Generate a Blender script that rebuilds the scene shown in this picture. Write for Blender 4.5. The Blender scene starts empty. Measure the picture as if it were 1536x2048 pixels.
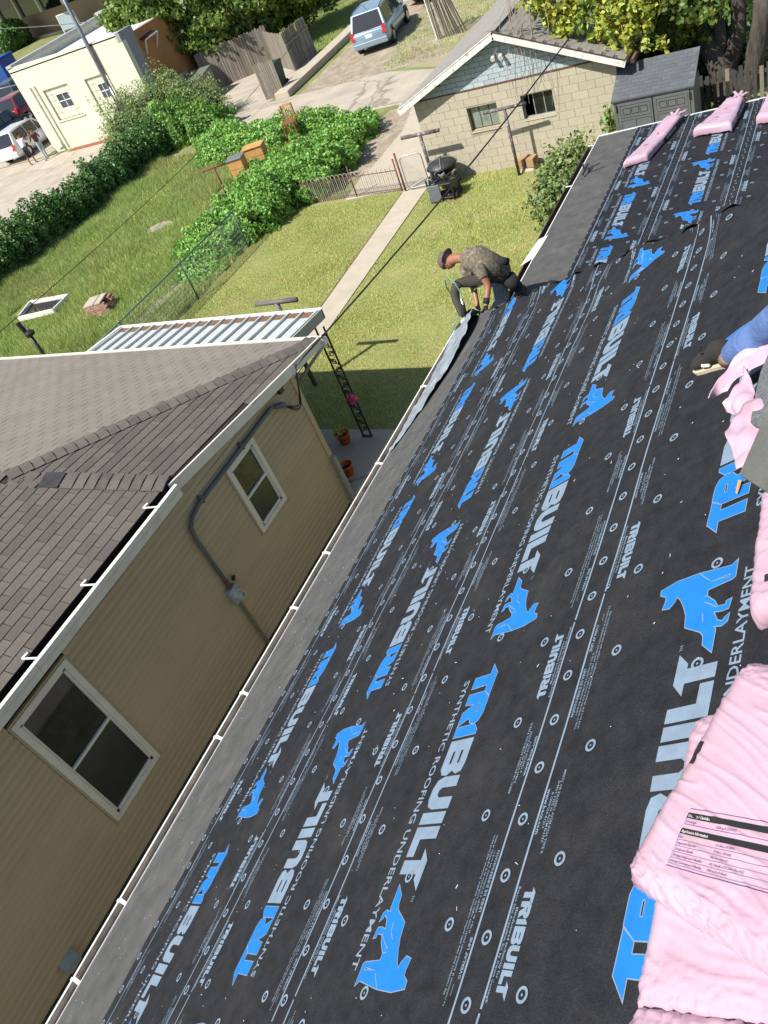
import bpy, bmesh, math, random
import numpy as np
from mathutils import Matrix, Vector, noise as mn
R = math.radians
rnd = random.Random(7); nr = np.random.RandomState(7)
# ------------------------------------------------------------------ camera, light, exposure
sc = bpy.context.scene
YAW, PITCH, ROLL, FPX, CAMH = R(-40.80721), R(39.20535), R(24.91621), 1597.5, 8.3
_f = np.array([math.sin(YAW)*math.cos(PITCH), math.cos(YAW)*math.cos(PITCH), -math.sin(PITCH)])
_r = np.array([math.cos(YAW), -math.sin(YAW), 0.0]); _d = np.cross(_f, _r)
CR = math.cos(ROLL)*_r + math.sin(ROLL)*_d; CD = -math.sin(ROLL)*_r + math.cos(ROLL)*_d
CM = np.array([CR, CD, _f]); CC = np.array([0, 0, CAMH])
cam = bpy.data.cameras.new('camera'); cam.sensor_fit = 'VERTICAL'; cam.sensor_height = 36; cam.lens = 36*FPX/2048
cam.clip_end = 600; cam.clip_start = 0.05
co = bpy.data.objects.new('camera', cam); sc.collection.objects.link(co); sc.camera = co
co.matrix_world = Matrix(((CR[0], -CD[0], -_f[0], 0), (CR[1], -CD[1], -_f[1], 0), (CR[2], -CD[2], -_f[2], CAMH), (0, 0, 0, 1)))
SUN_EL, SUN_AZ = R(50), R(60)            # light travels along +x cos60, +y sin60, down 50 degrees
ldir = Vector((math.cos(SUN_AZ)*math.cos(SUN_EL), math.sin(SUN_AZ)*math.cos(SUN_EL), -math.sin(SUN_EL)))
sl = bpy.data.lights.new('sun', 'SUN'); sl.energy = 5.0; sl.angle = R(0.55); sl.color = (1.0, 0.955, 0.88)
so = bpy.data.objects.new('sun', sl); sc.collection.objects.link(so); so.location = (-20, -30, 40)
so.rotation_euler = ldir.to_track_quat('-Z', 'Y').to_euler()
w = bpy.data.worlds.new('World'); sc.world = w; w.use_nodes = True
sky = w.node_tree.nodes.new('ShaderNodeTexSky'); sky.sky_type = 'NISHITA'; sky.sun_disc = False
sky.sun_elevation = SUN_EL; sky.sun_rotation = math.atan2(-ldir.x, -ldir.y)
w.node_tree.links.new(sky.outputs[0], w.node_tree.nodes['Background'].inputs[0]); w.node_tree.nodes['Background'].inputs[1].default_value = 0.095
vs = sc.view_settings; vs.view_transform = 'Standard'; vs.look = 'None'; vs.exposure = 0.55; vs.gamma = 1
sc.cycles.max_bounces = 5; sc.cycles.transparent_max_bounces = 8

# ------------------------------------------------------------------ helpers
def ray(px, py):
    d = CM.T @ np.array([px-768, py-1024, FPX]); return d/np.linalg.norm(d)
def P(px, py, ax, v):                     # a point of the place seen at (px,py) on the plane axis=v
    d = ray(px, py); return CC + d*((v-CC[ax])/d[ax])
def G(px, py, z=0.0): return P(px, py, 2, z)
def proj(p):
    c = CM @ (np.asarray(p)-CC); return 768+FPX*c[0]/c[2], 1024+FPX*c[1]/c[2], c[2]
def inview(p, m=60):
    x, y, z = proj(p); return z > 0 and -m < x < 1536+m and -m < y < 2048+m
coll = sc.collection
MATS = {}
def mat(name, col, rough=0.8, var=0.12, scale=8, col2=None, bump=0.0, bscale=60, metal=0.0, rand=0.0, spec=0.5, stain=None, stain_scale=1.5, stain_amt=0.5, detail=6, attr=False, transl=0.0, stretch=None, cracks=0, grain=0.0, gscale=250, coat=0.0, emis=None):
    if name in MATS: return MATS[name]
    m = bpy.data.materials.new(name); m.use_nodes = True; nt = m.node_tree; N = nt.nodes; L = nt.links
    b = N['Principled BSDF']; b.inputs['Roughness'].default_value = rough; b.inputs['Metallic'].default_value = metal
    b.inputs['Specular IOR Level'].default_value = spec
    if coat: b.inputs['Coat Weight'].default_value = coat; b.inputs['Coat Roughness'].default_value = 0.05
    tc = N.new('ShaderNodeTexCoord'); mp = N.new('ShaderNodeMapping')
    L.new(tc.outputs['Object'], mp.inputs[0])
    if stretch: mp.inputs['Scale'].default_value = stretch
    def noi(s, d=6, src=None, ro=0.6):
        n = N.new('ShaderNodeTexNoise'); n.inputs['Scale'].default_value = s; n.inputs['Detail'].default_value = d; n.inputs['Roughness'].default_value = ro
        L.new((src or mp).outputs[0], n.inputs['Vector']); return n
    def mix(fac, a, c, typ='MIX'):
        x = N.new('ShaderNodeMix'); x.data_type = 'RGBA'; x.blend_type = typ
        for soc, val in ((x.inputs[0], fac), (x.inputs[6], a), (x.inputs[7], c)):
            if hasattr(val, 'links') or hasattr(val, 'is_linked'): L.new(val, soc)
            elif isinstance(val, (int, float)): soc.default_value = val
            else: soc.default_value = (*val, 1)
        return x.outputs[2]
    def ramp(out, lo, hi):
        r = N.new('ShaderNodeMapRange'); r.inputs[1].default_value = lo; r.inputs[2].default_value = hi; L.new(out, r.inputs[0]); return r.outputs[0]
    c2 = col2 if col2 else tuple(max(0, x*(1-2.2*var)) for x in col); c1 = col if col2 else tuple(x*(1+var) for x in col)
    n1 = noi(scale, detail)
    cur = mix(ramp(n1.outputs[0], 0.3, 0.7), c2, c1)
    if stain:
        n2 = noi(stain_scale, 8); cur = mix(ramp(n2.outputs[0], 0.52, 0.72), cur, mix(stain_amt, cur, stain))
    if cracks:
        vo = N.new('ShaderNodeTexVoronoi'); vo.feature = 'DISTANCE_TO_EDGE'; vo.inputs['Scale'].default_value = cracks
        nz = noi(1.7, 6); av = N.new('ShaderNodeMixRGB'); av.inputs[0].default_value = 0.35; L.new(mp.outputs[0], av.inputs[1]); L.new(nz.outputs['Color'], av.inputs[2]); L.new(av.outputs[0], vo.inputs['Vector'])
        cr_ = N.new('ShaderNodeMapRange'); L.new(vo.outputs['Distance'], cr_.inputs[0]); cr_.inputs[1].default_value = 0.0; cr_.inputs[2].default_value = 0.012; cr_.inputs[3].default_value = 0.75; cr_.inputs[4].default_value = 0.0
        cur = mix(cr_.outputs[0], cur, (0.13, 0.12, 0.08))
    if attr:
        at = N.new('ShaderNodeAttribute'); at.attribute_name = 'Col'; cur = mix(1.0, cur, at.outputs['Color'], 'MULTIPLY')
    if rand:
        oi = N.new('ShaderNodeObjectInfo'); rr = N.new('ShaderNodeMapRange'); L.new(oi.outputs['Random'], rr.inputs[0])
        rr.inputs[3].default_value = 1-rand; rr.inputs[4].default_value = 1+rand
        cx = N.new('ShaderNodeCombineColor')
        for k in range(3): L.new(rr.outputs[0], cx.inputs[k])
        cur = mix(1.0, cur, cx.outputs[0], 'MULTIPLY')
    if grain:
        ng = noi(gscale, 3, ro=0.8); gr = N.new('ShaderNodeMapRange'); L.new(ng.outputs[0], gr.inputs[0])
        gr.inputs[1].default_value = 0.25; gr.inputs[2].default_value = 0.75; gr.inputs[3].default_value = 1-grain; gr.inputs[4].default_value = 1+grain
        cx = N.new('ShaderNodeCombineColor')
        for k in range(3): L.new(gr.outputs[0], cx.inputs[k])
        cur = mix(1.0, cur, cx.outputs[0], 'MULTIPLY')
    L.new(cur, b.inputs['Base Color'])
    if bump:
        nb = noi(bscale, 5); bp = N.new('ShaderNodeBump'); bp.inputs['Strength'].default_value = min(1, bump); bp.inputs['Distance'].default_value = 0.02*bump if bscale > 30 else 0.05*bump
        L.new(nb.outputs[0], bp.inputs['Height']); L.new(bp.outputs[0], b.inputs['Normal'])
    if transl:
        tr = N.new('ShaderNodeBsdfTranslucent'); L.new(cur, tr.inputs[0]); ms = N.new('ShaderNodeMixShader'); ms.inputs[0].default_value = transl
        L.new(b.outputs[0], ms.inputs[1]); L.new(tr.outputs[0], ms.inputs[2]); L.new(ms.outputs[0], N['Material Output'].inputs[0])
    if emis: b.inputs['Emission Color'].default_value = (*emis, 1); b.inputs['Emission Strength'].default_value = 1
    MATS[name] = m; return m
class MB:
    def __init__(s): s.v = []; s.f = []; s.m = []
    def add(s, V, F, mi=0):
        k = len(s.v); s.v += [tuple(map(float, p)) for p in V]; s.f += [tuple(i+k for i in f) for f in F]; s.m += [mi]*len(F); return s
    def box(s, a, b, mi=0):
        x0, y0, z0 = [min(a[i], b[i]) for i in range(3)]; x1, y1, z1 = [max(a[i], b[i]) for i in range(3)]
        return s.add([(x0,y0,z0),(x1,y0,z0),(x1,y1,z0),(x0,y1,z0),(x0,y0,z1),(x1,y0,z1),(x1,y1,z1),(x0,y1,z1)], [(3,2,1,0),(4,5,6,7),(0,1,5,4),(1,2,6,5),(2,3,7,6),(3,0,4,7)], mi)
    def bar(s, a, b, w, h, up=(0,0,1), mi=0):
        a = Vector(a); b = Vector(b); d = (b-a).normalized(); upv = Vector(up)
        if abs(d.dot(upv)) > 0.98: upv = Vector((1, 0, 0))
        sx = d.cross(upv).normalized()*w/2; sy = sx.cross(d).normalized()*h/2
        V = [a-sx-sy, a+sx-sy, a+sx+sy, a-sx+sy, b-sx-sy, b+sx-sy, b+sx+sy, b-sx+sy]
        return s.add(V, [(0,1,2,3),(7,6,5,4),(0,4,5,1),(1,5,6,2),(2,6,7,3),(3,7,4,0)], mi)
    def tube(s, pts, rad, n=8, mi=0, caps=True):
        pts = [Vector(p) for p in pts]; rad = rad if isinstance(rad, (list, tuple)) else [rad]*len(pts)
        V = []; F = []; pv = None
        for i, p in enumerate(pts):
            t = (pts[min(i+1, len(pts)-1)]-pts[max(i-1, 0)]).normalized()
            if pv is None: pv = t.orthogonal().normalized()
            pv = (pv-t*pv.dot(t)).normalized(); q = t.cross(pv)
            for k in range(n):
                a = 2*math.pi*k/n; V.append(p+(pv*math.cos(a)+q*math.sin(a))*rad[i])
        for i in range(len(pts)-1):
            for k in range(n): F.append((i*n+k, i*n+(k+1) % n, (i+1)*n+(k+1) % n, (i+1)*n+k))
        if caps: F.append(tuple(reversed(range(n)))); F.append(tuple((len(pts)-1)*n+k for k in range(n)))
        return s.add(V, F, mi)
    def lathe(s, c, prof, n=20, mi=0):       # prof: (r,z)
        V = []; F = []
        for r, z in prof:
            for k in range(n): a = 2*math.pi*k/n; V.append((c[0]+r*math.cos(a), c[1]+r*math.sin(a), c[2]+z))
        for i in range(len(prof)-1):
            for k in range(n): F.append((i*n+k, i*n+(k+1) % n, (i+1)*n+(k+1) % n, (i+1)*n+k))
        F.append(tuple(reversed(range(n)))); F.append(tuple((len(prof)-1)*n+k for k in range(n)))
        return s.add(V, F, mi)
    def prism(s, pts, z0, z1, mi=0):
        n = len(pts); V = [(p[0], p[1], z0) for p in pts]+[(p[0], p[1], z1) for p in pts]
        return s.add(V, [tuple(reversed(range(n))), tuple(range(n, 2*n))]+[(i, (i+1) % n, n+(i+1) % n, n+i) for i in range(n)], mi)
    def extr(s, pts, vec, mi=0):             # planar polygon swept along vec
        n = len(pts); v = Vector(vec); V = [Vector(p) for p in pts]; V += [p+v for p in V[:n]]
        return s.add(V, [tuple(reversed(range(n))), tuple(range(n, 2*n))]+[(i, (i+1) % n, n+(i+1) % n, n+i) for i in range(n)], mi)
    def mesh(s, name, mats, smooth=False):
        me = bpy.data.meshes.new(name); me.from_pydata(s.v, [], s.f)
        for m in (mats if isinstance(mats, (list, tuple)) else [mats]): me.materials.append(m)
        if any(s.m): me.polygons.foreach_set('material_index', s.m)
        if smooth: me.polygons.foreach_set('use_smooth', [True]*len(s.f))
        me.update(); return me
def link(name, me, parent=None, kind=None):
    o = bpy.data.objects.new(name, me); coll.objects.link(o)
    if parent: o.parent = parent; o.matrix_parent_inverse = Matrix.Translation(parent.location).inverted()
    if kind: o['kind'] = kind
    return o
def obj(name, mb, mats, parent=None, smooth=False, bevel=0, kind=None, fix=False):
    me = mb.mesh(name, mats, smooth)
    if bevel or fix:
        bm = bmesh.new(); bm.from_mesh(me); bmesh.ops.recalc_face_normals(bm, faces=bm.faces)
        if bevel: bmesh.ops.bevel(bm, geom=[e for e in bm.edges if e.calc_face_angle(0) > 0.5], offset=bevel, segments=1, affect='EDGES')
        bm.to_mesh(me); bm.free()
    return link(name, me, parent, kind)
def tag(o, label, cat, group=None):
    o['label'] = label; o['category'] = cat
    if group: o['group'] = group
    return o
def thing(name, label, cat, loc=(0,0,0), group=None):
    o = bpy.data.objects.new(name, None); coll.objects.link(o); o.location = Vector([float(x) for x in loc]); o.empty_display_size = 0.1
    return tag(o, label, cat, group)
def copy_tree(o, parent=None):
    c = o.copy(); coll.objects.link(c); c.parent = parent
    for ch in o.children: copy_tree(ch, c)
    return c
def np_mesh(name, V, F, mats, parent=None, kind=None, cols=None, mi=None, smooth=False):
    """V (n,3) array, F (m,3|4) array: a mesh built straight from arrays"""
    me = bpy.data.meshes.new(name); V = np.asarray(V, dtype=np.float32); F = np.asarray(F, dtype=np.int32); k = F.shape[1]
    me.vertices.add(len(V)); me.vertices.foreach_set('co', V.ravel())
    me.loops.add(F.size); me.loops.foreach_set('vertex_index', F.ravel())
    me.polygons.add(len(F)); me.polygons.foreach_set('loop_start', np.arange(0, F.size, k, dtype=np.int32)); me.polygons.foreach_set('loop_total', np.full(len(F), k, dtype=np.int32))
    if mi is not None: me.polygons.foreach_set('material_index', np.asarray(mi, dtype=np.int32))
    me.polygons.foreach_set('use_smooth', np.full(len(F), smooth))
    me.update(calc_edges=True); me.validate()
    for m in (mats if isinstance(mats, (list, tuple)) else [mats]): me.materials.append(m)
    if cols is not None:
        a = me.color_attributes.new('Col', 'FLOAT_COLOR', 'POINT'); cc = np.ones((len(V), 4), dtype=np.float32); cc[:, :3] = cols; a.data.foreach_set('color', cc.ravel())
    return link(name, me, parent, kind)
def pieces(name, me, mats4, parent, limit=290, mset=None):
    """alike pieces: those that show largest are parts of their own, the rest one joined part"""
    ms = sorted(mats4, key=lambda M: (0 if inview(M.translation, 30) else 1, (Vector(CC)-M.translation).length))
    n = 0
    vis = [M for M in ms if inview(M.translation, 30)]
    for M in vis[:limit]:
        o = bpy.data.objects.new(name, me); coll.objects.link(o); o.parent = parent
        o.matrix_parent_inverse = Matrix.Translation(parent.location).inverted(); o.matrix_basis = M; n += 1
    rest = vis[limit:]+[M for M in ms if not inview(M.translation, 30)]
    if rest:
        nv = len(me.vertices); V = np.empty(nv*3, dtype=np.float32); me.vertices.foreach_get('co', V); V = V.reshape(-1, 3)
        VV = []; FF = []; fs = [tuple(p.vertices) for p in me.polygons]; 
        tri = []
        for f in fs: tri += [(f[0], f[i], f[i+1]) for i in range(1, len(f)-1)]
        tri = np.array(tri)
        cols = []
        for i, M in enumerate(rest):
            A = np.array(M); VV.append(V@A[:3, :3].T+A[:3, 3]); FF.append(tri+i*nv)
            g = 1+0.14*(rnd.random()*2-1); cols.append(np.full((nv, 3), g))
        nm = {'shingle': 'shingle_field', 'concrete_block': 'block_field', 'gable_shingle': 'gable_shingle_field'}.get(name, name+'_field')
        np_mesh(nm, np.concatenate(VV), np.concatenate(FF), [m for m in me.materials], parent, 'stuff')
    return n
def frame_m(o, x, y, z):
    """4x4 from origin and three axis vectors"""
    return Matrix(((x[0], y[0], z[0], o[0]), (x[1], y[1], z[1], o[1]), (x[2], y[2], z[2], o[2]), (0, 0, 0, 1)))
def leafcloud(name, pts, nrm, size, material, parent=None, kind=None, tone=(0.7, 1.25), aspect=1.6, jitter=0.8, hue=0.12):
    """one small bent leaf face pair at each point"""
    n = len(pts); pts = np.asarray(pts); nrm = np.asarray(nrm)
    nn = nrm+nr.normal(0, jitter, (n, 3)); nn /= np.linalg.norm(nn, axis=1)[:, None]+1e-9
    t = np.cross(nn, nr.normal(0, 1, (n, 3))); t /= np.linalg.norm(t, axis=1)[:, None]+1e-9; b = np.cross(nn, t)
    s = size*(0.6+0.8*nr.rand(n))[:, None]
    V = np.stack([pts-t*s*aspect/2, pts+b*s/2-nn*s*0.12, pts+t*s*aspect/2-nn*s*0.25, pts-b*s/2-nn*s*0.12], 1).reshape(-1, 3)
    F = np.arange(4*n).reshape(-1, 4)
    g = (tone[0]+(tone[1]-tone[0])*nr.rand(n)); hu = nr.normal(0, hue, n)
    c = np.stack([g*(1+hu), g, g*(1-hu*0.6)], 1).clip(0, 3); cols = np.repeat(c, 4, 0)
    return np_mesh(name, V, F, material, parent, kind, cols)
def blob_points(blobs, n, shell=0.35, noise_amp=0.18, noise_s=1.3):
    """points near the surface of lumpy ellipsoids"""
    vol = np.array([b[1][0]*b[1][1]+b[1][1]*b[1][2]+b[1][0]*b[1][2] for b in blobs]); idx = nr.choice(len(blobs), n, p=vol/vol.sum())
    C = np.array([b[0] for b in blobs], float)[idx]; Rr = np.array([b[1] for b in blobs], float)[idx]
    d = nr.normal(0, 1, (n, 3)); d /= np.linalg.norm(d, axis=1)[:, None]
    q = C*noise_s*0.7+d*2.2
    a = np.sin(q[:, 0]*2.1+1.3)*np.cos(q[:, 1]*2.7+.4)+np.sin(q[:, 2]*3.1+q[:, 0]*1.7)*0.7+np.cos(q[:, 1]*5.3+q[:, 2]*4.1)*0.5
    r = (1+noise_amp*a)*(1-shell*nr.rand(n)**1.5)
    return C+d*Rr*r[:, None], d
exec_parts = []
# ------------------------------------------------------------------ roof frames
S36 = R(36); U_N = Vector((math.cos(S36), 0, math.sin(S36))); V_N = Vector((0, 1, 0)); N_N = Vector((-math.sin(S36), 0, math.cos(S36))); O_N = Vector((-4.98, 0, 2.7))
SF = R(2.7); U_F = Vector((math.cos(SF), 0, math.sin(SF))); N_F = Vector((-math.sin(SF), 0, math.cos(SF))); O_F = Vector((-4.31, 0, 2.7))
def RN(u, v, h=0.0): return O_N+U_N*u+V_N*v+N_N*h
def RF(u, v, h=0.0): return O_F+U_F*u+V_N*v+N_F*h
def PLN(px, py, h=0.0):
    o = O_N+N_N*h; n = np.array(N_N); d = ray(px, py); t = n@(np.array(o)-CC)/(n@d); p = CC+t*d-np.array(o); return float(p@np.array(U_N)), float(p[1])
def PLF(px, py, h=0.0):
    o = O_F+N_F*h; n = np.array(N_F); d = ray(px, py); t = n@(np.array(o)-CC)/(n@d); p = CC+t*d-np.array(o); return float(p@np.array(U_F)), float(p[1])
def hipv(u): return 8.49-0.73*(u-0.47)
# ------------------------------------------------------------------ materials
asphalt_fabric = mat('underlayment', (0.0185, 0.019, 0.0225), 0.7, 0.2, 14.0, bump=0.35, bscale=160, grain=0.55, gscale=150, stain=(0.045, 0.042, 0.04), stain_scale=2.3, stain_amt=0.4, spec=0.22)
mem_m = mat('membrane_grey', (0.088, 0.088, 0.086), 0.9, 0.12, 6.0, grain=0.5, gscale=170, stain=(0.13, 0.124, 0.11), stain_scale=3.5, stain_amt=0.6, bump=0.4, bscale=180, spec=.2)
ink_blue = mat('ink_blue', (0.010, 0.160, 0.50), 0.6, 0.06, 12, grain=0.08, gscale=300, spec=0.3)
ink_pale = mat('ink_pale', (0.185, 0.25, 0.325), 0.6, 0.07, 14, grain=0.12, gscale=300, spec=0.3)
white_m = mat('white_paint', (0.74, 0.74, 0.70), 0.5, 0.05, 5, stain=(0.45, 0.42, 0.36), stain_scale=3, stain_amt=0.35)
cream_m = mat('cream_trim', (0.72, 0.70, 0.58), 0.45, 0.04, 5, stain=(0.5, 0.46, 0.36), stain_scale=4, stain_amt=0.3)
siding_m = mat('tan_siding', (0.47, 0.37, 0.215), 0.55, 0.03, 1.2, stain=(0.44, 0.36, 0.21), stain_scale=0.9, stain_amt=0.35, rand=0.035)
gut_m = mat('gutter_brown', (0.07, 0.04, 0.032), 0.45, 0.1, 6)
gutpatina = mat('gutter_patina', (0.50, 0.45, 0.39), 0.5, 0.15, 7, stain=(0.16, 0.12, 0.09), stain_scale=4, stain_amt=0.8)
debris_m = mat('gutter_debris', (0.022, 0.017, 0.016), 0.95, 0.4, 60, bump=0.8, bscale=80)
black_m = mat('black_metal', (0.018, 0.017, 0.019), 0.45, 0.2, 10)
dark_m = mat('dark_interior', (0.01, 0.011, 0.012), 0.9, 0.2, 3)
glass_m = mat('window_glass', (0.014, 0.018, 0.018), 0.04, 0.5, 2.5, spec=0.55, stain=(0.05,0.055,0.05), stain_scale=1.6, stain_amt=.8)  # broad paler patches mixed into the pane colour
screen_m = mat('window_screen', (0.06, 0.06, 0.055), 0.6, 0.1, 5)
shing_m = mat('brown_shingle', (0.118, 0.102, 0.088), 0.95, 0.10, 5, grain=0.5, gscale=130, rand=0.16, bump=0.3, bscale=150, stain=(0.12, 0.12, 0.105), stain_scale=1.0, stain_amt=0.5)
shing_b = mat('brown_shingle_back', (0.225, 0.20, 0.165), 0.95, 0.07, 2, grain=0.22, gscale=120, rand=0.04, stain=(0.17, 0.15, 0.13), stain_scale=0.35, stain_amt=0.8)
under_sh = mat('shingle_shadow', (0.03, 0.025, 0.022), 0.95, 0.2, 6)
block_m = mat('tan_block', (0.42, 0.375, 0.28), 0.88, 0.05, 3, grain=0.14, gscale=90, rand=0.05, bump=0.3, bscale=90, stain=(0.38, 0.32, 0.21), stain_scale=2.2, stain_amt=0.35)
mortar_m = mat('mortar', (0.33, 0.295, 0.22), 0.95, 0.1, 6)
gable_m = mat('pale_blue_shingle', (0.36, 0.42, 0.44), 0.85, 0.06, 5, rand=0.09, grain=0.12, gscale=80, stain=(0.28, 0.32, 0.34), stain_scale=2, stain_amt=0.5)
gable_gap = mat('gable_gap', (0.10, 0.12, 0.13), 0.9, 0.1, 5)
peel_m = mat('peeling_white', (0.68, 0.66, 0.62), 0.7, 0.08, 6, stain=(0.20, 0.16, 0.13), stain_scale=7, stain_amt=0.8)
groof_m = mat('garage_shingle', (0.255, 0.235, 0.215), 0.95, 0.08, 3, grain=0.2, gscale=80, attr=False, rand=0.08, stain=(0.2, 0.19, 0.18), stain_scale=0.8, stain_amt=0.5)
conc_m = mat('concrete', (0.42, 0.365, 0.29), 0.9, 0.09, 0.9, grain=0.16, gscale=40, bump=0.4, bscale=20, stain=(0.25, 0.225, 0.19), stain_scale=0.5, stain_amt=0.65, cracks=0.32)
walk_m = mat('walk_concrete', (0.44, 0.385, 0.30), 0.9, 0.06, 3, grain=0.12, gscale=60, bump=0.3, bscale=50, stain=(0.32, 0.28, 0.2), stain_scale=1.5, stain_amt=0.45)
asph_m = mat('asphalt', (0.17, 0.165, 0.165), 0.9, 0.1, 2, grain=0.2, gscale=60)
dirt_m = mat('dirt', (0.38, 0.31, 0.235), 0.95, 0.12, 1.8, col2=(0.22, 0.18, 0.12), grain=0.25, gscale=25, bump=0.9, bscale=9, stain=(0.46, 0.40, 0.32), stain_scale=1.4, stain_amt=0.8, cracks=0.9)
soil_m = mat('bare_soil', (0.16, 0.10, 0.06), 0.95, 0.2, 6, grain=0.3, gscale=60)
lawn_m = mat('lawn_soil', (0.28, 0.27, 0.10), 0.95, 0.15, 1.0, col2=(0.20, 0.22, 0.07), grain=0.35, gscale=40, stain=(0.30, 0.24, 0.12), stain_scale=0.8, stain_amt=0.5, bump=0.5, bscale=60)
yard_m = mat('yard_soil', (0.20, 0.23, 0.07), 0.95, 0.2, 0.6, grain=0.3, gscale=30, stain=(0.25, 0.2, 0.11), stain_scale=0.4, stain_amt=0.5)
grass_m = mat('grass_blade', (0.57, 0.61, 0.23), 0.6, 0.1, 0.7, col2=(0.42, 0.48, 0.135), attr=True, transl=0.3, stain=(0.60, 0.50, 0.26), stain_scale=0.9, stain_amt=0.55)
tall_m = mat('tall_grass', (0.46, 0.52, 0.17), 0.6, 0.1, 0.4, col2=(0.30, 0.42, 0.11), attr=True, transl=0.3, stain=(0.42, 0.34, 0.18), stain_scale=0.25, stain_amt=0.6)
vine_m = mat('vine_leaf', (0.28, 0.50, 0.10), 0.5, 0.1, 1.0, col2=(0.17, 0.36, 0.065), attr=True, transl=0.25)
hedge_m = mat('hedge_leaf', (0.13, 0.26, 0.06), 0.5, 0.1, 1.0, col2=(0.07, 0.16, 0.038), attr=True, transl=0.2)
bush_m = mat('bush_leaf', (0.30, 0.38, 0.13), 0.6, 0.1, 1.0, col2=(0.18, 0.27, 0.08), attr=True, transl=0.25)
tree_m = mat('tree_leaf', (0.24, 0.32, 0.055), 0.5, 0.1, 0.6, col2=(0.09, 0.17, 0.035), attr=True, transl=0.3)
yel_m = mat('yellow_leaf', (0.60, 0.56, 0.07), 0.5, 0.1, 2.2, col2=(0.26, 0.38, 0.08), attr=True, transl=0.3)
bark_m = mat('bark', (0.075, 0.062, 0.052), 0.95, 0.25, 8, bump=1.0, bscale=14, stretch=(1, 1, 0.25), stain=(0.15, 0.135, 0.115), stain_scale=6, stain_amt=0.5)
core_m = mat('dark_core', (0.03, 0.045, 0.015), 0.95, 0.2, 4)  # near-black filler inside foliage; the inner shade is put into this colour
wood_m = mat('weathered_wood', (0.22, 0.19, 0.155), 0.9, 0.15, 3, stretch=(1, 1, 0.15), rand=0.2, bump=0.4, bscale=30)
oak_m = mat('honey_wood', (0.55, 0.30, 0.10), 0.6, 0.12, 5, stretch=(1, 1, 0.2))
rust_m = mat('rusty_steel', (0.17, 0.06, 0.04), 0.85, 0.2, 12)
pole_m = mat('painted_pipe', (0.10, 0.075, 0.085), 0.6, 0.15, 6, stain=(0.5, 0.48, 0.46), stain_scale=11, stain_amt=0.8)
galv_m = mat('galvanised', (0.38, 0.40, 0.40), 0.45, 0.1, 8, metal=0.4)
gfence_m = mat('green_fence_wire', (0.10, 0.15, 0.13), 0.5, 0.1, 8)
metalroof_m = mat('patio_roof_metal', (0.52, 0.54, 0.52), 0.5, 0.05, 3, stain=(0.34, 0.33, 0.30), stain_scale=3, stain_amt=0.5)
rib_m = mat('patio_roof_rib', (0.52, 0.54, 0.52), 0.5, 0.05, 3)
leaf_litter = mat('leaf_litter', (0.20, 0.12, 0.07), 0.95, 0.3, 40, bump=0.8, bscale=60)
resin_m = mat('resin_shed', (0.115, 0.12, 0.122), 0.6, 0.06, 4, bump=0.15, bscale=80)
resinroof = mat('resin_roof', (0.10, 0.112, 0.122), 0.6, 0.08, 3, rand=0.1, stain=(0.17, 0.18, 0.18), stain_scale=3, stain_amt=0.5)
pink_m = mat('pink_wrap', (0.53, 0.34, 0.42), 0.25, 0.05, 2.5, stain=(0.54, 0.43, 0.515), stain_scale=3.2, stain_amt=0.9, spec=0.6, coat=0.3, bump=0.10, bscale=55, transl=0.05)  # the paler patches are whiter highlights put into the film's colour
mag_m = mat('magenta_print', (0.55, 0.02, 0.16), 0.4, 0.1, 10)
purp_m = mat('purple_print', (0.10, 0.045, 0.19), 0.5, 0.1, 10)
gran_m = mat('granules', (0.15, 0.16, 0.165), 0.95, 0.2, 60, grain=1.0, gscale=330, bump=0.6, bscale=300)
gran2_m = mat('shingle_back_grey', (0.115, 0.115, 0.105), 0.9, 0.12, 9, grain=0.3, gscale=220, bump=0.3, bscale=200)
skin_m = mat('skin', (0.30, 0.135, 0.075), 0.5, 0.06, 8)
skin2_m = mat('skin_light', (0.52, 0.31, 0.22), 0.5, 0.06, 8)
def flat(name, c, rough=0.6, **k): return mat(name, c, rough, 0.06, 6, **k)
camo_m = mat('camouflage_cloth', (0.21, 0.17, 0.12), 0.9, 0.1, 26, col2=(0.045, 0.05, 0.038), stain=(0.36, 0.27, 0.20), stain_scale=17, stain_amt=0.9, bump=0.4, bscale=25)
trouser_m = flat('charcoal_cloth', (0.052, 0.043, 0.036), 0.9, bump=0.5, bscale=22)
capm = flat('plum_cloth', (0.115, 0.082, 0.09), 0.9)
glove_m = flat('black_knit', (0.014, 0.014, 0.016), 0.9)
denim_m = mat('denim', (0.09, 0.16, 0.36), 0.9, 0.12, 14, grain=0.15, gscale=200, bump=0.5, bscale=18)
shoe_m = flat('black_suede', (0.022, 0.019, 0.017), 0.95, bump=0.3, bscale=120)
sole_m = flat('cream_rubber', (0.50, 0.44, 0.33), 0.7)
tyre_m = flat('tyre', (0.02, 0.02, 0.02), 0.85); rim_m = mat('alloy', (0.5, 0.5, 0.5), 0.3, 0.05, 5, metal=0.8)
lamp_m = flat('red_lens', (0.45, 0.02, 0.02), 0.2); plate_m = flat('plate', (0.6, 0.58, 0.6), 0.4)
carglass = mat('car_glass', (0.012, 0.014, 0.018), 0.04, 0.1, 3, spec=0.9)
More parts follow.
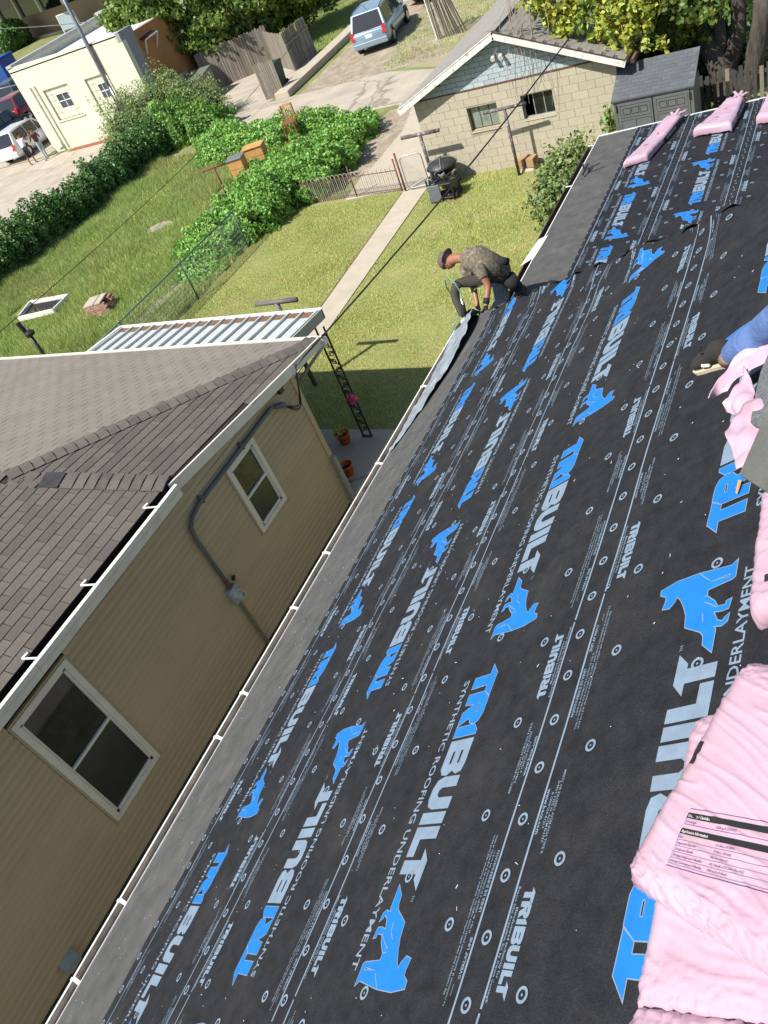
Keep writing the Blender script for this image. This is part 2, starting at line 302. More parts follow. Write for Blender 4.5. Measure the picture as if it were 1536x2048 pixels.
# ------------------------------------------------------------------ printed underlayment template (flat print, one period)
def curve_arrays(data):
    o = bpy.data.objects.new('tmp', data); me = o.to_mesh()
    n = len(me.vertices); V = np.empty(n*3); me.vertices.foreach_get('co', V); V = V.reshape(-1, 3)[:, :2]
    me.calc_loop_triangles(); T = np.empty(len(me.loop_triangles)*3, dtype=np.int32); me.loop_triangles.foreach_get('vertices', T); T = T.reshape(-1, 3)
    o.to_mesh_clear(); bpy.data.objects.remove(o); return V.copy(), T.copy()
def poly2d(polys, offset=0.0):
    c = bpy.data.curves.new('tmpc', 'CURVE'); c.dimensions = '2D'; c.fill_mode = 'BOTH'; c.offset = offset
    for p in polys:
        s = c.splines.new('POLY'); s.points.add(len(p)-1); s.use_cyclic_u = True
        for i, q in enumerate(p): s.points[i].co = (q[0], q[1], 0, 1)
    r = curve_arrays(c); bpy.data.curves.remove(c); return r
_tc = {}
def text2d(body, h, width=None, bold=0.0, res=1, sx=1.0):
    k = (body, bold, res)
    if k not in _tc:
        c = bpy.data.curves.new('tmpt', 'FONT'); c.body = body; c.size = 1; c.resolution_u = res; c.offset = bold
        V, T = curve_arrays(c); bpy.data.curves.remove(c); _tc[k] = (V, T)
    V, T = _tc[k]; V = V.copy(); V[:, 0] -= V[:, 0].min(); wd = V[:, 0].max()
    s = h/0.70; V[:, 1] *= s; V[:, 0] *= (width/wd if width else s*sx); return V, T
class Print:
    def __init__(s): s.V = []; s.T = []; s.M = []; s.L = []; s.n = 0
    def add(s, VT, x=0, y=0, mi=1, lev=0, rot=False):
        V, T = VT
        if len(V) == 0: return
        V = V.copy()
        if rot: V = -V
        V = V+np.array([x, y]); s.V.append(V); s.T.append(T+s.n); s.n += len(V); s.M.append(np.full(len(T), mi)); s.L.append(np.full(len(V), lev, dtype=float))
    def arr(s): return np.concatenate(s.V), np.concatenate(s.T), np.concatenate(s.M), np.concatenate(s.L)
def ring(r1, r2, n=18):
    a = np.linspace(0, 2*math.pi, n, endpoint=False); V = np.concatenate([np.stack([np.cos(a)*r1, np.sin(a)*r1], 1), np.stack([np.cos(a)*r2, np.sin(a)*r2], 1)])
    T = []
    for i in range(n): j = (i+1) % n; T += [(i, j, n+j), (i, n+j, n+i)]
    return V, np.array(T)
def disc(r, n=8):
    a = np.linspace(0, 2*math.pi, n, endpoint=False); return np.stack([np.cos(a)*r, np.sin(a)*r], 1), np.array([(0, i, i+1) for i in range(1, n-1)])
def rect(x0, x1, y0, y1, seg=0.1):
    n = max(1, int((x1-x0)/seg)); xs = np.linspace(x0, x1, n+1); V = np.concatenate([np.stack([xs, np.full(n+1, y0)], 1), np.stack([xs, np.full(n+1, y1)], 1)])
    T = []
    for i in range(n): T += [(i, i+1, n+2+i), (i, n+2+i, n+1+i)]
    return V, np.array(T)
LT = [(0,.112),(.054,.160),(.172,.158),(.140,.114),(.109,.114),(.111,0),(.051,0),(.053,.113)]
LR = [(.144,0),(.144,.113),(.181,.160),(.262,.160),(.298,.147),(.312,.118),(.303,.088),(.275,.068),(.309,0),(.240,0),(.212,.058),(.205,.070),(.198,.0)]
LRh = [(.203,.100),(.203,.112),(.245,.112),(.253,.106),(.245,.100)]
LI = [(.316,0),(.316,.130),(.349,.160),(.367,.160),(.367,0)]
LB = [(.385,0),(.385,.163),(.505,.165),(.543,.155),(.554,.122),(.536,.088),(.556,.060),(.552,.022),(.522,0)]
LB1 = [(.440,.104),(.440,.118),(.497,.118),(.505,.111),(.497,.104)]; LB2 = [(.440,.047),(.440,.061),(.497,.061),(.505,.054),(.497,.047)]
LU = [(.563,.163),(.561,.055),(.575,.018),(.610,.0),(.664,.0),(.698,.016),(.711,.05),(.712,.165),(.659,.165),(.658,.068),(.645,.052),(.625,.052),(.613,.068),(.613,.165)]
LI2 = [(.725,0),(.724,.162),(.776,.162),(.776,0)]
LL = [(.788,0),(.788,.162),(.840,.162),(.841,.052),(.914,.052),(.914,0)]
LT2 = [(.880,.116),(.930,.160),(1.050,.160),(1.005,.116),(.985,.116),(.985,0),(.928,0),(.928,.116)]
DOG = [(x+.855, y) for x, y in [(.537,-.007),(.521,.012),(.519,.014),(.535,.148),(.535,.243),(.517,.316),(.493,.313),(.477,.284),(.456,.282),(.419,.288),(.413,.257),(.436,.238),(.46,.232),(.435,.21),(.399,.19),(.355,.172),(.297,.164),(.255,.092),(.235,.078),(.197,.073),(.158,.033),(.247,.034),(.263,.043),(.257,.011),(.271,-.007),(.299,-.009),(.29,.004),(.275,.012),(.287,.035),(.329,.055),(.322,.022),(.325,-.003),(.365,-.008),(.361,.009),(.345,.011),(.348,.043),(.376,.059),(.413,.096),(.440,.098),(.454,.001),(.462,-.008)]]
DOG = [(1.03+(x-1.013)*0.98, y) for x, y in DOG]
DOGH = [(x+.855, y) for x, y in [(.486,.1),(.481,.018),(.493,.012)]]
BIG = [LT, LR, LRh, LI, LB, LB1, LB2, LU, LI2, LL, LT2]
PER = 1.585
def template(ylo, yhi):
    """one period of the print; x along reading, y=0 the baseline of the large word, ylo/yhi the two overlap lines"""
    p = Print()
    for poly in ([LT], [LR, LRh], [LI]):
        p.add(poly2d(poly, 0.0035), mi=1, lev=0.0); p.add(poly2d(poly), mi=0, lev=0.0006)
    p.add(poly2d([DOG, DOGH], 0.0035), mi=1, lev=0.0); p.add(poly2d([DOG, DOGH]), mi=0, lev=0.0006)
    for poly in ([LB, LB1, LB2], [LU], [LI2], [LL], [LT2]): p.add(poly2d(poly), mi=1)
    for (xa, ya), (xb, yb) in (((.535,.148),(.486,.100)), ((.486,.100),(.486,.095)), ((.408,.135),(.413,.096)), ((.408,.135),(.372,.078)), ((.372,.078),(.345,.045)), ((.362,.128),(.335,.098)), ((.335,.098),(.299,.092))):
        xa, xb = 1.03+(xa+.855-1.013)*.98, 1.03+(xb+.855-1.013)*.98; dx, dy = xb-xa, yb-ya; l_ = math.hypot(dx, dy); nx, ny = -dy/l_*.0018, dx/l_*.0018
        p.add((np.array([(xa+nx, ya+ny), (xb+nx, yb+ny), (xb-nx, yb-ny), (xa-nx, ya-ny)]), np.array([(0,1,2),(0,2,3)])), mi=1, lev=.0010)
    p.add(text2d('SYNTHETIC ROOFING UNDERLAYMENT', 0.040, 1.305, bold=0.012, res=2), .048, -.084)
    p.add(text2d('TM', 0.013), 1.065, .152)
    def band(x0, y0, rot):
        sg = -1 if rot else 1
        def t(body, X, Y, h, wd=None, bold=0.0, res=1):
            p.add(text2d(body, h, wd, bold, res), x0+sg*X, y0+sg*Y, rot=rot)
        t('OVERLAP LINE', .08, .012, .013, .13, .02); t('LÍNEA DE SUPERPOSICIÓN', .29, .012, .013, .21, .02)
        t('La resistencia al deslizamiento puede variar según las condiciones de la superficie, el clima,', .0, .052, .0095, .56, .01)
        t('el tipo de calzado y la inclinación del techo.', .22, .036, .0095, .28, .01)
        t('Slip resistance may vary with surface conditions, weather, footwear, and roof pitch.', .03, .067, .0095, .53, .01)
        t('www.becn.com', .785, .010, .017, .165, .02); t('& CAN/CSA A123.3', .80, .036, .0105, .13, .01)
        t('D4869 TYPE IV, ASTM D6757', .76, .051, .0105, .22, .01); t('MEETS OR EXCEEDS ASTM D226 TYPE II,', .72, .066, .0105, .30, .01)
        t('Beacon Sales Acquisition, Inc. by Owens Corning®', 1.125, .010, .0105, .345, .015); t('Manufactured exclusively for', 1.19, .026, .0105, .21, .015)
        k = .335/1.06
        q = Print()
        for poly in ([LT], [LR, LRh], [LI], [LB, LB1, LB2], [LU], [LI2], [LL], [LT2]): q.add(poly2d([[(a*k, b*k*1.0) for a, b in pp] for pp in poly]))
        V, T, M, L = q.arr(); p.add((V, T), x0+sg*1.125, y0+sg*.045, rot=rot)
        p.add(rect(0, .035, 0, .002), x0+sg*.03, y0+sg*.035, rot=rot)
    band(-.053, ylo, False); band(1.407, yhi, True)
    for y in (ylo, yhi):
        a = -.09 if y == ylo else -.08
        p.add(rect(a, a+PER-.012, y-.0045, y+.0045))
    rg, dc = ring(.024, .0145), disc(.0042)
    for i in range(4):
        for y, x in ((ylo+.155, -.012+i*PER/4), (yhi-.165, -.026+i*PER/4)): p.add(rg, x, y, lev=0.0012); p.add(dc, x, y, lev=0.0012)
    for x in (.995, 1.42): p.add(rg, x, .078, lev=0.0012); p.add(dc, x, .078, lev=0.0012)
    for i in range(8):
        for y in (ylo-.075, yhi+.075): p.add(rg, -.078+i*PER/8, y, lev=0.0012); p.add(dc, -.078+i*PER/8, y, lev=0.0012)
    return p.arr()
def hip_h(u, v):
    """loose folds of the sheets near the hip"""
    d = hipv(u)-v; k = np.clip(1-d/0.75, 0, 1)**2
    return k*(0.022+0.016*np.sin(u*11+v*4)+0.010*np.sin(u*23-v*9))+0.0015*(1+np.sin(v*1.9+u*3.1))
def wide_h(u, v): return 0.0030*(1+np.sin(v*1.7+u*2.6)*np.sin(u*5+v*0.8))+0.0016*(1+np.sin(u*9+v*2.1)*np.cos(v*3.3-u*2))+0.0012*(1+np.sin(v*7.1+1.5*np.sin(u*3)))
def sheet(parent, name, u0, u1, v0, v1fun, base, Nn, Un, On, hfun, m, lift=0.009, du=0.06, dv=0.09, kind=None):
    us = np.linspace(u0, u1, max(3, int((u1-u0)/du))); V = []; 
    nv = max(4, int((v1fun(u0)-v0)/dv))
    for u in us:
        vs_ = np.linspace(v0, v1fun(u), nv)
        h = lift*(1-(u-u0)/(u1-u0))+0.002+hfun(u, vs_)
        V.append(np.array(On)+u*np.array(Un)+vs_[:, None]*np.array([0, 1, 0])+h[:, None]*np.array(Nn))
    # small downturned lower edge for thickness
    u = us[0]; vs_ = np.linspace(v0, v1fun(u), nv); V.insert(0, np.array(On)+u*np.array(Un)+vs_[:, None]*np.array([0, 1, 0])+(0.0005+0*vs_)[:, None]*np.array(Nn))
    A = np.concatenate(V); n = len(V); F = []
    for i in range(n-1):
        for j in range(nv-1): F.append((i*nv+j, i*nv+nv+j, i*nv+nv+j+1, i*nv+j+1))
    return np_mesh(name, A, np.array(F), m, parent, kind, smooth=False)
def stamp(parent, tpl, ub, x2v, v_tip, rev, u0, u1, ulo, uhi, vlo, vhifun, Nn, Un, On, hfun, lift=0.009, far=False, name='printed_lettering', circles_low=True):
    V, T, M, L = tpl; VV = []; TT = []; MM = []; off = 0
    for k in range(-2, 9):
        vt = v_tip+k*PER
        v = (vt+V[:, 0]) if rev else (vt-V[:, 0]); u = (ub-V[:, 1]) if rev else (ub+V[:, 1])
        cu = u[T].mean(1); cv = v[T].mean(1); ok = (cv > vlo) & (cv < vhifun(cu)-0.01) & (cu > ulo) & (cu < uhi)
        if not ok.any(): continue
        h = lift*(1-(u-u0)/(u1-u0))+0.002+hfun(u, v)+0.0014+L
        h = h+0.004*np.clip(1-(vhifun(u)-v)/0.6, 0, 1)
        Pt = np.array(On)+u[:, None]*np.array(Un)+v[:, None]*np.array([0, 1, 0])+h[:, None]*np.array(Nn)
        used, inv = np.unique(T[ok], return_inverse=True)
        VV.append(Pt[used]); TT.append(inv.reshape(-1, 3)+off); MM.append(M[ok]); off += len(used)
    if not VV: return
    VV = np.concatenate(VV); TT = np.concatenate(TT)
    # face up
    a, b, c = VV[TT[:, 0]], VV[TT[:, 1]], VV[TT[:, 2]]; fl = (np.cross(b-a, c-a)@np.array(Nn)) < 0; TT[fl] = TT[fl][:, ::-1]
    np_mesh(name, VV, TT, [ink_blue, ink_pale], parent, 'stuff', mi=np.concatenate(MM))
# ------------------------------------------------------------------ ground and paving (sheets 4 mm apart)
def sheetpoly(name, pts, z, m, kind='structure'):
    mb = MB(); mb.add([(p[0], p[1], z) for p in pts], [tuple(range(len(pts)))]); o = obj(name, mb, m, kind=kind)
    if o.data.polygons[0].normal.z < 0: o.data.flip_normals()
    return o
sheetpoly('ground', [(-260,-60),(120,-60),(120,260),(-260,260)], 0.0, yard_m)
sheetpoly('lawn', [(-16.15,6),(-16.15,18.3),(-15.1,20.6),(-10.9,20.7),(3,20.7),(3,6)], 0.004, lawn_m)
GP = lambda *q: [G(*p)[:2] for p in q]
sheetpoly('road', [(-60,19.5),(-29.3,19.2),(-29.1,26.5),(-28.6,30.2),(-24,30.6),(-21.0,28.4),(-17.8,28.5),(-15.5,28.3),(-13.5,27.9),(-8,28.5),(12,29.5),(12,33.0),(-10,32.0),(-15.2,31.7),(-18,33),(-22.4,33.0),(-24.3,33.0),(-24.7,39.3),(-31,39.3),(-31.6,33.6),(-60,33.6)], 0.008, conc_m)
sheetpoly('dirt_driveway', [(-22.6,33.02),(-22.9,38),(-23.4,47),(-19.5,48),(-17.9,40),(-16.6,36),(-15.6,33.2),(-18,33.02)], 0.008, dirt_m)
sheetpoly('dirt_verge', [(-17.2,33.0),(-19,40),(-19.5,48),(-11,48),(-9,32.6),(-12,32.3),(-15.2,31.9)], 0.005, mat('verge_dirt', (0.33, 0.27, 0.18), 0.95, 0.15, 1.0, col2=(0.24, 0.23, 0.10), grain=.3, gscale=30, stain=(0.40,0.35,0.27), stain_scale=1.1, stain_amt=.8))
sheetpoly('garage_apron', GP((690,402),(722,355),(770,300),(792,240),(800,205),(835,215),(880,370),(806,384),(805,378)), 0.012, walk_m)
sheetpoly('side_dirt', [(-14.6,21.2),(-13.9,22.5),(-14.0,25.5),(-14.6,27.9),(-15.6,27.9),(-15.5,24),(-15.1,21.5)], 0.014, dirt_m)
sheetpoly('parking_lot', [(-120,30),(-60,30),(-60,33.7),(-41,33.7),(-41,44),(-50,60),(-120,75)], 0.012, conc_m)
sheetpoly('far_street', [(-150,62),(-40,62),(-30,70),(-30,78),(-150,72)], 0.012, asph_m)
swL0, swL1, swR0, swR1 = G(808,384), G(647,612), G(855,377), G(693,609)
def along(a, b, y): t = (y-a[1])/(b[1]-a[1]); return a[0]+(b[0]-a[0])*t
mb = MB(); ys = np.linspace(9.6, 20.35, 9)
walk = thing('garden_walk', 'narrow concrete walk crossing the mown lawn to the wire gate', 'path', (-11.3, 15, 0))
for i in range(8):
    y0, y1 = ys[i]+.008, ys[i+1]-.008
    b_ = MB(); b_.add([(along(swL0,swL1,y0),y0,0.0),(along(swR0,swR1,y0),y0,0.0),(along(swR0,swR1,y1),y1,0.0),(along(swL0,swL1,y1),y1,0.0),(along(swL0,swL1,y0),y0,0.03),(along(swR0,swR1,y0),y0,0.03),(along(swR0,swR1,y1),y1,0.03),(along(swL0,swL1,y1),y1,0.03)], [(4,5,6,7),(0,1,5,4),(1,2,6,5),(2,3,7,6),(3,0,4,7)])
    obj('concrete_slab', b_, walk_m, walk)
walk['kind'] = 'structure'; del walk['category']; 
sheetpoly('soil_edge', [(along(swL0,swL1,9.6)-.09,9.6),(along(swL0,swL1,9.6)+.02,9.6),(along(swL0,swL1,20.3)+.02,20.3),(along(swL0,swL1,20.3)-.07,20.3)], 0.009, soil_m)
sheetpoly('yard_track', [(-18.4,14.3),(-17.9,14.3),(-17.3,16),(-17.1,17.6),(-17.5,18),(-18,16.4)], 0.008, dirt_m)
sheetpoly('bare_patch', GP((405,430),(440,395),(480,360),(500,370),(470,410),(430,450)), 0.008, dirt_m)
sheetpoly('bare_patch', GP((300,455),(330,440),(370,450),(340,470),(305,470)), 0.008, dirt_m)
sheetpoly('unseen_side_yard', [(-7.5,-4),(-4.2,-4),(-4.2,7.9),(-7.5,7.9)], 0.006, mat('side_soil', (0.10, 0.095, 0.06), 0.95, 0.3, 1.2, stain=(0.07,0.11,0.03), stain_scale=.8, stain_amt=.8, grain=.4, gscale=30))  # unseen ground strip, added so the window panes reflect something darker
# patio slab with a bevelled edge
mb = MB(); mb.box((-12.4, 7.95, 0.0), (-7.25, 9.62, 0.15)); patio = obj('patio_slab', mb, conc_m, bevel=0.01); patio['kind'] = 'structure'
# long low kerb wall beside the driveway
mb = MB(); a, b = G(580,195), G(702,78); d = Vector((b-a)).normalized(); n = Vector((-d.y, d.x, 0))
mb.extr([tuple(a), tuple(Vector(a)+n*0.75), tuple(Vector(a)+n*0.75+Vector((0,0,.3))), tuple(Vector(a)+Vector((0,0,.3)))], d*9.5)
tag(obj('low_wall', mb, walk_m, bevel=0.02, fix=True), 'long low concrete kerb wall between shaded lawn and dirt driveway', 'wall')
# ------------------------------------------------------------------ the house we stand on
HS = thing('roofed_house', 'house being reroofed, its pitched roof covered in black printed underlayment', 'house', (-4.4, 0, 0))
mb = MB(); mb.box((-4.32, -4, 0), (5.9, 8.25, 2.86)); obj('wall', mb, mat('house_wall', (0.55, 0.53, 0.48), 0.8, 0.05, 2), HS)
mb = MB(); mb.box((-4.1, 8.25, 0), (5.7, 14.45, 2.62)); obj('addition_wall', mb, MATS['house_wall'], HS)
UR = 7.2
deckm = mat('deck_board', (0.25, 0.18, 0.11), 0.9, 0.1, 4)
mb = MB(); V = [RN(.47,-4), RN(UR,-4), RN(UR,hipv(UR)), RN(.47,hipv(.47))]; rx = RN(UR,0).x; rz = RN(UR,0).z
V2 = [v-N_N*0.12 for v in V]; mb.add(V+V2, [(0,1,2,3),(7,6,5,4),(0,4,5,1),(0,3,7,4)]); obj('roof_deck', mb, deckm, HS)
mb = MB(); e = RN(.47,hipv(.47)); t_ = RN(UR,hipv(UR)); ex = 2*rx-e.x
mb.add([e, t_, (ex, e.y, e.z)], [(2,1,0)]); mb.add([t_, RN(UR,-4), (ex,-4,e.z), (ex,e.y,e.z)], [(3,2,1,0)]); obj('rear_slopes', mb, asphalt_fabric, HS)
mb = MB(); F0 = [RF(0,8.1), RF(6.5,8.1), RF(6.5,14.72), RF(0,14.72)]; mb.add(F0+[v-N_F*.12 for v in F0], [(0,1,2,3),(7,6,5,4),(0,4,5,1),(2,6,7,3),(0,3,7,4),(1,5,6,2)]); obj('addition_deck', mb, deckm, HS)
def sheetset(defs, mem_u, vlo, vhif, Nn, Un, On, hf, vmin, end):
    sheet(HS, 'eave_membrane', mem_u[0], mem_u[1]+.12, vlo, vhif, 0, Nn, Un, On, hf, mem_m, lift=0.002)
    for i, (ul, ub, rev, vt, yl, yh) in enumerate(defs):
        nxt = defs[i+1][0] if i+1 < len(defs) else end
        sh = sheet(HS, 'underlayment_sheet', ul, nxt+.05, vlo, vhif, 0, Nn, Un, On, hf, asphalt_fabric)
        p = template(yl, yh); stamp(sh, p, ub, 1, vt, rev, ul, nxt+.05, ul+.002, nxt-.003, vmin, vhif, Nn, Un, On, hf)
def hfn(u, v): return hip_h(u, v)+wide_h(u, v)
sheetset([(1.48, 2.0, False, 1.083-2*PER, -.40, .61), (2.655, 3.326, True, .348-PER*2, -.454, .571), (3.80, 4.35, False, 1.847-2*PER, -.445, .615), (5.0, 5.755, True, .528-2*PER, -.445, .642), (6.16, 6.72, False, .9-2*PER, -.44, .6)], (.45, 1.48), -3.6, hipv, N_N, U_N, O_N, hfn, -1.2, 7.15)
def wf(u, v): return 0.003*(1+np.sin(v*1.3+u*2.6)*np.sin(u*4+v*0.8))
_keep = PER
sheetset([(.68, 1.02, False, 12.14-2*PER-.0, -.27, .52), (1.60, 2.21, True, 11.38-3*PER, -.34, .55), (2.62, 3.14, False, 12.9-2*PER, -.45, .56), (3.7, 4.3, True, 11.0-PER*2, -.45, .5)], (-.02, .68), 8.15, lambda u: 14.71+0*u, N_F, U_F, O_F, wf, 8.6, 4.7)
mb = MB(); a_ = [RF(4.6,8.15,.004), RF(6.5,8.15,.004), RF(6.5,14.71,.004), RF(4.6,14.71,.004)]; mb.add(a_, [(0,1,2,3)]); obj('underlayment_sheet', mb, asphalt_fabric, HS)
# loose end of the sheets draped over the hip
V = []; F = []; ns = 90
for i in range(ns+1):
    u = .75+(6.6-.75)*i/ns; hp = np.array(RN(u, hipv(u)))
    hh = float(hfn(u, np.array([hipv(u)]))[0])+.011
    w_ = 0.16+0.09*math.sin(u*5.1)+0.07*math.sin(u*13.3)
    dn = np.array([-0.35, 0.85, -0.10])
    for k in range(5):
        s_ = k/4.0; q = hp+np.array(N_N)*hh+dn*w_*s_+np.array([0, 0, 1])*(-0.55*w_*s_*s_+0.014*math.sin(u*17+k))
        V.append(q)
for i in range(ns):
    for k in range(4): F.append((i*5+k, (i+1)*5+k, (i+1)*5+k+1, i*5+k+1))
np_mesh('draped_edge', np.array(V), np.array(F), asphalt_fabric, HS, smooth=True)
# eave metal and gutters
mb = MB(); mb.bar(RN(.462,-3.6,.004), RN(.462,8.3,.004), .012, .03, up=N_N); obj('drip_edge', mb, white_m, HS)
def gutter(parent, x1, w, z, y0, y1, m_in, m_lip, hang_m, hangs, name='gutter', depth=.09):
    g = MB(); T = .004
    prof = [(x1, z), (x1, z-depth), (x1-w, z-depth), (x1-w, z), (x1-w-.014, z+.004), (x1-w-.014, z-.012), (x1-w-T, z-.012), (x1-w-T, z-depth-T), (x1+T, z-depth-T), (x1+T, z)]
    g.extr([(p[0], y0, p[1]) for p in prof], (0, y1-y0, 0)); 
    o = obj(name, g, m_in, parent, fix=True)
    l = MB(); l.extr([(x1-w-.016, y0, z+.007), (x1-w-.002, y0, z+.007), (x1-w-.002, y0, z-.004), (x1-w-.016, y0, z-.004)], (0, y1-y0, 0)); obj('gutter_lip', l, m_lip, o, fix=True)
    for y in hangs:
        h = MB(); h.bar((x1+.02, y, z+.008), (x1-w-.004, y+.02, z+.012), .028, .006); h.box((x1-w-.02, y, z-.008), (x1-w+.008, y+.022, z+.014)); obj('gutter_hanger', h, hang_m, o)
    return o
gh = [float(P(q[0], q[1], 0, -4.66)[1]) for q in [(425,1462),(478,1372),(235,1800),(590,1215),(655,1105),(760,925),(855,782)]]
gutter(HS, -4.600, .118, 2.945, -4, 8.35, gutpatina, white_m, white_m, [y for y in gh if -1 < y < 8.2]+[.1, -.9], depth=.055)
gutter(HS, -4.325, .12, 2.66, 8.6, 14.55, gut_m, gut_m, white_m, [14.45, 12.9], depth=.10)
mb = MB(); mb.bar(RF(-.012,8.5,.0), RF(-.012,14.72,.0), .014, .03, up=N_F); mb.bar(RF(-.01,14.725,.0), RF(6.4,14.725,.0), .02, .04, up=N_F); obj('drip_edge', mb, white_m, HS)
mb = MB(); a, b, c, d_ = [RF(u, v, .012) for u, v in [(-.16, 10.35), (-.10, 11.1), (.03, 11.2), (.0, 10.55)]]; mb.add([a, b, c, d_], [(0,1,2,3)]); mb.add([v-N_F*.004 for v in (a,b,c,d_)], [(3,2,1,0)])
obj('loose_flashing', mb, white_m, HS)
# splash of litter: staples and offcuts on the roof
mb = MB()
for i in range(420):
    u, v = rnd.uniform(.55, 6.0), rnd.uniform(-.2, 6.5)
    if v > hipv(u)-.2: continue
    h = .0145+float(hfn(u, np.array([v]))[0]); p = RN(u, v, h); a = rnd.uniform(0, 6.28); L_ = rnd.choice([.002, .003, .004, .008, .015]); d = (U_N*math.cos(a)+V_N*math.sin(a)); mb.bar(p, p+d*L_+N_N*rnd.uniform(0,.003), .0017, .0017, up=N_N)
tag(obj('roof_litter', mb, white_m, kind='stuff'), 'tiny pale staples and offcuts strewn over the underlayment', 'litter')
# black snips hooked on the far gutter
mb = MB(); c = Vector(G(1170, 342, 2.78)); mb.bar(c+Vector((-.02,-.12,-.02)), c+Vector((.02,.16,.05)), .03, .02); mb.bar(c+Vector((0,0,.02)), c+Vector((.24,.10,.05)), .022, .018); mb.bar(c+Vector((.0,-.02,.02)), c+Vector((-.06,.12,.10)), .03, .02)
tag(obj('tin_snips', mb, black_m, bevel=.004), 'black handled snips caught on the gutter of the low roof', 'snips')
# ------------------------------------------------------------------ neighbouring house with tan siding
XW = -7.38
NH = thing('tan_house', 'neighbouring tan house with lap siding, two windows and brown hip roof', 'house', (-11, 2, 0))
mb = MB(); mb.box((-17.5, -3, 0), (XW-.03, 7.90, 2.62)); mb.box((-10, -3, 2.62), (XW-.03, 4.9, 3.0)); obj('wall', mb, under_sh, NH)
win = [(5.90, 6.63, 1.32, 2.54), (1.735, 2.63, .70, 2.78)]
EXP = .1016; nb = 30
def board(y0, y1, z):
    m_ = MB(); m_.extr([(XW-.028, y0, z), (XW+.008, y0, z), (XW+.006, y0, z+.048), (XW-.024, y0, z+EXP+.012), (XW-.029, y0, z+EXP+.012)], (0, y1-y0, 0)); return m_
for i in range(nb+1):
    z = .03+i*EXP; segs = [(-2.9, 7.86)]
    for (a, b, c, d_) in win:
        if z+EXP > c-.02 and z < d_+.02:
            segs = [q for s in segs for q in ((s[0], min(s[1], a-.03)), (max(s[0], b+.03), s[1])) if q[1]-q[0] > .02]
    if z+EXP > 2.62: segs = [(q[0], min(q[1], 4.98+(3.02-z-EXP)/.105)) for q in segs]
    segs = [q for q in segs if q[1]-q[0] > .02 and z < 2.98]
    for s in segs: obj('siding_board', board(s[0], s[1], z), siding_m, NH)
mb = MB(); mb.box((XW-.05, 7.86, 0), (XW+.022, 7.96, 2.66)); obj('corner_post', mb, siding_m, NH)
def house_window(y0, y1, z0, z1):
    w_ = MB(); x = XW+.012; t = .075
    for (a, b) in (((y0, z0), (y1, z0+t)), ((y0, z1-t), (y1, z1)), ((y0, z0+t), (y0+t, z1-t)), ((y1-t, z0+t), (y1, z1-t))): w_.box((XW-.03, a[0], a[1]), (x+.02, b[0], b[1]))
    wf_ = obj('window', w_, cream_m, NH, bevel=.004)
    s = MB(); zm = (z0+z1)/2
    s.box((x-.035, y0+t, z0+t), (x-.005, y0+t+.035, z1-t)); s.box((x-.035, y1-t-.035, z0+t), (x-.005, y1-t, z1-t)); s.box((x-.035, y0+t, z0+t), (x-.005, y1-t, z0+t+.04)); s.box((x-.035, y0+t, z1-t-.035), (x-.005, y1-t, z1-t)); s.box((x-.035, y0+t, zm-.02), (x-.0, y1-t, zm+.02))
    obj('sash', s, cream_m, wf_)
    g = MB(); g.box((x-.055, y0+t, zm+.02), (x-.03, y1-t, z1-t)); obj('upper_pane', g, glass_m, wf_)
    g = MB(); g.box((x-.050, y0+t, z0+t), (x-.022, y1-t, zm-.02)); obj('lower_pane', g, mat('pane_screened', (0.045, 0.045, 0.04), 0.25, 0.1, 3), wf_)
    j = MB(); j.box((XW-.03, y0-.025, z0-.025), (XW+.016, y1+.025, z0-.001)); j.box((XW-.03, y0-.025, z1+.001), (XW+.016, y1+.025, z1+.025)); j.box((XW-.03, y0-.025, z0), (XW+.016, y0-.001, z1)); j.box((XW-.03, y1+.001, z0), (XW+.016, y1+.025, z1)); obj('trim_channel', j, siding_m, wf_)
for q in win: house_window(*q)
# electrical service: mast, meter, cable loops
mb = MB(); x = XW+.05
pts = [(x, 7.30, 2.53), (x, 7.18, 2.60), (x, 6.2, 2.60), (x, 5.25, 2.60), (x, 5.03, 2.56), (x, 4.91, 2.47), (x, 4.88, 2.3), (x, 4.88, 1.9), (x, 4.88, 1.32)]
mb.tube(pts, .030, 10)
for q in ((x, 6.35, 2.6), (x, 5.3, 2.6)): mb.bar((q[0]-.04, q[1], q[2]-.05), (q[0]-.04, q[1], q[2]+.06), .03, .12)
mb.tube([(x, 7.26, 2.56), (x+.06, 7.36, 2.52), (x+.05, 7.42, 2.46)], [.035, .05, .045], 10)
EL = thing('electric_service', 'grey conduit with round electric meter running along the tan siding', 'meter', (x, 4.88, 1.2)); obj('conduit', mb, mat('conduit_grey', (0.115, 0.13, 0.13), 0.5, 0.1, 5), EL, smooth=True)
mb = MB(); mb.tube([(x, 4.88, 1.48), (x, 4.88, 1.31)], .0315, 10); obj('rusty_sleeve', mb, rust_m, EL)
mb = MB(); mb.tube([(x, 4.88, 1.04), (x, 4.88, 0.05)], .026, 10); obj('lower_conduit', mb, mat('conduit_tan', (0.2, 0.18, 0.12), 0.6, 0.1, 5), EL)
mb = MB(); mb.box((XW, 4.79, 1.04), (XW+.10, 4.98, 1.31)); o = obj('meter_box', mb, mat('meter_grey', (0.33, 0.37, 0.36), 0.5, 0.08, 6), EL, bevel=.012)
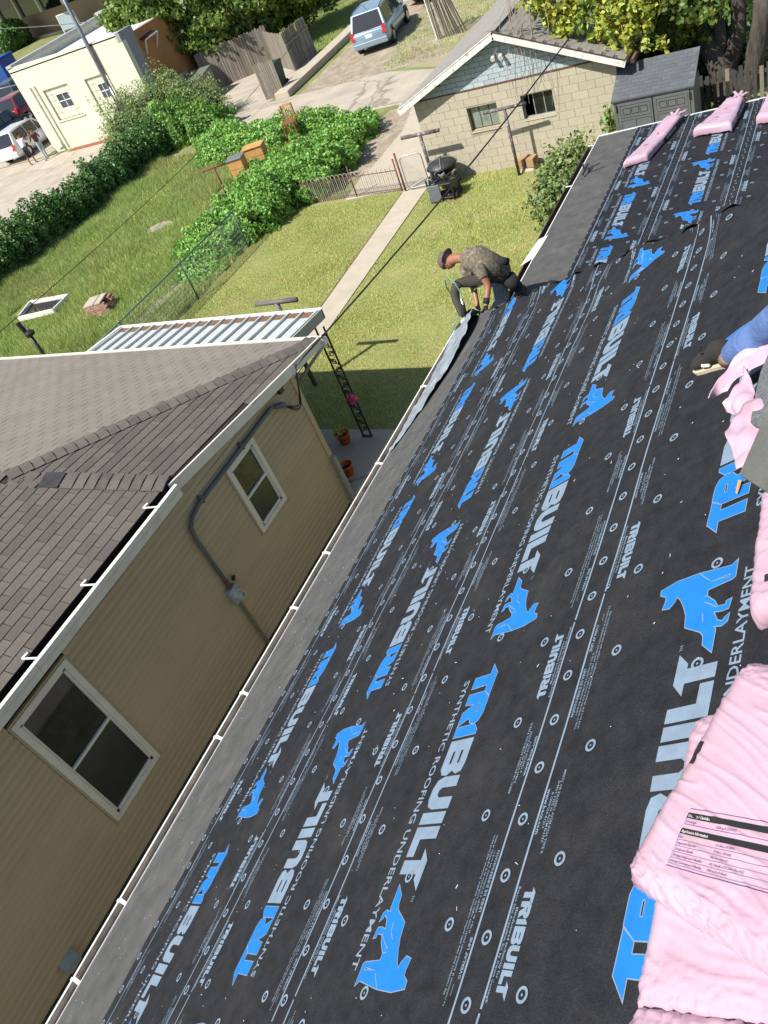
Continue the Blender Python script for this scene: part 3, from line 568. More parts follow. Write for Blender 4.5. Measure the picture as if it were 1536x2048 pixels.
mb = MB(); mb.add(*(lambda n: ([(XW+.10+h, 4.885+r*math.cos(2*math.pi*k/n), 1.19+r*math.sin(2*math.pi*k/n)) for h, r in ((0,.075),(.05,.07),(.05,.055),(.12,.052)) for k in range(n)], [(i*n+k, i*n+(k+1) % n, (i+1)*n+(k+1) % n, (i+1)*n+k) for i in range(3) for k in range(n)]+[tuple(3*n+k for k in range(n))]))(18)); g_ = obj('meter_glass', mb, mat('meter_face', (0.55, 0.57, 0.5), 0.25, 0.08, 6), EL)
mb = MB(); mb.box((XW+.222, 4.855, 1.20), (XW+.2245, 4.915, 1.215)); obj('dial_slot', mb, black_m, g_); mb = MB(); mb.box((XW+.222, 4.86, 1.165), (XW+.2245, 4.905, 1.185)); obj('meter_label', mb, ink_blue, g_)
mb = MB(); mb.bar((XW+.06, 4.99, 1.34), (XW+.06, 5.03, 1.40), .02, .06); obj('strap', mb, black_m, EL)
mb = MB()
A0 = Vector((-7.2, 7.93, 2.80))
for k, (dx, dy, dz) in enumerate([(.06, -.42, -.62), (.09, -.36, -.70), (.03, -.30, -.58), (.10, -.50, -.66)]):
    e = Vector((x+.03, 7.42, 2.46)); m1 = Vector((XW+.10+dx, 7.55+dy*.1, 2.1+dz*.12+k*.03)); pp = []
    for i in range(15):
        t = i/14; pp.append(((1-t)**3)*A0+3*(1-t)**2*t*Vector((XW+.06, 7.75, 2.3))+3*(1-t)*t*t*Vector((m1.x, 7.72+.03*k, 1.95+.05*k))+t**3*e)
    mb.tube(pp, .008, 5)
mb.box((XW, 7.50, 2.60), (XW+.06, 7.60, 2.68)); obj('cable_loops', mb, black_m, EL)
vp = P(143, 1925, 0, XW+.06); mb = MB(); mb.box((XW+.008, vp[1]-.09, vp[2]-.07), (XW+.10, vp[1]+.09, vp[2]+.07)); mb.extr([(XW+.10, vp[1]-.10, vp[2]+.07), (XW+.008, vp[1]-.10, vp[2]+.085), (XW+.008, vp[1]-.10, vp[2]+.11), (XW+.13, vp[1]-.10, vp[2]+.06)], (0, .20, 0)); obj('vent_hood', mb, mat('meter_grey', (0.33, 0.37, 0.36)), NH, fix=True)
# main roof surfaces.  hip corner, gutter line, crest
KZ = 2.75; KY = 8.66; KX = -7.24
def hip_pt(t):
    d = ray(0, 958); n = np.array([math.sin(R(63)), -math.cos(R(63)), 0.]); c0 = np.array([KX, KY, KZ]); tt = n@(c0-CC)/(n@d); return CC+tt*d
HP = hip_pt(0); tK = (HP[2]-KZ)/(KY-HP[1])
GX, GZ = -7.40, 3.19
tA = (HP[2]-GZ)/(GX-HP[0])
F0v = Vector((-7.33, 4.98, 3.18)); F1v = Vector((KX-.02, 8.63, 2.77)); HPv = Vector(HP)
def shingle_field(o, a, b, poly2, me_list, exp, wid, parent, jitter=.004, phase=0):
    """tabs laid on a plane: o origin, a along the course, b up the slope; poly2(x,y) says what lies inside"""
    a = Vector(a).normalized(); b = Vector(b).normalized(); n = a.cross(b).normalized()
    if n.z < 0: n = -n
    ms = []
    return a, b, n
def tab_mesh(w, h, t, m, name='shingle'):
    g = .005; mb = MB(); mb.add([(g,0,0),(w-g,0,0),(w-g,h*1.25,-.004),(g,h*1.25,-.004),(g,0,t),(w-g,0,t),(w-g,h*1.25,.001),(g,h*1.25,.001)], [(4,5,6,7),(0,1,5,4),(1,2,6,5),(3,0,4,7)])
    return mb.mesh(name, m)
def inside(p, poly):
    r = False; n = len(poly)
    for i in range(n):
        x0, y0 = poly[i]; x1, y1 = poly[(i+1) % n]
        if (y0 > p[1]) != (y1 > p[1]) and p[0] < (x1-x0)*(p[1]-y0)/(y1-y0)+x0: r = not r
    return r
def lay(corners, adir, exp, wid, me, parent, under, name_under='roof_slope', limit=150, t=.007, margin=.02, joined=None, stagger=.5, brk=0, loose=False):
    """cover a plane polygon (3D corners) with courses parallel to adir"""
    c0 = Vector(corners[0]); n = (Vector(corners[1])-c0).cross(Vector(corners[2])-c0).normalized()
    if n.z < 0: n = -n
    a = Vector(adir); a = (a-n*a.dot(n)).normalized(); b = n.cross(a)
    if b.z < 0: b = -b; a = -a
    if a.cross(b).dot(n) < 0: a = -a
    q = [((Vector(c)-c0).dot(a), (Vector(c)-c0).dot(b)) for c in corners]
    mb = MB(); cs = [Vector(c)-n*.004 for c in corners]; mb.add(cs+[c-n*.08 for c in cs], [tuple(range(len(cs))), tuple(reversed(range(len(cs), 2*len(cs))))]+[(i, i+len(cs), (i+1) % len(cs)+len(cs), (i+1) % len(cs)) for i in range(len(cs))])
    obj(name_under, mb, under, parent, fix=True)
    x0 = min(p[0] for p in q); x1 = max(p[0] for p in q); y0 = min(p[1] for p in q); y1 = max(p[1] for p in q); ms = []
    r = 0; y = y0
    while y < y1:
        x = x0-(r % 2)*wid*stagger-rnd.uniform(0, brk)
        while x < x1:
            if inside((x+wid*.5, y+exp*.4), q) and (loose or (inside((x+wid*.12, y+exp*.3), q) and inside((x+wid*.88, y+exp*.3), q))):
                o = c0+a*(x)+b*(y)+n*(rnd.uniform(0, .0015)); ms.append(frame_m(o, a, b, n))
            x += wid
        y += exp; r += 1
    pieces('shingle', me, ms, parent, limit=limit)
    return a, b, n
def caps(p0, p1, n_up, wing, me_w, parent, step=.14, side0=None, side1=None, name='ridge_cap', m=None, limit=60):
    """bent cap shingles along a ridge or hip; side0/side1 are down-slope directions"""
    p0 = Vector(p0); p1 = Vector(p1); d = (p1-p0); L_ = d.length; d.normalize(); s0 = Vector(side0).normalized(); s1 = Vector(side1).normalized()
    k = int(L_/step); up = Vector(n_up)
    for i in range(k):
        o = p0+d*(i*step); hh = .016; e = step*1.15; mb = MB()
        l0 = up*.030; l1 = up*.020
        mb.add([o+s0*wing+l0, o+l0*1.25, o+s1*wing+l0, o+d*e+s0*wing+l1, o+d*e+l1, o+d*e+s1*wing+l1, o+s0*wing+l0-up*.02, o-up*.0, o+s1*wing+l0-up*.02], [(0,1,4,3),(1,2,5,4),(6,7,1,0),(7,8,2,1)])
        obj(name, mb, m or shing_m, parent)
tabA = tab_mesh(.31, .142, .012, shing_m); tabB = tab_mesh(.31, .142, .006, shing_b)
A0_ = Vector((GX, -2.2, GZ)); upA = Vector((-1, 0, tA)).normalized()
crest = HPv+Vector((-1.2, 0, 1.2*tA))
lay([A0_, F0v, HPv, HPv+upA*1.5, HPv+upA*1.5+Vector((0, -(HPv.y+2.2), 0))], (0, 1, 0), .142, .31, tabA, NH, under_sh, limit=170, loose=True)
lay([HPv, F0v, F1v, Vector((KX-.03, KY-.03, KZ+.01))], (0, 1, -.05), .142, .31, tabA, NH, under_sh, limit=120, loose=True)
KL = -17.6
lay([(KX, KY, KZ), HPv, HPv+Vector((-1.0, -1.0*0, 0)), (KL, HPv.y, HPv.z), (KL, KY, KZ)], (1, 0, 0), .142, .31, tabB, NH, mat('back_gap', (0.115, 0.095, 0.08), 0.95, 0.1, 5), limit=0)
sA = Vector((1, 0, -tA)); sK = Vector((0, 1, -tK))
nB = (F1v-F0v).cross(HPv-F0v).normalized(); nB = nB if nB.z > 0 else -nB
dh = (HPv-Vector((KX, KY, KZ))); 
dB = (nB.cross(dh)).normalized(); dB = dB if dB.z < 0 else -dB
nK = Vector((0, tK, 1)).normalized(); dK = dh.cross(nK).normalized(); dK = dK if dK.z < 0 else -dK
caps((KX, KY, KZ), HPv, (nB+nK).normalized(), .145, 0, NH, side0=dB, side1=dK, step=.15)
nA = Vector((tA, 0, 1)).normalized(); cr = HPv-F0v; e0 = cr.cross(nA).normalized(); e0 = e0 if e0.y < 0 else -e0; e1 = cr.cross(nB).normalized(); e1 = e1 if e1.y > 0 else -e1
caps(F0v, F0v+cr*.62, (nA+nB).normalized(), .15, 0, NH, side0=e0, side1=e1, step=.15, name='valley_cap')
mb = MB(); q0 = F0v+cr*.62; u_ = (nA+nB).normalized(); mb.add([q0+e0*.14+u_*.026, q0+e1*.14+u_*.026, q0+cr*.12+e1*.14+u_*.024, q0+cr*.12+e0*.14+u_*.024], [(0,1,2,3)]); obj('bare_cap', mb, mat('cap_underside', (0.05, 0.05, 0.052), 0.95, 0.2, 9, grain=0.4, gscale=150), NH, fix=True)
# eaves
gutter(NH, GX+.02, .0, 0, 0, 0, 0, 0, 0, []) if False else None
g_ = obj('gutter', MB().extr([(GX+.03, -2.5, 3.17), (GX+.03, -2.5, 3.03), (GX+.225, -2.5, 3.03), (GX+.225, -2.5, 3.15), (GX+.215, -2.5, 3.15), (GX+.215, -2.5, 3.045), (GX+.045, -2.5, 3.045), (GX+.045, -2.5, 3.17)], (0, 7.47, 0)), debris_m, NH, fix=True)  # trough walls coloured near-black with the debris material
for y0_, y1_ in ((-2.5, -.8), (-.795, 2.3), (2.305, 4.5), (4.505, 4.985)):
    obj('gutter_lip', MB().extr([(GX+.20, y0_, 3.175), (GX+.245, y0_, 3.17), (GX+.25, y0_, 3.13), (GX+.232, y0_, 3.09), (GX+.228, y0_, 3.02), (GX+.04, y0_, 3.015), (GX+.04, y0_, 3.005), (GX+.236, y0_, 3.008), (GX+.24, y0_, 3.085), (GX+.258, y0_, 3.13), (GX+.25, y0_, 3.182), (GX+.20, y0_, 3.185)], (0, y1_-y0_, 0)), cream_m, g_, fix=True)
mb = MB()
for i in range(500):
    p = Vector((GX+rnd.uniform(.05,.21), rnd.uniform(-1, 4.9), 3.05+rnd.uniform(0,.035))); a_ = rnd.uniform(0,6.28); mb.bar(p, p+Vector((math.cos(a_)*.04, math.sin(a_)*.05, rnd.uniform(-.01,.03))), .012, .004)
obj('gutter_debris', mb, debris_m, g_, kind='stuff')
for y in (4.55, 3.33, 2.33, 1.3, .2):
    mb = MB(); mb.bar((GX+.03, y-.01, 3.20), (GX+.23, y+.05, 3.18), .022, .008); mb.bar((GX+.03, y-.01, 3.20), (GX+.05, y+.07, 3.205), .03, .01); obj('gutter_hanger', mb, white_m, g_)
mb = MB(); mb.bar(Vector((-7.305, 4.97, 3.095)), Vector((KX+.03, 8.68, 2.70)), .03, .16); obj('fascia', mb, cream_m, NH, bevel=.004)
mb = MB(); mb.add([(GX+.03, -2.5, 3.03), (GX+.03, 8.66, 2.66), (XW-.03, 8.66, 2.66), (XW-.03, -2.5, 3.03)], [(0,1,2,3)]); obj('soffit', mb, cream_m, NH)
mb = MB(); mb.bar((KX+.05, KY+.015, KZ-.05), (KL, KY+.015, KZ-.05), .012, .12); obj('back_fascia', mb, cream_m, NH)
mb = MB(); mb.bar((KX+.08, KY+.05, KZ-.005), (KL, KY+.05, KZ-.005), .07, .03); gb = obj('back_gutter', mb, cream_m, NH)
mb = MB(); mb.tube([(-7.62, 8.62, 2.6), (-7.62, 8.50, 2.3), (-7.55, 8.05, .9), (-7.55, 8.0, .1)], .045, 8); mb.box((-7.66, 8.55, 2.5), (-7.56, 8.68, 2.72))
ds = MB(); b0 = Vector((KX+.05, KY+.07, 2.62)); ds.bar(b0, Vector(G(600, 760, 1.9)), .07, .05); ds.bar(b0+Vector((0,0,.0)), b0+Vector((0,0,.1)), .1, .09)
o = obj('downspout_elbow', ds, white_m, NH)
mb = MB(); mb.box((XW+.025, 7.86, 0.02), (XW+.10, 7.95, 1.02)); obj('downspout', mb, mat('downspout_grey', (0.33, 0.33, 0.28), 0.6, 0.08, 4), NH, bevel=.01)
# service cable in the air
def sag_cable(name, label, a, b, sag, r, m, n=26, extra=None):
    a = Vector(a); b = Vector(b); pts = [a.lerp(b, i/n)-Vector((0, 0, sag*4*(i/n)*(1-i/n))) for i in range(n+1)]; mb = MB(); mb.tube(pts, r, 5)
    if extra: mb.tube([p+Vector((extra*math.cos(i*1.3), extra*math.sin(i*1.3), 0)) for i, p in enumerate(pts)], r*.7, 4)
    return tag(obj(name, mb, m, smooth=True), label, 'cable')
cb = P(1122, 120, 1, 20.2); 
sag_cable('service_cable', 'twisted black service cable slanting from the tan house past the clothes poles', A0, P(1165, 40, 1, 17), .12, .014, black_m, extra=.012)
# ------------------------------------------------------------------ patio canopy
PC = thing('patio_canopy', 'ribbed grey metal patio canopy behind the tan house on a black scrolled post', 'canopy', (-10, 9.2, 0))
PY0, PY1, PZ0, PZ1, PX0, PX1 = 8.74, 9.74, 2.70, 2.60, -12.55, -7.80
mb = MB(); mb.extr([(PX0, PY0, PZ0), (PX0, PY1, PZ1), (PX0, PY1, PZ1-.02), (PX0, PY0, PZ0-.02)], (PX1-PX0, 0, 0)); obj('roof_pan', mb, metalroof_m, PC, fix=True)
k = 16
for i in range(k+1):
    x = PX0+.05+(PX1-PX0-.1)*i/k; mb = MB(); mb.bar((x, PY0, PZ0+.02), (x, PY1-.04, PZ1+.02), .03, .055); obj('roof_rib', mb, rib_m, PC)
    if i < k:
        mb = MB(); mb.box((x+.03, PY1-.20+rnd.uniform(-.02,.03), PZ1+.001), (x+.24, PY1-.045, PZ1+.022+rnd.uniform(0,.01))); obj('leaf_litter', mb, leaf_litter, PC)
mb = MB(); mb.box((PX0-.02, PY1-.03, PZ1-.11), (PX1+.03, PY1-.005, PZ1+.05)); mb.box((PX0-.02, PY1-.005, PZ1+.03), (PX1+.03, PY1+.03, PZ1+.05)); obj('front_fascia', mb, white_m, PC)
mb = MB(); mb.extr([(PX1, PY0, PZ0-.13), (PX1, PY1, PZ1-.13), (PX1, PY1, PZ1+.045), (PX1, PY0, PZ0+.045)], (.03, 0, 0)); obj('side_fascia', mb, mat('canopy_side', (0.30, 0.33, 0.29), 0.6, 0.05, 4), PC, fix=True)
mb = MB(); mb.extr([(PX0-.04, PY0, PZ0-.10), (PX0-.04, PY1, PZ1-.10), (PX0-.04, PY1, PZ1+.06), (PX0-.04, PY0, PZ0+.06)], (.06, 0, 0)); obj('side_fascia', mb, white_m, PC, fix=True)
def scroll_post(x, y, z0, z1, w=.17):
    p = MB()
    for sx in (-w/2, w/2): p.bar((x+sx, y, z0), (x+sx, y, z1), .025, .025)
    p.bar((x-w/2-.02, y, z0+.01), (x+w/2+.02, y, z0+.01), .05, .02)
    po = obj('scroll_post', p, black_m, PC)
    z = z0+.08; s = 1
    while z < z1-.2:
        q = MB(); pts = []
        for i in range(18):
            t = i/17; a = t*math.pi*2.6; r = .06*(1-.55*t); pts.append((x+s*.012+s*r*math.cos(a)*.9, y, z+.09+r*math.sin(a)))
        q.tube(pts, .008, 5); q.bar((x-s*w/2, y, z+.02), (x+s*w/2, y, z+.17), .014, .014); obj('scroll', q, black_m, po); z += .165; s = -s
scroll_post(-7.72, 9.42, .15, 2.5); 
mb = MB(); mb.bar((-12.3, 9.5, .15), (-12.3, 9.5, 2.5), .08, .08); obj('post', mb, black_m, PC)
def flower_pot(loc, lab, r=.125, h=.21, m=None, leaf=0):
    t = thing('plant_pot', lab, 'plant pot', loc, 'orange plant pots on the patio'); m = m or mat('orange_plastic', (0.55, 0.12, 0.02), 0.5, 0.05, 6)
    mb = MB(); mb.lathe(loc, [(r*.75, 0), (r*.97, h*.86), (r*1.08, h*.88), (r*1.1, h), (r*1.0, h), (r*.92, h*.85), (r*.75, h*.5)], 20); obj('pot', mb, m, t, smooth=True)
    mb = MB(); mb.lathe((loc[0], loc[1], loc[2]+h*.5), [(r*.9, 0), (r*.9, .02)], 14); obj('soil', mb, debris_m, t)
    if leaf:
        pt = nr.normal(0, .05, (leaf, 3))+np.array(loc)+np.array([-.06, -.03, h+.05]); leafcloud('plant', pt, nr.normal(0, 1, (leaf, 3)), .045, yel_m, t)
    return t
flower_pot(tuple(G(692, 884, .15)), 'orange plant pot with yellowing leaves beside the black scrolled post', leaf=70)
flower_pot((-7.63, 8.42, .15), 'orange plant pot half hidden at the corner of the tan house')
t = thing('hanging_toy', 'pink and red toy hung on the black scrolled post', 'toy', (-7.66, 9.44, 1.15))
for dx, dz in ((0, 0), (.10, .0), (.05, .06), (.04, -.05)):
    mb = MB(); mb.lathe((-7.70+dx, 9.36, 1.05+dz), [(.004, -.04), (.04, -.03), (.055, 0), (.04, .03), (.004, .04)], 12); obj('petal', mb, flat('pink_toy', (0.75, 0.05, 0.15), 0.4), t, smooth=True)
mb = MB(); mb.box((-7.66, 9.34, .93), (-7.61, 9.37, .99)); obj('blue_bead', mb, ink_blue, t)
# ------------------------------------------------------------------ block garage
GY = 20.76
GA = thing('block_garage', 'tan block garage with pale blue shingled gable, peeling white rake and two small windows', 'garage', (-8.2, 22.5, 0))
gx0, gx1 = -10.86, -5.45; ez = 1.98
apx = -8.12
_ra, _rb, _rc = P(983, 66, 1, 20.46), P(796, 221, 1, 20.46), P(1250, 122, 1, 20.46); apx = float(_ra[0])
def gz(x): return float(_ra[2]-(apx-x)*(_ra[2]-_rb[2])/(apx-_rb[0]) if x < apx else _ra[2]-(x-apx)*(_ra[2]-_rc[2])/(_rc[0]-apx))
gwins = [(-9.40, -8.57, 1.14, 1.74), (-7.90, -7.07, 1.17, 1.76)]
mb = MB()
# wall core with real openings
xs_ = [gx0+.01, gwins[0][0], gwins[0][1], gwins[1][0], gwins[1][1], gx1-.01]
for i in range(5):
    if i in (1, 3): g0 = gwins[0 if i == 1 else 1]; mb.box((xs_[i], GY+.012, 0), (xs_[i+1], GY+.2, g0[2])); mb.box((xs_[i], GY+.012, g0[3]), (xs_[i+1], GY+.2, ez+.1))
    else: mb.box((xs_[i], GY+.012, 0), (xs_[i+1], GY+.2, ez+.1))
mb.box((gx0+.01, GY+.2, 0), (gx0+.2, 29.5, ez+.1)); mb.box((gx1-.2, GY+.2, 0), (gx1-.01, 29.5, ez+.1)); mb.box((gx0, 29.3, 0), (gx1, 29.5, ez+.1))
obj('wall', mb, mortar_m, GA)
mb = MB(); mb.extr([(gx0+.01, GY+.03, ez+.0), (gx1-.01, GY+.03, ez), (gx1-.01, GY+.03, gz(gx1)-.12), (apx, GY+.03, gz(apx)-.1), (gx0+.01, GY+.03, gz(gx0)-.12)], (0, .12, 0)); obj('gable_wall', mb, gable_gap, GA, fix=True)
mb = MB(); mb.box((gx0+.3, GY+.6, .01), (gx1-.3, GY+.62, 2)); obj('inner_dark', mb, dark_m, GA)
BL, BH = .406, .1975
def slab(w, h, t, m, nm): m_ = MB(); g = .0035; m_.add([(g,0,g),(w-g,0,g),(w-g,0,h-g),(g,0,h-g),(g+.002,-t,g+.002),(w-g-.002,-t,g+.002),(w-g-.002,-t,h-g-.002),(g+.002,-t,h-g-.002)], [(4,5,6,7),(0,1,5,4),(1,2,6,5),(2,3,7,6),(3,0,4,7)]); return m_.mesh(nm, m)
bm_full = slab(BL, BH, .008, block_m, 'block'); cache_b = {}
def blk(x0, x1, z0, z1):
    k = (round(x1-x0, 3), round(z1-z0, 3))
    if k not in cache_b: cache_b[k] = slab(k[0], k[1], .008, block_m, 'block')
    o = link('concrete_block', cache_b[k], GA); o.matrix_basis = Matrix.Translation((x0, GY+.011, z0))
r = 0; z = 0
while z < 2.17:
    x = gx0-(BL/2 if r % 2 else 0)
    while x < gx1:
        a0, a1 = max(x, gx0), min(x+BL, gx1); z1 = min(z+BH, 2.17)
        spans = [(a0, a1)]
        for w0, w1, wz0, wz1 in gwins:
            if z1 > wz0+.03 and z < wz1-.03: spans = [q for s in spans for q in ((s[0], min(s[1], w0)), (max(s[0], w1), s[1])) if q[1]-q[0] > .03]
        for s in spans: blk(s[0], s[1], z, z1)
        x += BL
    z += BH; r += 1
# side wall courses facing the shed
side_b = slab(BL, BH, .008, block_m, 'block_side'); ms = []
for r in range(10):
    for k in range(20): ms.append(frame_m((gx1-.012, GY+k*BL+(BL/2 if r % 2 else 0), r*BH), (0,1,0), (-1,0,0), (0,0,1)))
pieces('concrete_block', side_b, ms, GA, limit=0)
ms = []
for r in range(10):
    for k in range(20): ms.append(frame_m((gx0+.012, GY+k*BL+BL+(BL/2 if r % 2 else 0), r*BH), (0,-1,0), (1,0,0), (0,0,1)))
pieces('concrete_block', side_b, ms, GA, limit=0)
for w0, w1, wz0, wz1 in gwins:
    f = MB(); y = GY+.13
    f.box((w0, y, wz0), (w1, y+.03, wz0+.03)); f.box((w0, y, wz1-.025), (w1, y+.03, wz1)); f.box((w0, y, wz0), (w0+.025, y+.03, wz1)); f.box((w1-.025, y, wz0), (w1, y+.03, wz1))
    for k in (1, 2): xx = w0+(w1-w0)*k/3; f.box((xx-.01, y, wz0+.03), (xx+.01, y+.03, wz1-.025))
    wo = obj('window', f, rust_m if w0 < -9 else galv_m, GA)
    g = MB()
    for k in range(3):
        if w0 > -9 and k == 0: continue
        xx0 = w0+(w1-w0)*k/3+.012; pane = MB(); pane.box((xx0, y+.012, wz0+.03), (xx0+(w1-w0)/3-.024, y+.016, wz1-.025)); obj('pane', pane, mat('pale_pane', (0.20, 0.25, 0.21), 0.15, 0.15, 5, spec=0.8) if w0 < -9 else glass_m, wo)
    s = MB(); s.extr([(w0-.01, GY-.012, wz0-.045), (w1+.01, GY-.012, wz0-.045), (w1+.01, GY-.012, wz0-.03), (w0-.01, GY-.012, wz0-.03)], (0, .15, .0)); s.extr([(w0, GY-.008, wz0-.03), (w0, GY+.13, wz0-.03), (w0, GY+.13, wz0+.005)], (w1-w0, 0, 0)); obj('sill', s, block_m, wo, fix=True)
# gable shingles
GW, GHs = .30, .118; gs = slab(GW, GHs, .009, gable_m, 'gable_tab'); ms = []
mb = MB(); mb.box((gx0+.28, GY-.016, 2.172), (gx1-.1, GY+.03, 2.195)); obj('gable_band', mb, rust_m, GA)
r = 0; z = 2.196
while z < 3.3:
    x = gx0-(GW/2 if r % 2 else 0)
    while x < gx1:
        if min(gz(x+.03), gz(x+GW-.03)) > z+GHs*.55+.07 and x > gx0-.2 and x+GW < gx1+.2: ms.append(Matrix.Translation((x, GY+.012-.0, z)))
        x += GW
    z += GHs; r += 1
pieces('gable_shingle', gs, ms, GA, limit=280)
yo = 20.46
for sgn, xe in ((-1, float(_rb[0])), (1, float(_rc[0]))):
    a = Vector((apx, yo, gz(apx)+.0)); b = Vector((xe, yo, gz(xe))); mb = MB(); mb.bar(a-Vector((0,0,.07)), b-Vector((0,0,.07)), .035, .15); obj('rake_board', mb, peel_m, GA)
    mb = MB(); mb.bar(a+Vector((0,-.005,.022)), b+Vector((0,-.005,.022)), .05, .018); obj('rake_trim', mb, gut_m if sgn > 0 else white_m, GA)
    mb = MB(); mb.extr([a+Vector((0,.02,-.02)), b+Vector((0,.02,-.02)), b+Vector((0,.02,-.05)), a+Vector((0,.02,-.05))], (0, .5, 0)); obj('soffit', mb, peel_m, GA, fix=True)
    a2 = a+Vector((0,0,.03)); b2 = b+Vector((0,0,.03)); bk = Vector((0, 9.3, 0))
    lay([a2, b2, b2+bk, a2+bk], (0, 1, 0), .142, .31, tab_mesh(.31, .142, .008, groof_m), GA, mat('groof_gap', (0.13, 0.12, 0.11), 0.95, 0.1, 5), limit=110 if sgn > 0 else 60)
mb = MB(); mb.bar((apx, yo, gz(apx)+.05), (apx, yo+9.3, gz(apx)+.05), .22, .02); obj('ridge_cap', mb, groof_m, GA)
mb = MB(); mb.bar((-5.0, yo+.05, gz(-5.12)-.04), (-5.0, 29.4, gz(-5.12)-.04), .09, .08); o = obj('gutter', mb, gut_m, GA)
mb = MB(); mb.bar((-5.0, yo+.1, gz(-5.12)+.005), (-5.0, 29.4, gz(-5.12)+.005), .05, .02); obj('gutter_debris', mb, leaf_litter, o)
fl = P(996, 110, 1, GY-.05); t = thing('flood_light', 'twin white flood lamp under the peak of the pale blue gable', 'lamp', tuple(fl))
mb = MB(); mb.box(fl-np.array([.05,-.01,.05]), fl+np.array([.05,.05,.05])); obj('mount', mb, white_m, t)
for s in (-.11, .09):
    mb = MB(); c = Vector(fl)+Vector((s, -.07, -.01)); mb.tube([c+Vector((0,.06,.02)), c, c+Vector((0,-.07,-.03))], [.025, .05, .06], 12); obj('lamp_head', mb, white_m, t)
# ------------------------------------------------------------------ resin shed
SHX0, SHX1 = P(1224.9, 204.4, 1, 20.0)[0], P(1385, 164.6, 1, 20.0)[0]
SD = thing('garden_shed', 'low grey resin shed with two panelled doors beside the block garage', 'shed', (-4.5, 20.6, 0))
y0 = 20.02; sh = 1.44
mb = MB(); mb.box((SHX0+.03, y0+.03, 0), (SHX1-.03, y0+1.0, sh-.03)); mb.box((SHX0+.0, y0, 0), (SHX0+.07, y0+.05, sh-.03)); mb.box((SHX1-.07, y0, 0), (SHX1, y0+.05, sh-.03)); obj('body', mb, resin_m, SD, bevel=.006)
xm = (SHX0+SHX1)/2
for a, b in ((SHX0+.08, xm-.012), (xm+.012, SHX1-.08)):
    mb = MB(); mb.box((a, y0-.015, .03), (b, y0+.028, sh-.06)); dr = obj('door', mb, resin_m, SD, bevel=.008)
    wd = b-a
    def frame(xa, xb, za, zb, t, pr):
        f = MB(); f.box((xa, y0-.015-pr, za), (xb, y0-.016, za+t)); f.box((xa, y0-.015-pr, zb-t), (xb, y0-.016, zb)); f.box((xa, y0-.015-pr, za+t), (xa+t, y0-.016, zb-t)); f.box((xb-t, y0-.015-pr, za+t), (xb, y0-.016, zb-t)); return f
    obj('door_panel', frame(a+.05, b-.05, .08, sh-.46, .02, .012), resin_m, dr)
    obj('door_panel', frame(a+.05, b-.05, sh-.42, sh-.12, .018, .012), resin_m, dr)
    for k in range(3): xa = a+.11+k*(wd-.22)/3; obj('door_panel', frame(xa+.01, xa+(wd-.22)/3-.01, sh-.34, sh-.19, .012, .018), resin_m, dr)
    mb = MB(); xx = a+wd/2; mb.box((xx-.006, y0-.018, .1), (xx+.006, y0-.016, sh-.48)); obj('door_groove', mb, black_m, dr)
for xx in (SHX0+.075, SHX1-.075):
    mb = MB(); mb.box((xx-.02, y0-.03, sh-.28), (xx+.02, y0-.016, sh-.12)); obj('hinge', mb, black_m, SD)
c0 = Vector((SHX0-.03, y0-.06, sh)); ms = []
sl_ = Vector((0, 1, .42)).normalized(); n_ = Vector((0, -.42, 1)).normalized()
mb = MB(); L_ = 1.18; mb.extr([c0, c0+Vector((SHX1-SHX0+.06, 0, 0)), c0+Vector((SHX1-SHX0+.06, 0, 0))+sl_*L_, c0+sl_*L_], -n_*.05); obj('lid', mb, resinroof, SD, fix=True)
me = tab_mesh(.20, .105, .008, resinroof, 'lid_tile')
for r in range(10):
    for k in range(10):
        x = k*.20-(.1 if r % 2 else 0)+.01
        if x >= 0 and x+.2 < SHX1-SHX0+.07: ms.append(frame_m(c0+Vector((x, 0, 0))+sl_*(.02+r*.113)+n_*.001, (1,0,0), sl_, n_))
pieces('lid_tile', me, ms, SD, limit=100)
# ------------------------------------------------------------------ poles, fences and yard things
def tpole(name, label, base, h, barlen, bdir, m, r=.045, group=None):
    t = thing(name, label, 'clothes pole', base, group); b = Vector(base); d = Vector(bdir).normalized()
    mb = MB(); mb.tube([b, b+Vector((0, 0, h))], r, 10); obj('post', mb, m, t, smooth=True)
    mb = MB(); mb.tube([b+Vector((0,0,h))-d*barlen/2, b+Vector((0,0,h))+d*barlen/2], r, 10); obj('crossbar', mb, m, t, smooth=True); return t
b = G(1039, 351); tpole('clothes_pole', 'peeling T shaped clothes pole in front of the garage windows', b, float(P(1007, 217, 1, b[1])[2]), 1.12, (1, .06, 0), pole_m, .04)
mb = MB(); mb.tube([Vector(b)+Vector((.09,-.02,.35)), Vector(b)+Vector((.08,-.02,1.62))], .018, 6); 
b = G(872, 377); tpole('clothes_pole', 'peeling T shaped clothes pole beside the wire gate', b, float(P(842, 268, 1, b[1])[2]), 1.15, (1, .02, 0), pole_m, .05)
b = P(552, 604, 2, 2.02); tpole('clothes_pole', 'grey T shaped clothes pole rising behind the ribbed patio canopy', (b[0], b[1], 0), 2.02, 1.0, (1, .03, 0), flat('dull_pipe', (.13,.12,.12), .6), .05)
b = G(461, 407); tpole('clothes_pole', 'rusty red T shaped clothes pole in the weedy yard', b, float(P(427, 335, 1, b[1])[2]), .95, (1, .25, .03), rust_m, .035)
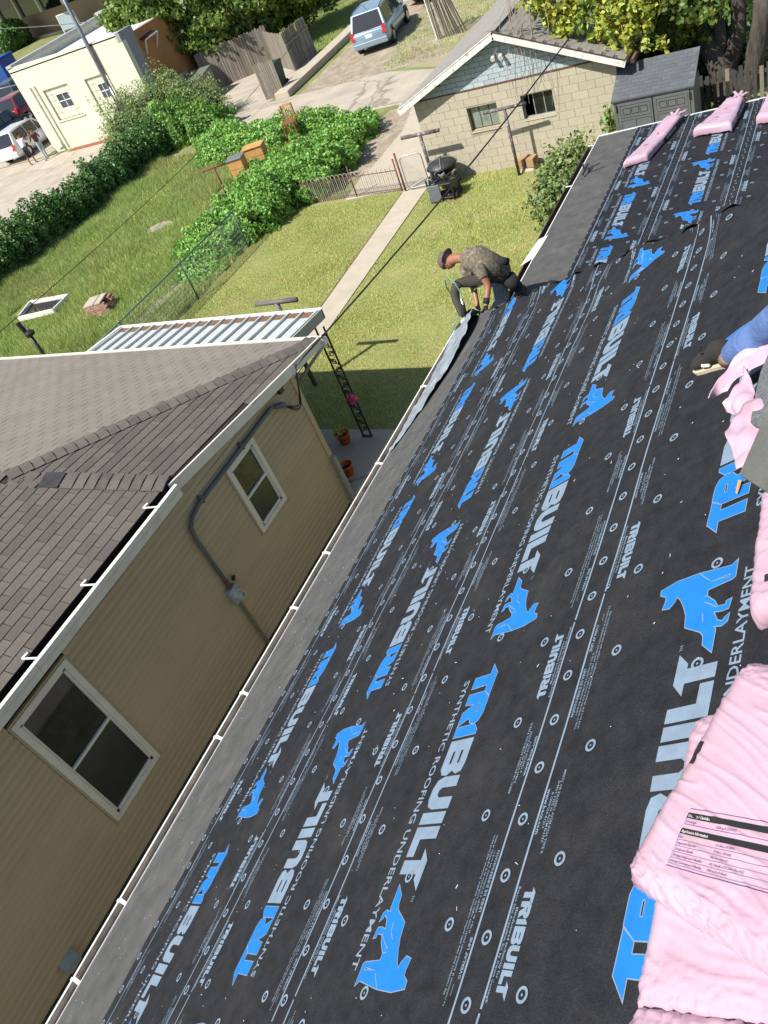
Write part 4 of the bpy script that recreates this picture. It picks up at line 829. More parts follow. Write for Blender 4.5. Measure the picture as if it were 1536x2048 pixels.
# wire gate
def gate():
    p0 = Vector(G(818, 382)); p1 = Vector(G(860, 372)); h = .98; t = thing('wire_gate', 'chain link gate with rounded pipe frame at the end of the garden walk', 'gate', p0)
    d = (p1-p0).normalized(); W = (p1-p0).length; mb = MB(); z0 = .06; rr = .12; pts = []
    for cx, cz, a0 in ((W-rr, h-rr, 0), (rr, h-rr, 90), (rr, z0+rr, 180), (W-rr, z0+rr, 270)):
        for k in range(5): a = R(a0+k*22.5); pts.append(p0+d*(cx+rr*math.cos(a))+Vector((0,0,cz+rr*math.sin(a))))
    pts.append(pts[0]); mb.tube(pts, .02, 8, caps=False); obj('pipe_frame', mb, galv_m, t, smooth=True)
    mb = MB(); n = 16; s = W/8
    for k in range(-n, n):
        for sg in (1, -1):
            x0 = k*s*.75; q = []
            for i in range(2):
                pass
            a = Vector((x0 if sg > 0 else x0, z0, 0)); 
            pA = (x0, z0); pB = (x0+sg*(h-z0), h)
            # clip to the frame
            def cl(pa, pb):
                (xa, za), (xb, zb) = pa, pb
                if xa > xb: xa, za, xb, zb = xb, zb, xa, za
                if xb < .02 or xa > W-.02: return None
                if xa < .02: tt = (.02-xa)/(xb-xa); xa, za = .02, za+(zb-za)*tt
                if xb > W-.02: tt = (W-.02-xa)/(xb-xa); xb, zb = W-.02, za+(zb-za)*tt
                return (xa, za), (xb, zb)
            c = cl(pA, pB)
            if c and abs(c[0][0]-c[1][0]) > .03: mb.bar(p0+d*c[0][0]+Vector((0,0,c[0][1])), p0+d*c[1][0]+Vector((0,0,c[1][1])), .005, .005)
    obj('wire_mesh', mb, galv_m, t, kind='stuff')
    mb = MB(); mb.tube([p0-d*.09, p0-d*.09+Vector((0,0,1.12))], .03, 8); obj('gate_post', mb, rust_m, t, smooth=True)
gate()
def iron_fence():
    p0 = Vector(G(805, 382)); p1 = Vector(G(633, 405)); d = (p1-p0).normalized(); W = (p1-p0).length+1.2
    t = thing('hoop_fence', 'low hoop topped iron fence between the wire gate and the vines', 'fence', p0)
    for k in (1, 15):
        mb = MB(); a = p0+d*(.0 if k == 1 else 1.62); mb.tube([a, a+Vector((0,0,.95))], .022, 8); obj('post', mb, rust_m, t, smooth=True)
    mb = MB(); mb.bar(p0+Vector((0,0,.62)), p0+d*W+Vector((0,0,.62)), .018, .02); mb.bar(p0+Vector((0,0,.08)), p0+d*W+Vector((0,0,.08)), .018, .02); obj('rail', mb, rust_m, t)
    s = .078; n = int(W/s); k = 0
    hoop = MB(); w_ = s*1.0; pts = [Vector((0,0,.0)), Vector((0,0,.66))]+[Vector((w_*.9-w_*.9*math.cos(R(a)), 0, .66+w_*1.15*math.sin(R(a)))) for a in range(20, 180, 20)]+[Vector((w_*1.8, 0, .66)), Vector((w_*1.8, 0, 0))]
    hoop.tube(pts, .0075, 5); me = hoop.mesh('hoop', mat('old_white_iron', (0.42, 0.38, 0.32), 0.7, 0.15, 12)); x = .05; ex = d; ey = Vector((-d.y, d.x, 0))
    ang = math.atan2(d.y, d.x)
    while x < W-.15:
        o = link('hoop', me, t); o.matrix_basis = Matrix.Translation(p0+d*x)@Matrix.Rotation(ang, 4, 'Z'); x += s*1.95
        mb = None
        o = link('picket', picket_me, t); o.matrix_basis = Matrix.Translation(p0+d*(x-s*1.05)); 
pm = MB(); pm.tube([(0,0,0), (0,0,.62)], .0075, 5); picket_me = pm.mesh('picket', mat('old_white_iron', (0.42, 0.38, 0.32), 0.7, 0.15, 12))
iron_fence()
def chain_fence():
    x = -16.2; ya, yb = 11.0, 18.3; h = 1.12; t = thing('chain_link_fence', 'green chain link fence between the mown lawn and the tall grass', 'fence', (x, ya, 0))
    mb = MB(); mb.tube([(x, ya, h), (x, yb, h)], .022, 8); obj('top_rail', mb, gfence_m, t, smooth=True)
    for y in (18.25, 15.4, 12.6):
        mb = MB(); mb.tube([(x, y, 0), (x, y, h+.03)], .025, 8); obj('post', mb, gfence_m, t, smooth=True)
    V = []; F = []
    s = .062; H = h-.04
    def wire(a, b, r=.0052):
        d = Vector(b)-Vector(a); k = len(V); up = Vector((1,0,0))*r; sd = d.cross(Vector((1,0,0))).normalized()*r
        for p in (a, b):
            for q in (up, sd, -up, -sd): V.append(tuple(Vector(p)+q))
        for i in range(4): F.append((k+i, k+(i+1) % 4, k+4+(i+1) % 4, k+4+i))
    # zig-zag wires
    y = ya
    while y < yb:
        z = .03; sg = 1; n = int(H/s); pts = [(x, y+(s*.5 if i % 2 else 0), .03+i*s) for i in range(n+1)]
        for i in range(n): wire(pts[i], pts[i+1])
        y += s
    np_mesh('wire_mesh', np.array(V), np.array(F), mat('fence_wire_light', (0.24, 0.30, 0.27), 0.5, 0.1, 8), t, 'stuff')
chain_fence()
# weathered board fence and bin enclosure
def board_fence(name, label, a, b, h, bw=.14, lean=0, cat='fence', rails=(.35, 1.2), back=1, hj=.05):
    a = Vector(a); b = Vector(b); d = (b-a).normalized(); W = (b-a).length; nrm = Vector((-d.y, d.x, 0))*back; t = thing(name, label, cat, a); x = 0
    while x < W:
        hh = h+rnd.uniform(-hj, hj); w_ = bw*rnd.uniform(.9, 1.05); mb = MB(); p = a+d*x; ln = nrm*lean*rnd.uniform(.5, 1.5)
        q = [p, p+d*(w_-.012), p+d*(w_-.012)+Vector((0,0,hh-.06)), p+d*(w_-.045)+Vector((0,0,hh)), p+d*.03+Vector((0,0,hh)), p+Vector((0,0,hh-.06))]
        q = [v+ln*(v.z/h) for v in q]; mb.extr(q, nrm*.02); obj('fence_board', mb, wood_m, t, fix=True); x += bw
    for z in rails:
        if z < h: mb = MB(); mb.bar(a+Vector((0,0,z))+nrm*.04, b+Vector((0,0,z))+nrm*.04, .04, .09); obj('rail', mb, wood_m, t)
    return t
FA, FB, FC, FD = G(440, 165), G(590, 112), G(638, 98), G(556, 135)
board_fence('board_fence', 'long weathered board fence in the shade of the big dark tree', G(420, 185), G(556, 128), 1.9, .15)
board_fence('bin_screen', 'weathered slat screen with a ragged top, right of the dark green bin', G(592, 142), G(634, 104), 1.75, .14, lean=.1)
board_fence('bin_screen', 'weathered slat screen joining the board fence behind the dark green bin', G(545, 130), G(590, 142), 1.7, .14)
board_fence('bin_screen', 'small sunlit slat panel standing alone in front of the dark green bin', G(533, 201), G(568, 190), 1.55, .115)
def wheelie():
    c = Vector(G(562, 172)); t = thing('wheelie_bin', 'dark green wheeled bin behind the sunlit slat panel', 'bin', c); m = flat('bin_green', (0.02, 0.045, 0.038), 0.5)
    mb = MB(); mb.add([c+Vector(p) for p in [(-.25,-.28,.05),(.25,-.28,.05),(.25,.25,.05),(-.25,.25,.05),(-.3,-.36,1.0),(.3,-.36,1.0),(.3,.34,1.0),(-.3,.34,1.0)]], [(3,2,1,0),(4,5,6,7),(0,1,5,4),(1,2,6,5),(2,3,7,6),(3,0,4,7)]); obj('body', mb, m, t)
    mb = MB(); mb.extr([c+Vector(p) for p in [(-.32,-.4,1.0),(-.32,.38,1.0),(-.32,.3,1.1),(-.32,-.3,1.08)]], (.64, 0, 0)); obj('lid', mb, m, t, fix=True)
    for s in (-.3, .26):
        mb = MB(); mb.tube([c+Vector((s,.28,.1)), c+Vector((s+.05,.28,.1))], .1, 12); obj('wheel', mb, tyre_m, t)
wheelie()
# grey skips beside the orange wall
def skip(a, label, w, d_, h, ang, m, lid):
    t = thing('skip_bin', label, 'skip', a); c = Vector(a); rot = Matrix.Rotation(ang, 3, 'Z'); f = lambda x, y, z: c+rot@Vector((x, y, z))
    mb = MB(); mb.add([f(-w/2,-d_/2,.1), f(w/2,-d_/2,.1), f(w/2,d_/2,.1), f(-w/2,d_/2,.1), f(-w/2,-d_/2-.1,h*.85), f(w/2,-d_/2-.1,h*.85), f(w/2,d_/2,h), f(-w/2,d_/2,h)], [(3,2,1,0),(4,5,6,7),(0,1,5,4),(1,2,6,5),(2,3,7,6),(3,0,4,7)]); obj('body', mb, m, t, bevel=.02)
    mb = MB(); mb.extr([f(-w/2-.03,-d_/2-.16,h*.86), f(-w/2-.03,d_/2+.03,h+.01), f(-w/2-.03,d_/2+.03,h+.05), f(-w/2-.03,-d_/2-.16,h*.86+.04)], rot@Vector((w+.06,0,0))); obj('lid', mb, lid, t, fix=True)
    mb = MB(); mb.bar(f(-w/2-.1,-.1,h*.5), f(-w/2,-.1,h*.5), .1, .14); mb.bar(f(w/2,-.1,h*.5), f(w/2+.1,-.1,h*.5), .1, .14); obj('lift_sleeve', mb, m, t)
    if label.startswith('tan'): mb = MB(); mb.add([f(-w/2+.1,-d_/2-.02-.07,h*.6), f(-w/2+.3,-d_/2-.02-.07,h*.6), f(-w/2+.3,-d_/2-.09-.02,h*.72), f(-w/2+.1,-d_/2-.09-.02,h*.72)], [(0,1,2,3)]); obj('notice', mb, white_m, t)
skm = flat('skip_grey', (0.14, 0.15, 0.12), 0.6, stain=(0.08, 0.07, 0.06), stain_scale=3, stain_amt=.6); skl = flat('skip_lid_tan', (0.30, 0.23, 0.15), 0.8)
skip(G(362, 222), 'tan lidded grey skip half hidden by the scrub at the orange wall', 1.9, 1.2, 1.5, .12, skm, skl)
skip(G(408, 202), 'plain grey skip standing right of the tan lidded skip', 1.7, 1.2, 1.35, .05, flat('skip_grey2', (0.22, 0.20, 0.15), 0.7), skm)
# beehive boxes, chair, firepit and grill, carton, planter, bricks, pump
def crate(c, w, d_, h, ang, label, top):
    t = thing('wooden_hive', label, 'beehive', c); c = Vector(c); rot = Matrix.Rotation(ang, 3, 'Z')
    def bx(x0,y0,z0,x1,y1,z1): m_ = MB(); m_.add([c+rot@Vector(p) for p in [(x0,y0,z0),(x1,y0,z0),(x1,y1,z0),(x0,y1,z0),(x0,y0,z1),(x1,y0,z1),(x1,y1,z1),(x0,y1,z1)]], [(3,2,1,0),(4,5,6,7),(0,1,5,4),(1,2,6,5),(2,3,7,6),(3,0,4,7)]); return m_
    obj('lower_box', bx(-w/2,-d_/2,.05,w/2,d_/2,h*.5), oak_m, t, bevel=.008); obj('upper_box', bx(-w/2-.01,-d_/2-.01,h*.51,w/2+.01,d_/2+.01,h*.93), oak_m, t, bevel=.008)
    obj('lid', bx(-w/2-.05,-d_/2-.05,h*.94,w/2+.05,d_/2+.05,h), top, t, bevel=.006)
crate(G(487, 353), .55, .5, .75, .3, 'honey coloured beehive box with flat grey lid', flat('hive_lid', (0.16, 0.18, 0.18), 0.5))
crate(G(521, 328), .75, .5, .72, .3, 'open honey coloured beehive box beside the grey lidded one', oak_m)
def chair():
    c = Vector(G(588, 268, .4)); t = thing('garden_chair', 'rust coloured slatted chair left in the vines by the alley', 'chair', c); m = flat('chair_rust', (0.22, 0.07, 0.03), 0.6)
    rot = Matrix.Rotation(.25, 3, 'Z'); f = lambda x, y, z: c+rot@Vector((x, y, z))
    for x in (-.22, .22):
        mb = MB(); mb.bar(f(x,-.2,0), f(x,-.2,.45), .04, .04); obj('leg', mb, m, t); mb = MB(); mb.bar(f(x,.2,0), f(x,.26,1.0), .04, .04); obj('leg', mb, m, t)
    mb = MB(); mb.extr([f(-.25,-.24,.44), f(.25,-.24,.44), f(.25,.24,.44), f(-.25,.24,.44)], (0,0,.03)); obj('seat', mb, m, t, fix=True)
    for k in range(5): mb = MB(); x = -.16+k*.08; mb.bar(f(x,.215,.47), f(x,.255,.96), .035, .012); obj('back_slat', mb, oak_m, t)
    mb = MB(); mb.bar(f(-.24,.26,.98), f(.24,.26,.98), .03, .07); obj('top_rail', mb, oak_m, t)
chair()
def firepit():
    c = Vector(G(896, 375)); t = thing('fire_pit', 'round black mesh lidded fire pit on a cluttered black stand by the garage', 'fire pit', c)
    z = .62
    mb = MB(); mb.lathe(c, [(.18,z-.24),(.33,z-.14),(.40,z),(.43,z+.01),(.43,z+.03),(.38,z+.03)], 24); obj('bowl', mb, black_m, t, smooth=True)
    mb = MB(); mb.lathe(c, [(.41,z+.035),(.40,z+.05),(.33,z+.13),(.2,z+.19),(.03,z+.21),(.02,z+.24)], 24); obj('mesh_lid', mb, mat('mesh_lid', (0.05,0.05,0.05), 0.5, 0.3, 40, metal=.3), t, smooth=True)
    for k in range(4):
        a = R(20+90*k); pts = [c+Vector((math.cos(a)*.415*math.cos(R(s)), math.sin(a)*.415*math.cos(R(s)), z+.045+.18*math.sin(R(s)))) for s in range(0, 91, 15)]; mb = MB(); mb.tube(pts, .008, 5); obj('lid_rib', mb, galv_m, t)
    for k in range(4):
        a = R(45+90*k); mb = MB(); mb.bar(c+Vector((math.cos(a)*.34, math.sin(a)*.34, z-.1)), c+Vector((math.cos(a)*.40, math.sin(a)*.40, 0)), .03, .03); obj('leg', mb, black_m, t)
    mb = MB(); mb.lathe(c, [(.33,.26),(.36,.27),(.36,.30),(.33,.30)], 24); obj('ring_shelf', mb, rust_m, t)
    c2 = Vector(G(893, 396)); t2 = thing('tool_cart', 'black wheeled grill cart piled with metal parts below the fire pit', 'grill', c2)
    def bx(x0,y0,z0,x1,y1,z1,m,n): q = MB(); q.box(c2+Vector((x0,y0,z0)), c2+Vector((x1,y1,z1))); obj(n, q, m, t2, bevel=.006)
    bx(-.33,-.30,.06,.02,-.25,.50,mat('cart_panel', (0.13,0.14,0.16), 0.35, 0.1, 5),'front_panel'); bx(-.33,-.25,.45,.38,.28,.49,black_m,'top_shelf'); bx(-.33,-.24,.08,.38,.28,.12,black_m,'bottom_shelf')
    for x, y in ((-.33,-.25),(.36,-.25),(-.33,.26),(.36,.26)): q = MB(); q.bar(c2+Vector((x,y,0)), c2+Vector((x,y,.66)), .035, .035); obj('frame_leg', q, black_m, t2)
    for i in range(46):
        q = MB(); p = c2+Vector((rnd.uniform(-.3,.36), rnd.uniform(-.22,.26), rnd.choice([.13,.5,.56,.6]))); a = rnd.uniform(0,3.1); L_ = rnd.uniform(.06,.2); q.bar(p, p+Vector((math.cos(a)*L_, math.sin(a)*L_, rnd.uniform(-.03,.06))), rnd.uniform(.015,.06), rnd.uniform(.01,.03)); obj('metal_part', q, rnd.choice([black_m, black_m, galv_m, rim_m, black_m]), t2)
    for s in (-1, 1):
        q = MB(); w = c2+Vector((.40*s if s > 0 else .36, -.12+.3*(s < 0), .11)); q.tube([w, w+Vector((.04,0,0))], .11, 14); obj('wheel', q, tyre_m, t2)
    q = MB(); q.bar(c2+Vector((-.42,.02,.30)), c2+Vector((-.33,.04,.62)), .04, .05); obj('handle', q, black_m, t2)
firepit()
def carton():
    c = Vector(G(1059, 338)); t = thing('cardboard_box', 'taped brown cardboard box resting on a stone at the foot of the garage', 'box', c); m = flat('cardboard', (0.36, 0.22, 0.11), 0.85); rot = Matrix.Rotation(-.12, 3, 'Z')
    def bx(x0,y0,z0,x1,y1,z1,m_,n): q = MB(); q.add([c+rot@Vector(p) for p in [(x0,y0,z0),(x1,y0,z0),(x1,y1,z0),(x0,y1,z0),(x0,y0,z1),(x1,y0,z1),(x1,y1,z1),(x0,y1,z1)]], [(3,2,1,0),(4,5,6,7),(0,1,5,4),(1,2,6,5),(2,3,7,6),(3,0,4,7)]); obj(n, q, m_, t, bevel=.004)
    bx(-.24,-.15,.10,.22,.16,.32,m,'box_body'); bx(-.04,-.152,.10,.02,-.15,.32,black_m,'tape'); bx(-.04,-.152,.321,.02,.16,.323,black_m,'tape'); bx(.224,-.1,.14,.228,.1,.28,flat('carton_dark',(0.12,0.08,0.05)),'side_print')
    q = MB(); q.add([c+Vector(p) for p in [(-.22,-.2,0),(.2,-.22,0),(.26,.16,0),(-.26,.14,0),(-.17,-.14,.09),(.16,-.15,.09),(.2,.12,.09),(-.2,.1,.09)]], [(3,2,1,0),(4,5,6,7),(0,1,5,4),(1,2,6,5),(2,3,7,6),(3,0,4,7)]); st = obj('stone', q, conc_m, None, bevel=.02); tag(st, 'flat pale stone under the brown cardboard box', 'stone')
carton()
def planter():
    c = [Vector(G(*p, .16)) for p in ((38, 638), (108, 622), (138, 592), (62, 606))]; t = thing('raised_bed', 'white timber raised bed holding bare soil in the tall grass', 'planter', c[0]-Vector((0,0,.16)))
    for i in range(4): mb = MB(); mb.bar(c[i], c[(i+1) % 4], .05, .16); obj('bed_board', mb, white_m, t)
    mb = MB(); mb.add([v-Vector((0,0,.04)) for v in c], [(0,1,2,3)]); obj('soil', mb, debris_m, t, fix=True)
    mb = MB(); e = (c[2]-c[3]).normalized(); pts = [c[3]+e*(.2+.08*i)+Vector((0,0,.08+.22*math.sin(math.pi*i/12))) for i in range(13)]; mb.tube(pts, .012, 6); obj('hoop', mb, rust_m, t)
planter()
def bricks():
    c = Vector(G(207, 622)); t = thing('brick_stack', 'small hollow stack of pale red bricks capped with a slab in the tall grass', 'brick stack', c); m = mat('pink_brick', (0.42, 0.24, 0.18), 0.9, 0.15, 12, rand=.18); rot = Matrix.Rotation(.35, 4, 'Z')
    q = MB(); q.box((-.115,-.055,0), (.115,.055,.063)); me = q.mesh('brick', m)
    for lay_ in range(5):
        for (x, y, a) in ((-.28,-.22,0),(-.04,-.22,0),(.2,-.22,0),(-.33,.0,90),(-.33,.24,90),(.28,.24,90),(-.2,.36,0),(.08,.36,0),(.28,-.0,90)):
            if lay_ > 2 and x > .25 and rnd.random() < .6: continue
            o = link('brick', me, t); o.matrix_basis = Matrix.Translation(c)@rot@Matrix.Translation((x+(lay_ % 2)*.06, y, lay_*.068))@Matrix.Rotation(R(a+rnd.uniform(-5,5)), 4, 'Z')
    for x0, x1 in ((-.38, -.03), (.0, .22)):
        q = MB(); q.box((x0,-.28,.345), (x1,.34,.395)); o = obj('cap_slab', q, walk_m, t, bevel=.006); o.matrix_basis = Matrix.Translation(c)@rot
bricks()
def pump():
    b = P(85, 712, 1, 11.6); c = Vector((b[0], 11.6, 0)); top = Vector(P(58, 668, 1, 11.6)); t = thing('lamp_post', 'black post with a scrolled bracket rising behind the tan house roof', 'post', c)
    mb = MB(); mb.tube([Vector((top.x, top.y, 0)), top], .05, 10); obj('post', mb, black_m, t, smooth=True)
    mb = MB(); mb.bar(top+Vector((-.05,0,-.1)), top+Vector((-.17,.02,.33)), .1, .09); obj('bracket', mb, black_m, t)
    mb = MB(); mb.lathe(top+Vector((.08,-.02,.0)), [(.03,-.06),(.12,-.02),(.14,.06),(.02,.12)], 12); obj('lantern', mb, black_m, t)
    mb = MB(); pts = [top+Vector((.02+.11*math.cos(R(a)), 0, .12+.13*math.sin(R(a)))) for a in range(-40, 220, 20)]; mb.tube(pts, .01, 5); obj('scroll', mb, black_m, t)
pump()
# poles and wires
ub = Vector(G(266, 266)); ut = Vector(P(118, -20, 1, ub.y))
tt_ = thing('utility_pole', 'tall leaning bare metal utility pole in front of the cream block building', 'utility pole', ub); mb = MB(); mb.tube([ub, ub.lerp(ut, .5), ut+(ut-ub)*.35], [.115, .10, .085], 14); obj('shaft', mb, mat('pole_steel', (0.22, 0.23, 0.27), 0.35, 0.15, 3, metal=.5), tt_, smooth=True)
mb = MB(); mb.tube([ub+Vector((.14,-.1,0)), ub.lerp(ut,.35)+Vector((.12,-.1,0))], .03, 8); obj('cable_guard', mb, rim_m, tt_, smooth=True)
def wire(label, p, q, sag, r=.012, m=None): return sag_cable('overhead_wire', label, p, q, sag, r, m or galv_m, n=16)
wire('pale upper overhead wire crossing the top left trees', P(-30, 58, 1, 33), P(480, -30, 1, 44), .5, .02)
wire('pale lower overhead wire crossing in front of the orange wall', P(-20, 182, 1, 33.4), P(600, -8, 1, 46), .3, .022)
wire('thin dark wire slanting down across the tall grass', P(-10, 672, 1, 12), P(420, 282, 1, 28), .1, .012, black_m)
wire('thin dark wire slanting from the tall grass up to the dark tree', P(420, 282, 1, 28), P(660, -12, 1, 44), .15, .011, black_m)
# ------------------------------------------------------------------ cream block building
WB = thing('cream_building', 'cream painted block building with grey corner, orange side wall and flat roof', 'building', (-36, 36, 0))
wy = 34.0; wx0, wx1 = -40.34, -31.88; wz0_, wz1_ = 4.45, 4.24
cream_w = mat('cream_block', (0.62, 0.61, 0.47), 0.9, 0.04, 1.5, bump=0.3, bscale=25, stain=(0.50, 0.49, 0.38), stain_scale=1.6, stain_amt=0.6)
orange_w = mat('orange_block', (0.40, 0.19, 0.07), 0.9, 0.06, 1.5, stain=(0.30, 0.15, 0.07), stain_scale=1, stain_amt=0.5)
pw = [[P(x, y, 1, wy) for x, y in q] for q in (((83,182),(133,167),(168,228),(120,240)), ((167,157),(213,147),(250,215),(200,221)))]
pi_ = [[P(x, y, 1, wy) for x, y in q] for q in (((109,192),(132,185),(150,213),(125,218)), ((192,170),(207,167),(218,197),(203,200)))]
op = []
for q in pw: op.append((float((q[0][0]+q[3][0])/2), float((q[1][0]+q[2][0])/2), float((q[3][2]+q[2][2])/2), float((q[0][2]+q[1][2])/2)))
mb = MB(); xs_ = [wx0, op[0][0], op[0][1], op[1][0], op[1][1], wx1]
for i in range(5):
    a, b = xs_[i], xs_[i+1]
    if i in (1, 3): o_ = op[0 if i == 1 else 1]; mb.box((a, wy, 0), (b, wy+.3, o_[2])); mb.box((a, wy, o_[3]), (b, wy+.3, 4.3))
    else: mb.box((a, wy, 0), (b, wy+.3, 4.3))
obj('front_wall', mb, cream_w, WB)
wyb = float(P(200, 38, 2, 4.4)[1])
mb = MB(); mb.extr([(wx0, wy-.0, 4.24), (wx0, wy, 4.50), (wx1, wy, 4.30), (wx1, wy, 4.24)], (0, .28, 0)); mb.box((wx0, wy+.3, 0), (wx0+.25, wyb, 4.5)); obj('left_wall', mb, cream_w, WB)
mb = MB(); mb.box((wx1-.25, wy+.3, 0), (wx1+.0, 35.0, 4.35)); mb.box((wx1-.25, wy-.02, 4.0), (wx1+.02, 35.05, 4.4)); obj('grey_corner', mb, mat('grey_block', (0.26, 0.27, 0.28), 0.9, 0.06, 2), WB)
mb = MB(); mb.box((wx1-.25, 35.0, 0), (wx1-.06, 40.6, 4.1)); obj('orange_wall', mb, orange_w, WB)
mb = MB(); yq = 38.6; zq = 3.9
for k in range(14):
    ny = yq+(.12 if k % 2 else 0); mb.bar((wx1-.05, yq, zq), (wx1-.05, ny, zq), .012, .03); mb.bar((wx1-.05, ny, zq), (wx1-.05, ny, zq-.24), .012, .03); yq = ny-(.10 if k % 2 else 0)+.0; zq -= .24
obj('wall_crack', mb, conc_m, WB)
mb = MB(); mb.box((wx0+.2, wy+.25, 3.95), (wx1-.2, wyb, 4.08)); obj('flat_roof', mb, flat('roof_white', (0.62, 0.63, 0.66), 0.7, stain=(0.4,0.4,0.42), stain_scale=.5, stain_amt=.5), WB)
mb = MB(); mb.box((wx0-.05, wyb, 3.9), (wx1, wyb+.45, 4.75)); mb.box((wx0-.05, wy, 4.45), (wx0+.35, wyb, 4.62)); obj('parapet', mb, mat('parapet_grey', (0.42, 0.42, 0.40), 0.8, 0.1, 2), WB)
for o_, q in zip(op, pi_):
    a = (float(q[0][0]), float(q[1][0]), float(q[3][2]), float(q[1][2])); mb = MB(); mb.box((o_[0], wy+.10, o_[2]), (a[0], wy+.2, o_[3])); mb.box((a[1], wy+.10, o_[2]), (o_[1], wy+.2, o_[3])); mb.box((a[0], wy+.10, o_[2]), (a[1], wy+.2, a[2])); mb.box((a[0], wy+.10, a[3]), (a[1], wy+.2, o_[3])); f = obj('window', mb, cream_w, WB)
    mb = MB(); mb.box((a[0]+.03, wy+.15, a[2]+.03), (a[1]-.03, wy+.16, a[3]-.03)); obj('pane', mb, mat('blue_glass', (0.05, 0.07, 0.10), 0.15, 0.2, 5), f)
    mb = MB(); zc = (a[2]+a[3])/2; mb.box((a[0], wy+.12, zc-.02), (a[1], wy+.15, zc+.02)); xc = (a[0]+a[1])/2; mb.box((xc-.015, wy+.12, a[2]), (xc+.015, wy+.15, a[3])); obj('sash_bar', mb, white_m, f)
    mb = MB(); n_ = 5
    for k in range(1, n_): x = o_[0]+(o_[1]-o_[0])*k/n_; mb.box((x-.012, wy+.092, o_[2]), (x+.012, wy+.099, o_[3])) if not (a[0] < x < a[1]) else None
    for k in range(1, n_): z = o_[2]+(o_[3]-o_[2])*k/n_; mb.box((o_[0], wy+.092, z-.012), (a[0], wy+.099, z+.012)); mb.box((a[1], wy+.092, z-.012), (o_[1], wy+.099, z+.012))
    obj('panel_joint', mb, orange_w if False else flat('joint_dark', (0.35, 0.34, 0.26), 0.9), f)
    mb = MB(); mb.box((o_[0]-.12, wy-.05, o_[2]-.08), (o_[1]+.12, wy+.1, o_[2])); obj('sill', mb, cream_w, f)
for px in ((58, 175), (66, 172)):
    a = P(*px, 1, wy-.06); mb = MB(); mb.tube([a, (a[0], a[1], .1)], .035, 8); obj('drain_pipe', mb, cream_w, WB)
t = thing('rooftop_unit', 'small dark panelled unit with white brackets on the edge of the cream building roof', 'solar panel', P(292, 72, 0, wx1)); c = Vector(P(292, 72, 0, wx1)); mb = MB(); mb.extr([c+Vector((-.5,-.5,.1)), c+Vector((.3,-.5,-.1)), c+Vector((.3,.6,-.05)), c+Vector((-.5,.6,.15))], (0,0,.05)); obj('panel', mb, black_m, t, fix=True); mb = MB(); mb.bar(c+Vector((.3,-.5,-.1)), c+Vector((-.1,-.4,-.7)), .05, .05); mb.bar(c+Vector((.3,.6,-.05)), c+Vector((-.1,.5,-.7)), .05, .05); mb.bar(c+Vector((.3,-.5,-.08)), c+Vector((.3,.6,-.03)), .05, .06); obj('bracket', mb, white_m, t)
sheetpoly('mulch_strip', [(-38.8,33.4),(-33,33.35),(-33,33.98),(-38.8,33.98)], 0.016, mat('red_mulch', (0.28, 0.09, 0.04), 0.95, 0.2, 6, bump=.5, bscale=20))
# far office building, drive and shrubs
OB = thing('office_building', 'far tan office building with a dark window band under a deep canopy', 'building', (-105, 98, 0))
p0 = Vector(G(-60, 112)); p1 = Vector(G(330, 5)); d = (p1-p0).normalized(); nn = Vector((-d.y, d.x, 0)); W = (p1-p0).length
hz = 2.7
def obox(o, d, nn, x0, x1, y0, y1, z0, z1): m_ = MB(); m_.add([o+d*x+nn*y+Vector((0,0,z)) for x, y, z in [(x0,y0,z0),(x1,y0,z0),(x1,y1,z0),(x0,y1,z0),(x0,y0,z1),(x1,y0,z1),(x1,y1,z1),(x0,y1,z1)]], [(3,2,1,0),(4,5,6,7),(0,1,5,4),(1,2,6,5),(2,3,7,6),(3,0,4,7)]); return m_
tanb = mat('tan_brick', (0.33, 0.24, 0.16), 0.9, 0.05, .3, stain=(0.28,0.2,0.14), stain_scale=.1, stain_amt=.5)
obj('wall', obox(p0, d, nn, -10, W, 0, 30, 0, hz), tanb, OB); obj('upper_wall', obox(p0, d, nn, -10, W, .4, 30, hz, 12), tanb, OB)
for k in range(6):
    x0 = W*.10+k*W*.11; f = obox(p0, d, nn, x0, x0+W*.105, .05, .35, hz, hz+3.4); wo = obj('window', f, carglass, OB); obj('mullion', obox(p0, d, nn, x0-.25, x0+.25, -.3, .1, hz, hz+3.4), white_m, wo)
obj('canopy', obox(p0, d, nn, -12, W*.86, -7, 12, hz+3.4, hz+4.4), flat('canopy_grey', (0.22, 0.25, 0.22), 0.8), OB)
obj('kerb', obox(p0, d, nn, -10, W, -1.6, -.6, 0, .3), walk_m, OB)
for i, (px, py, s) in enumerate(((5, 112, 2.0), (26, 106, 1.8), (45, 96, 1.9))):
    c = G(px, py-2); pts, nm_ = blob_points([((c[0], c[1], s*.8), (s, s, s*.95))], 2600, .15, .06); t = thing('round_shrub', ['clipped round shrub at the left frame edge before the office', 'middle clipped round shrub before the office', 'rightmost clipped round shrub before the office'][i], 'shrub', c, 'clipped shrubs by the far office'); leafcloud('foliage', pts, nm_, .42, hedge_m, t)
    mb = MB(); mb.lathe(c, [(s*.6, 0), (s*.85, s*.6), (s*.8, s*1.1), (s*.4, s*1.5)], 12); obj('core', mb, core_m, t)
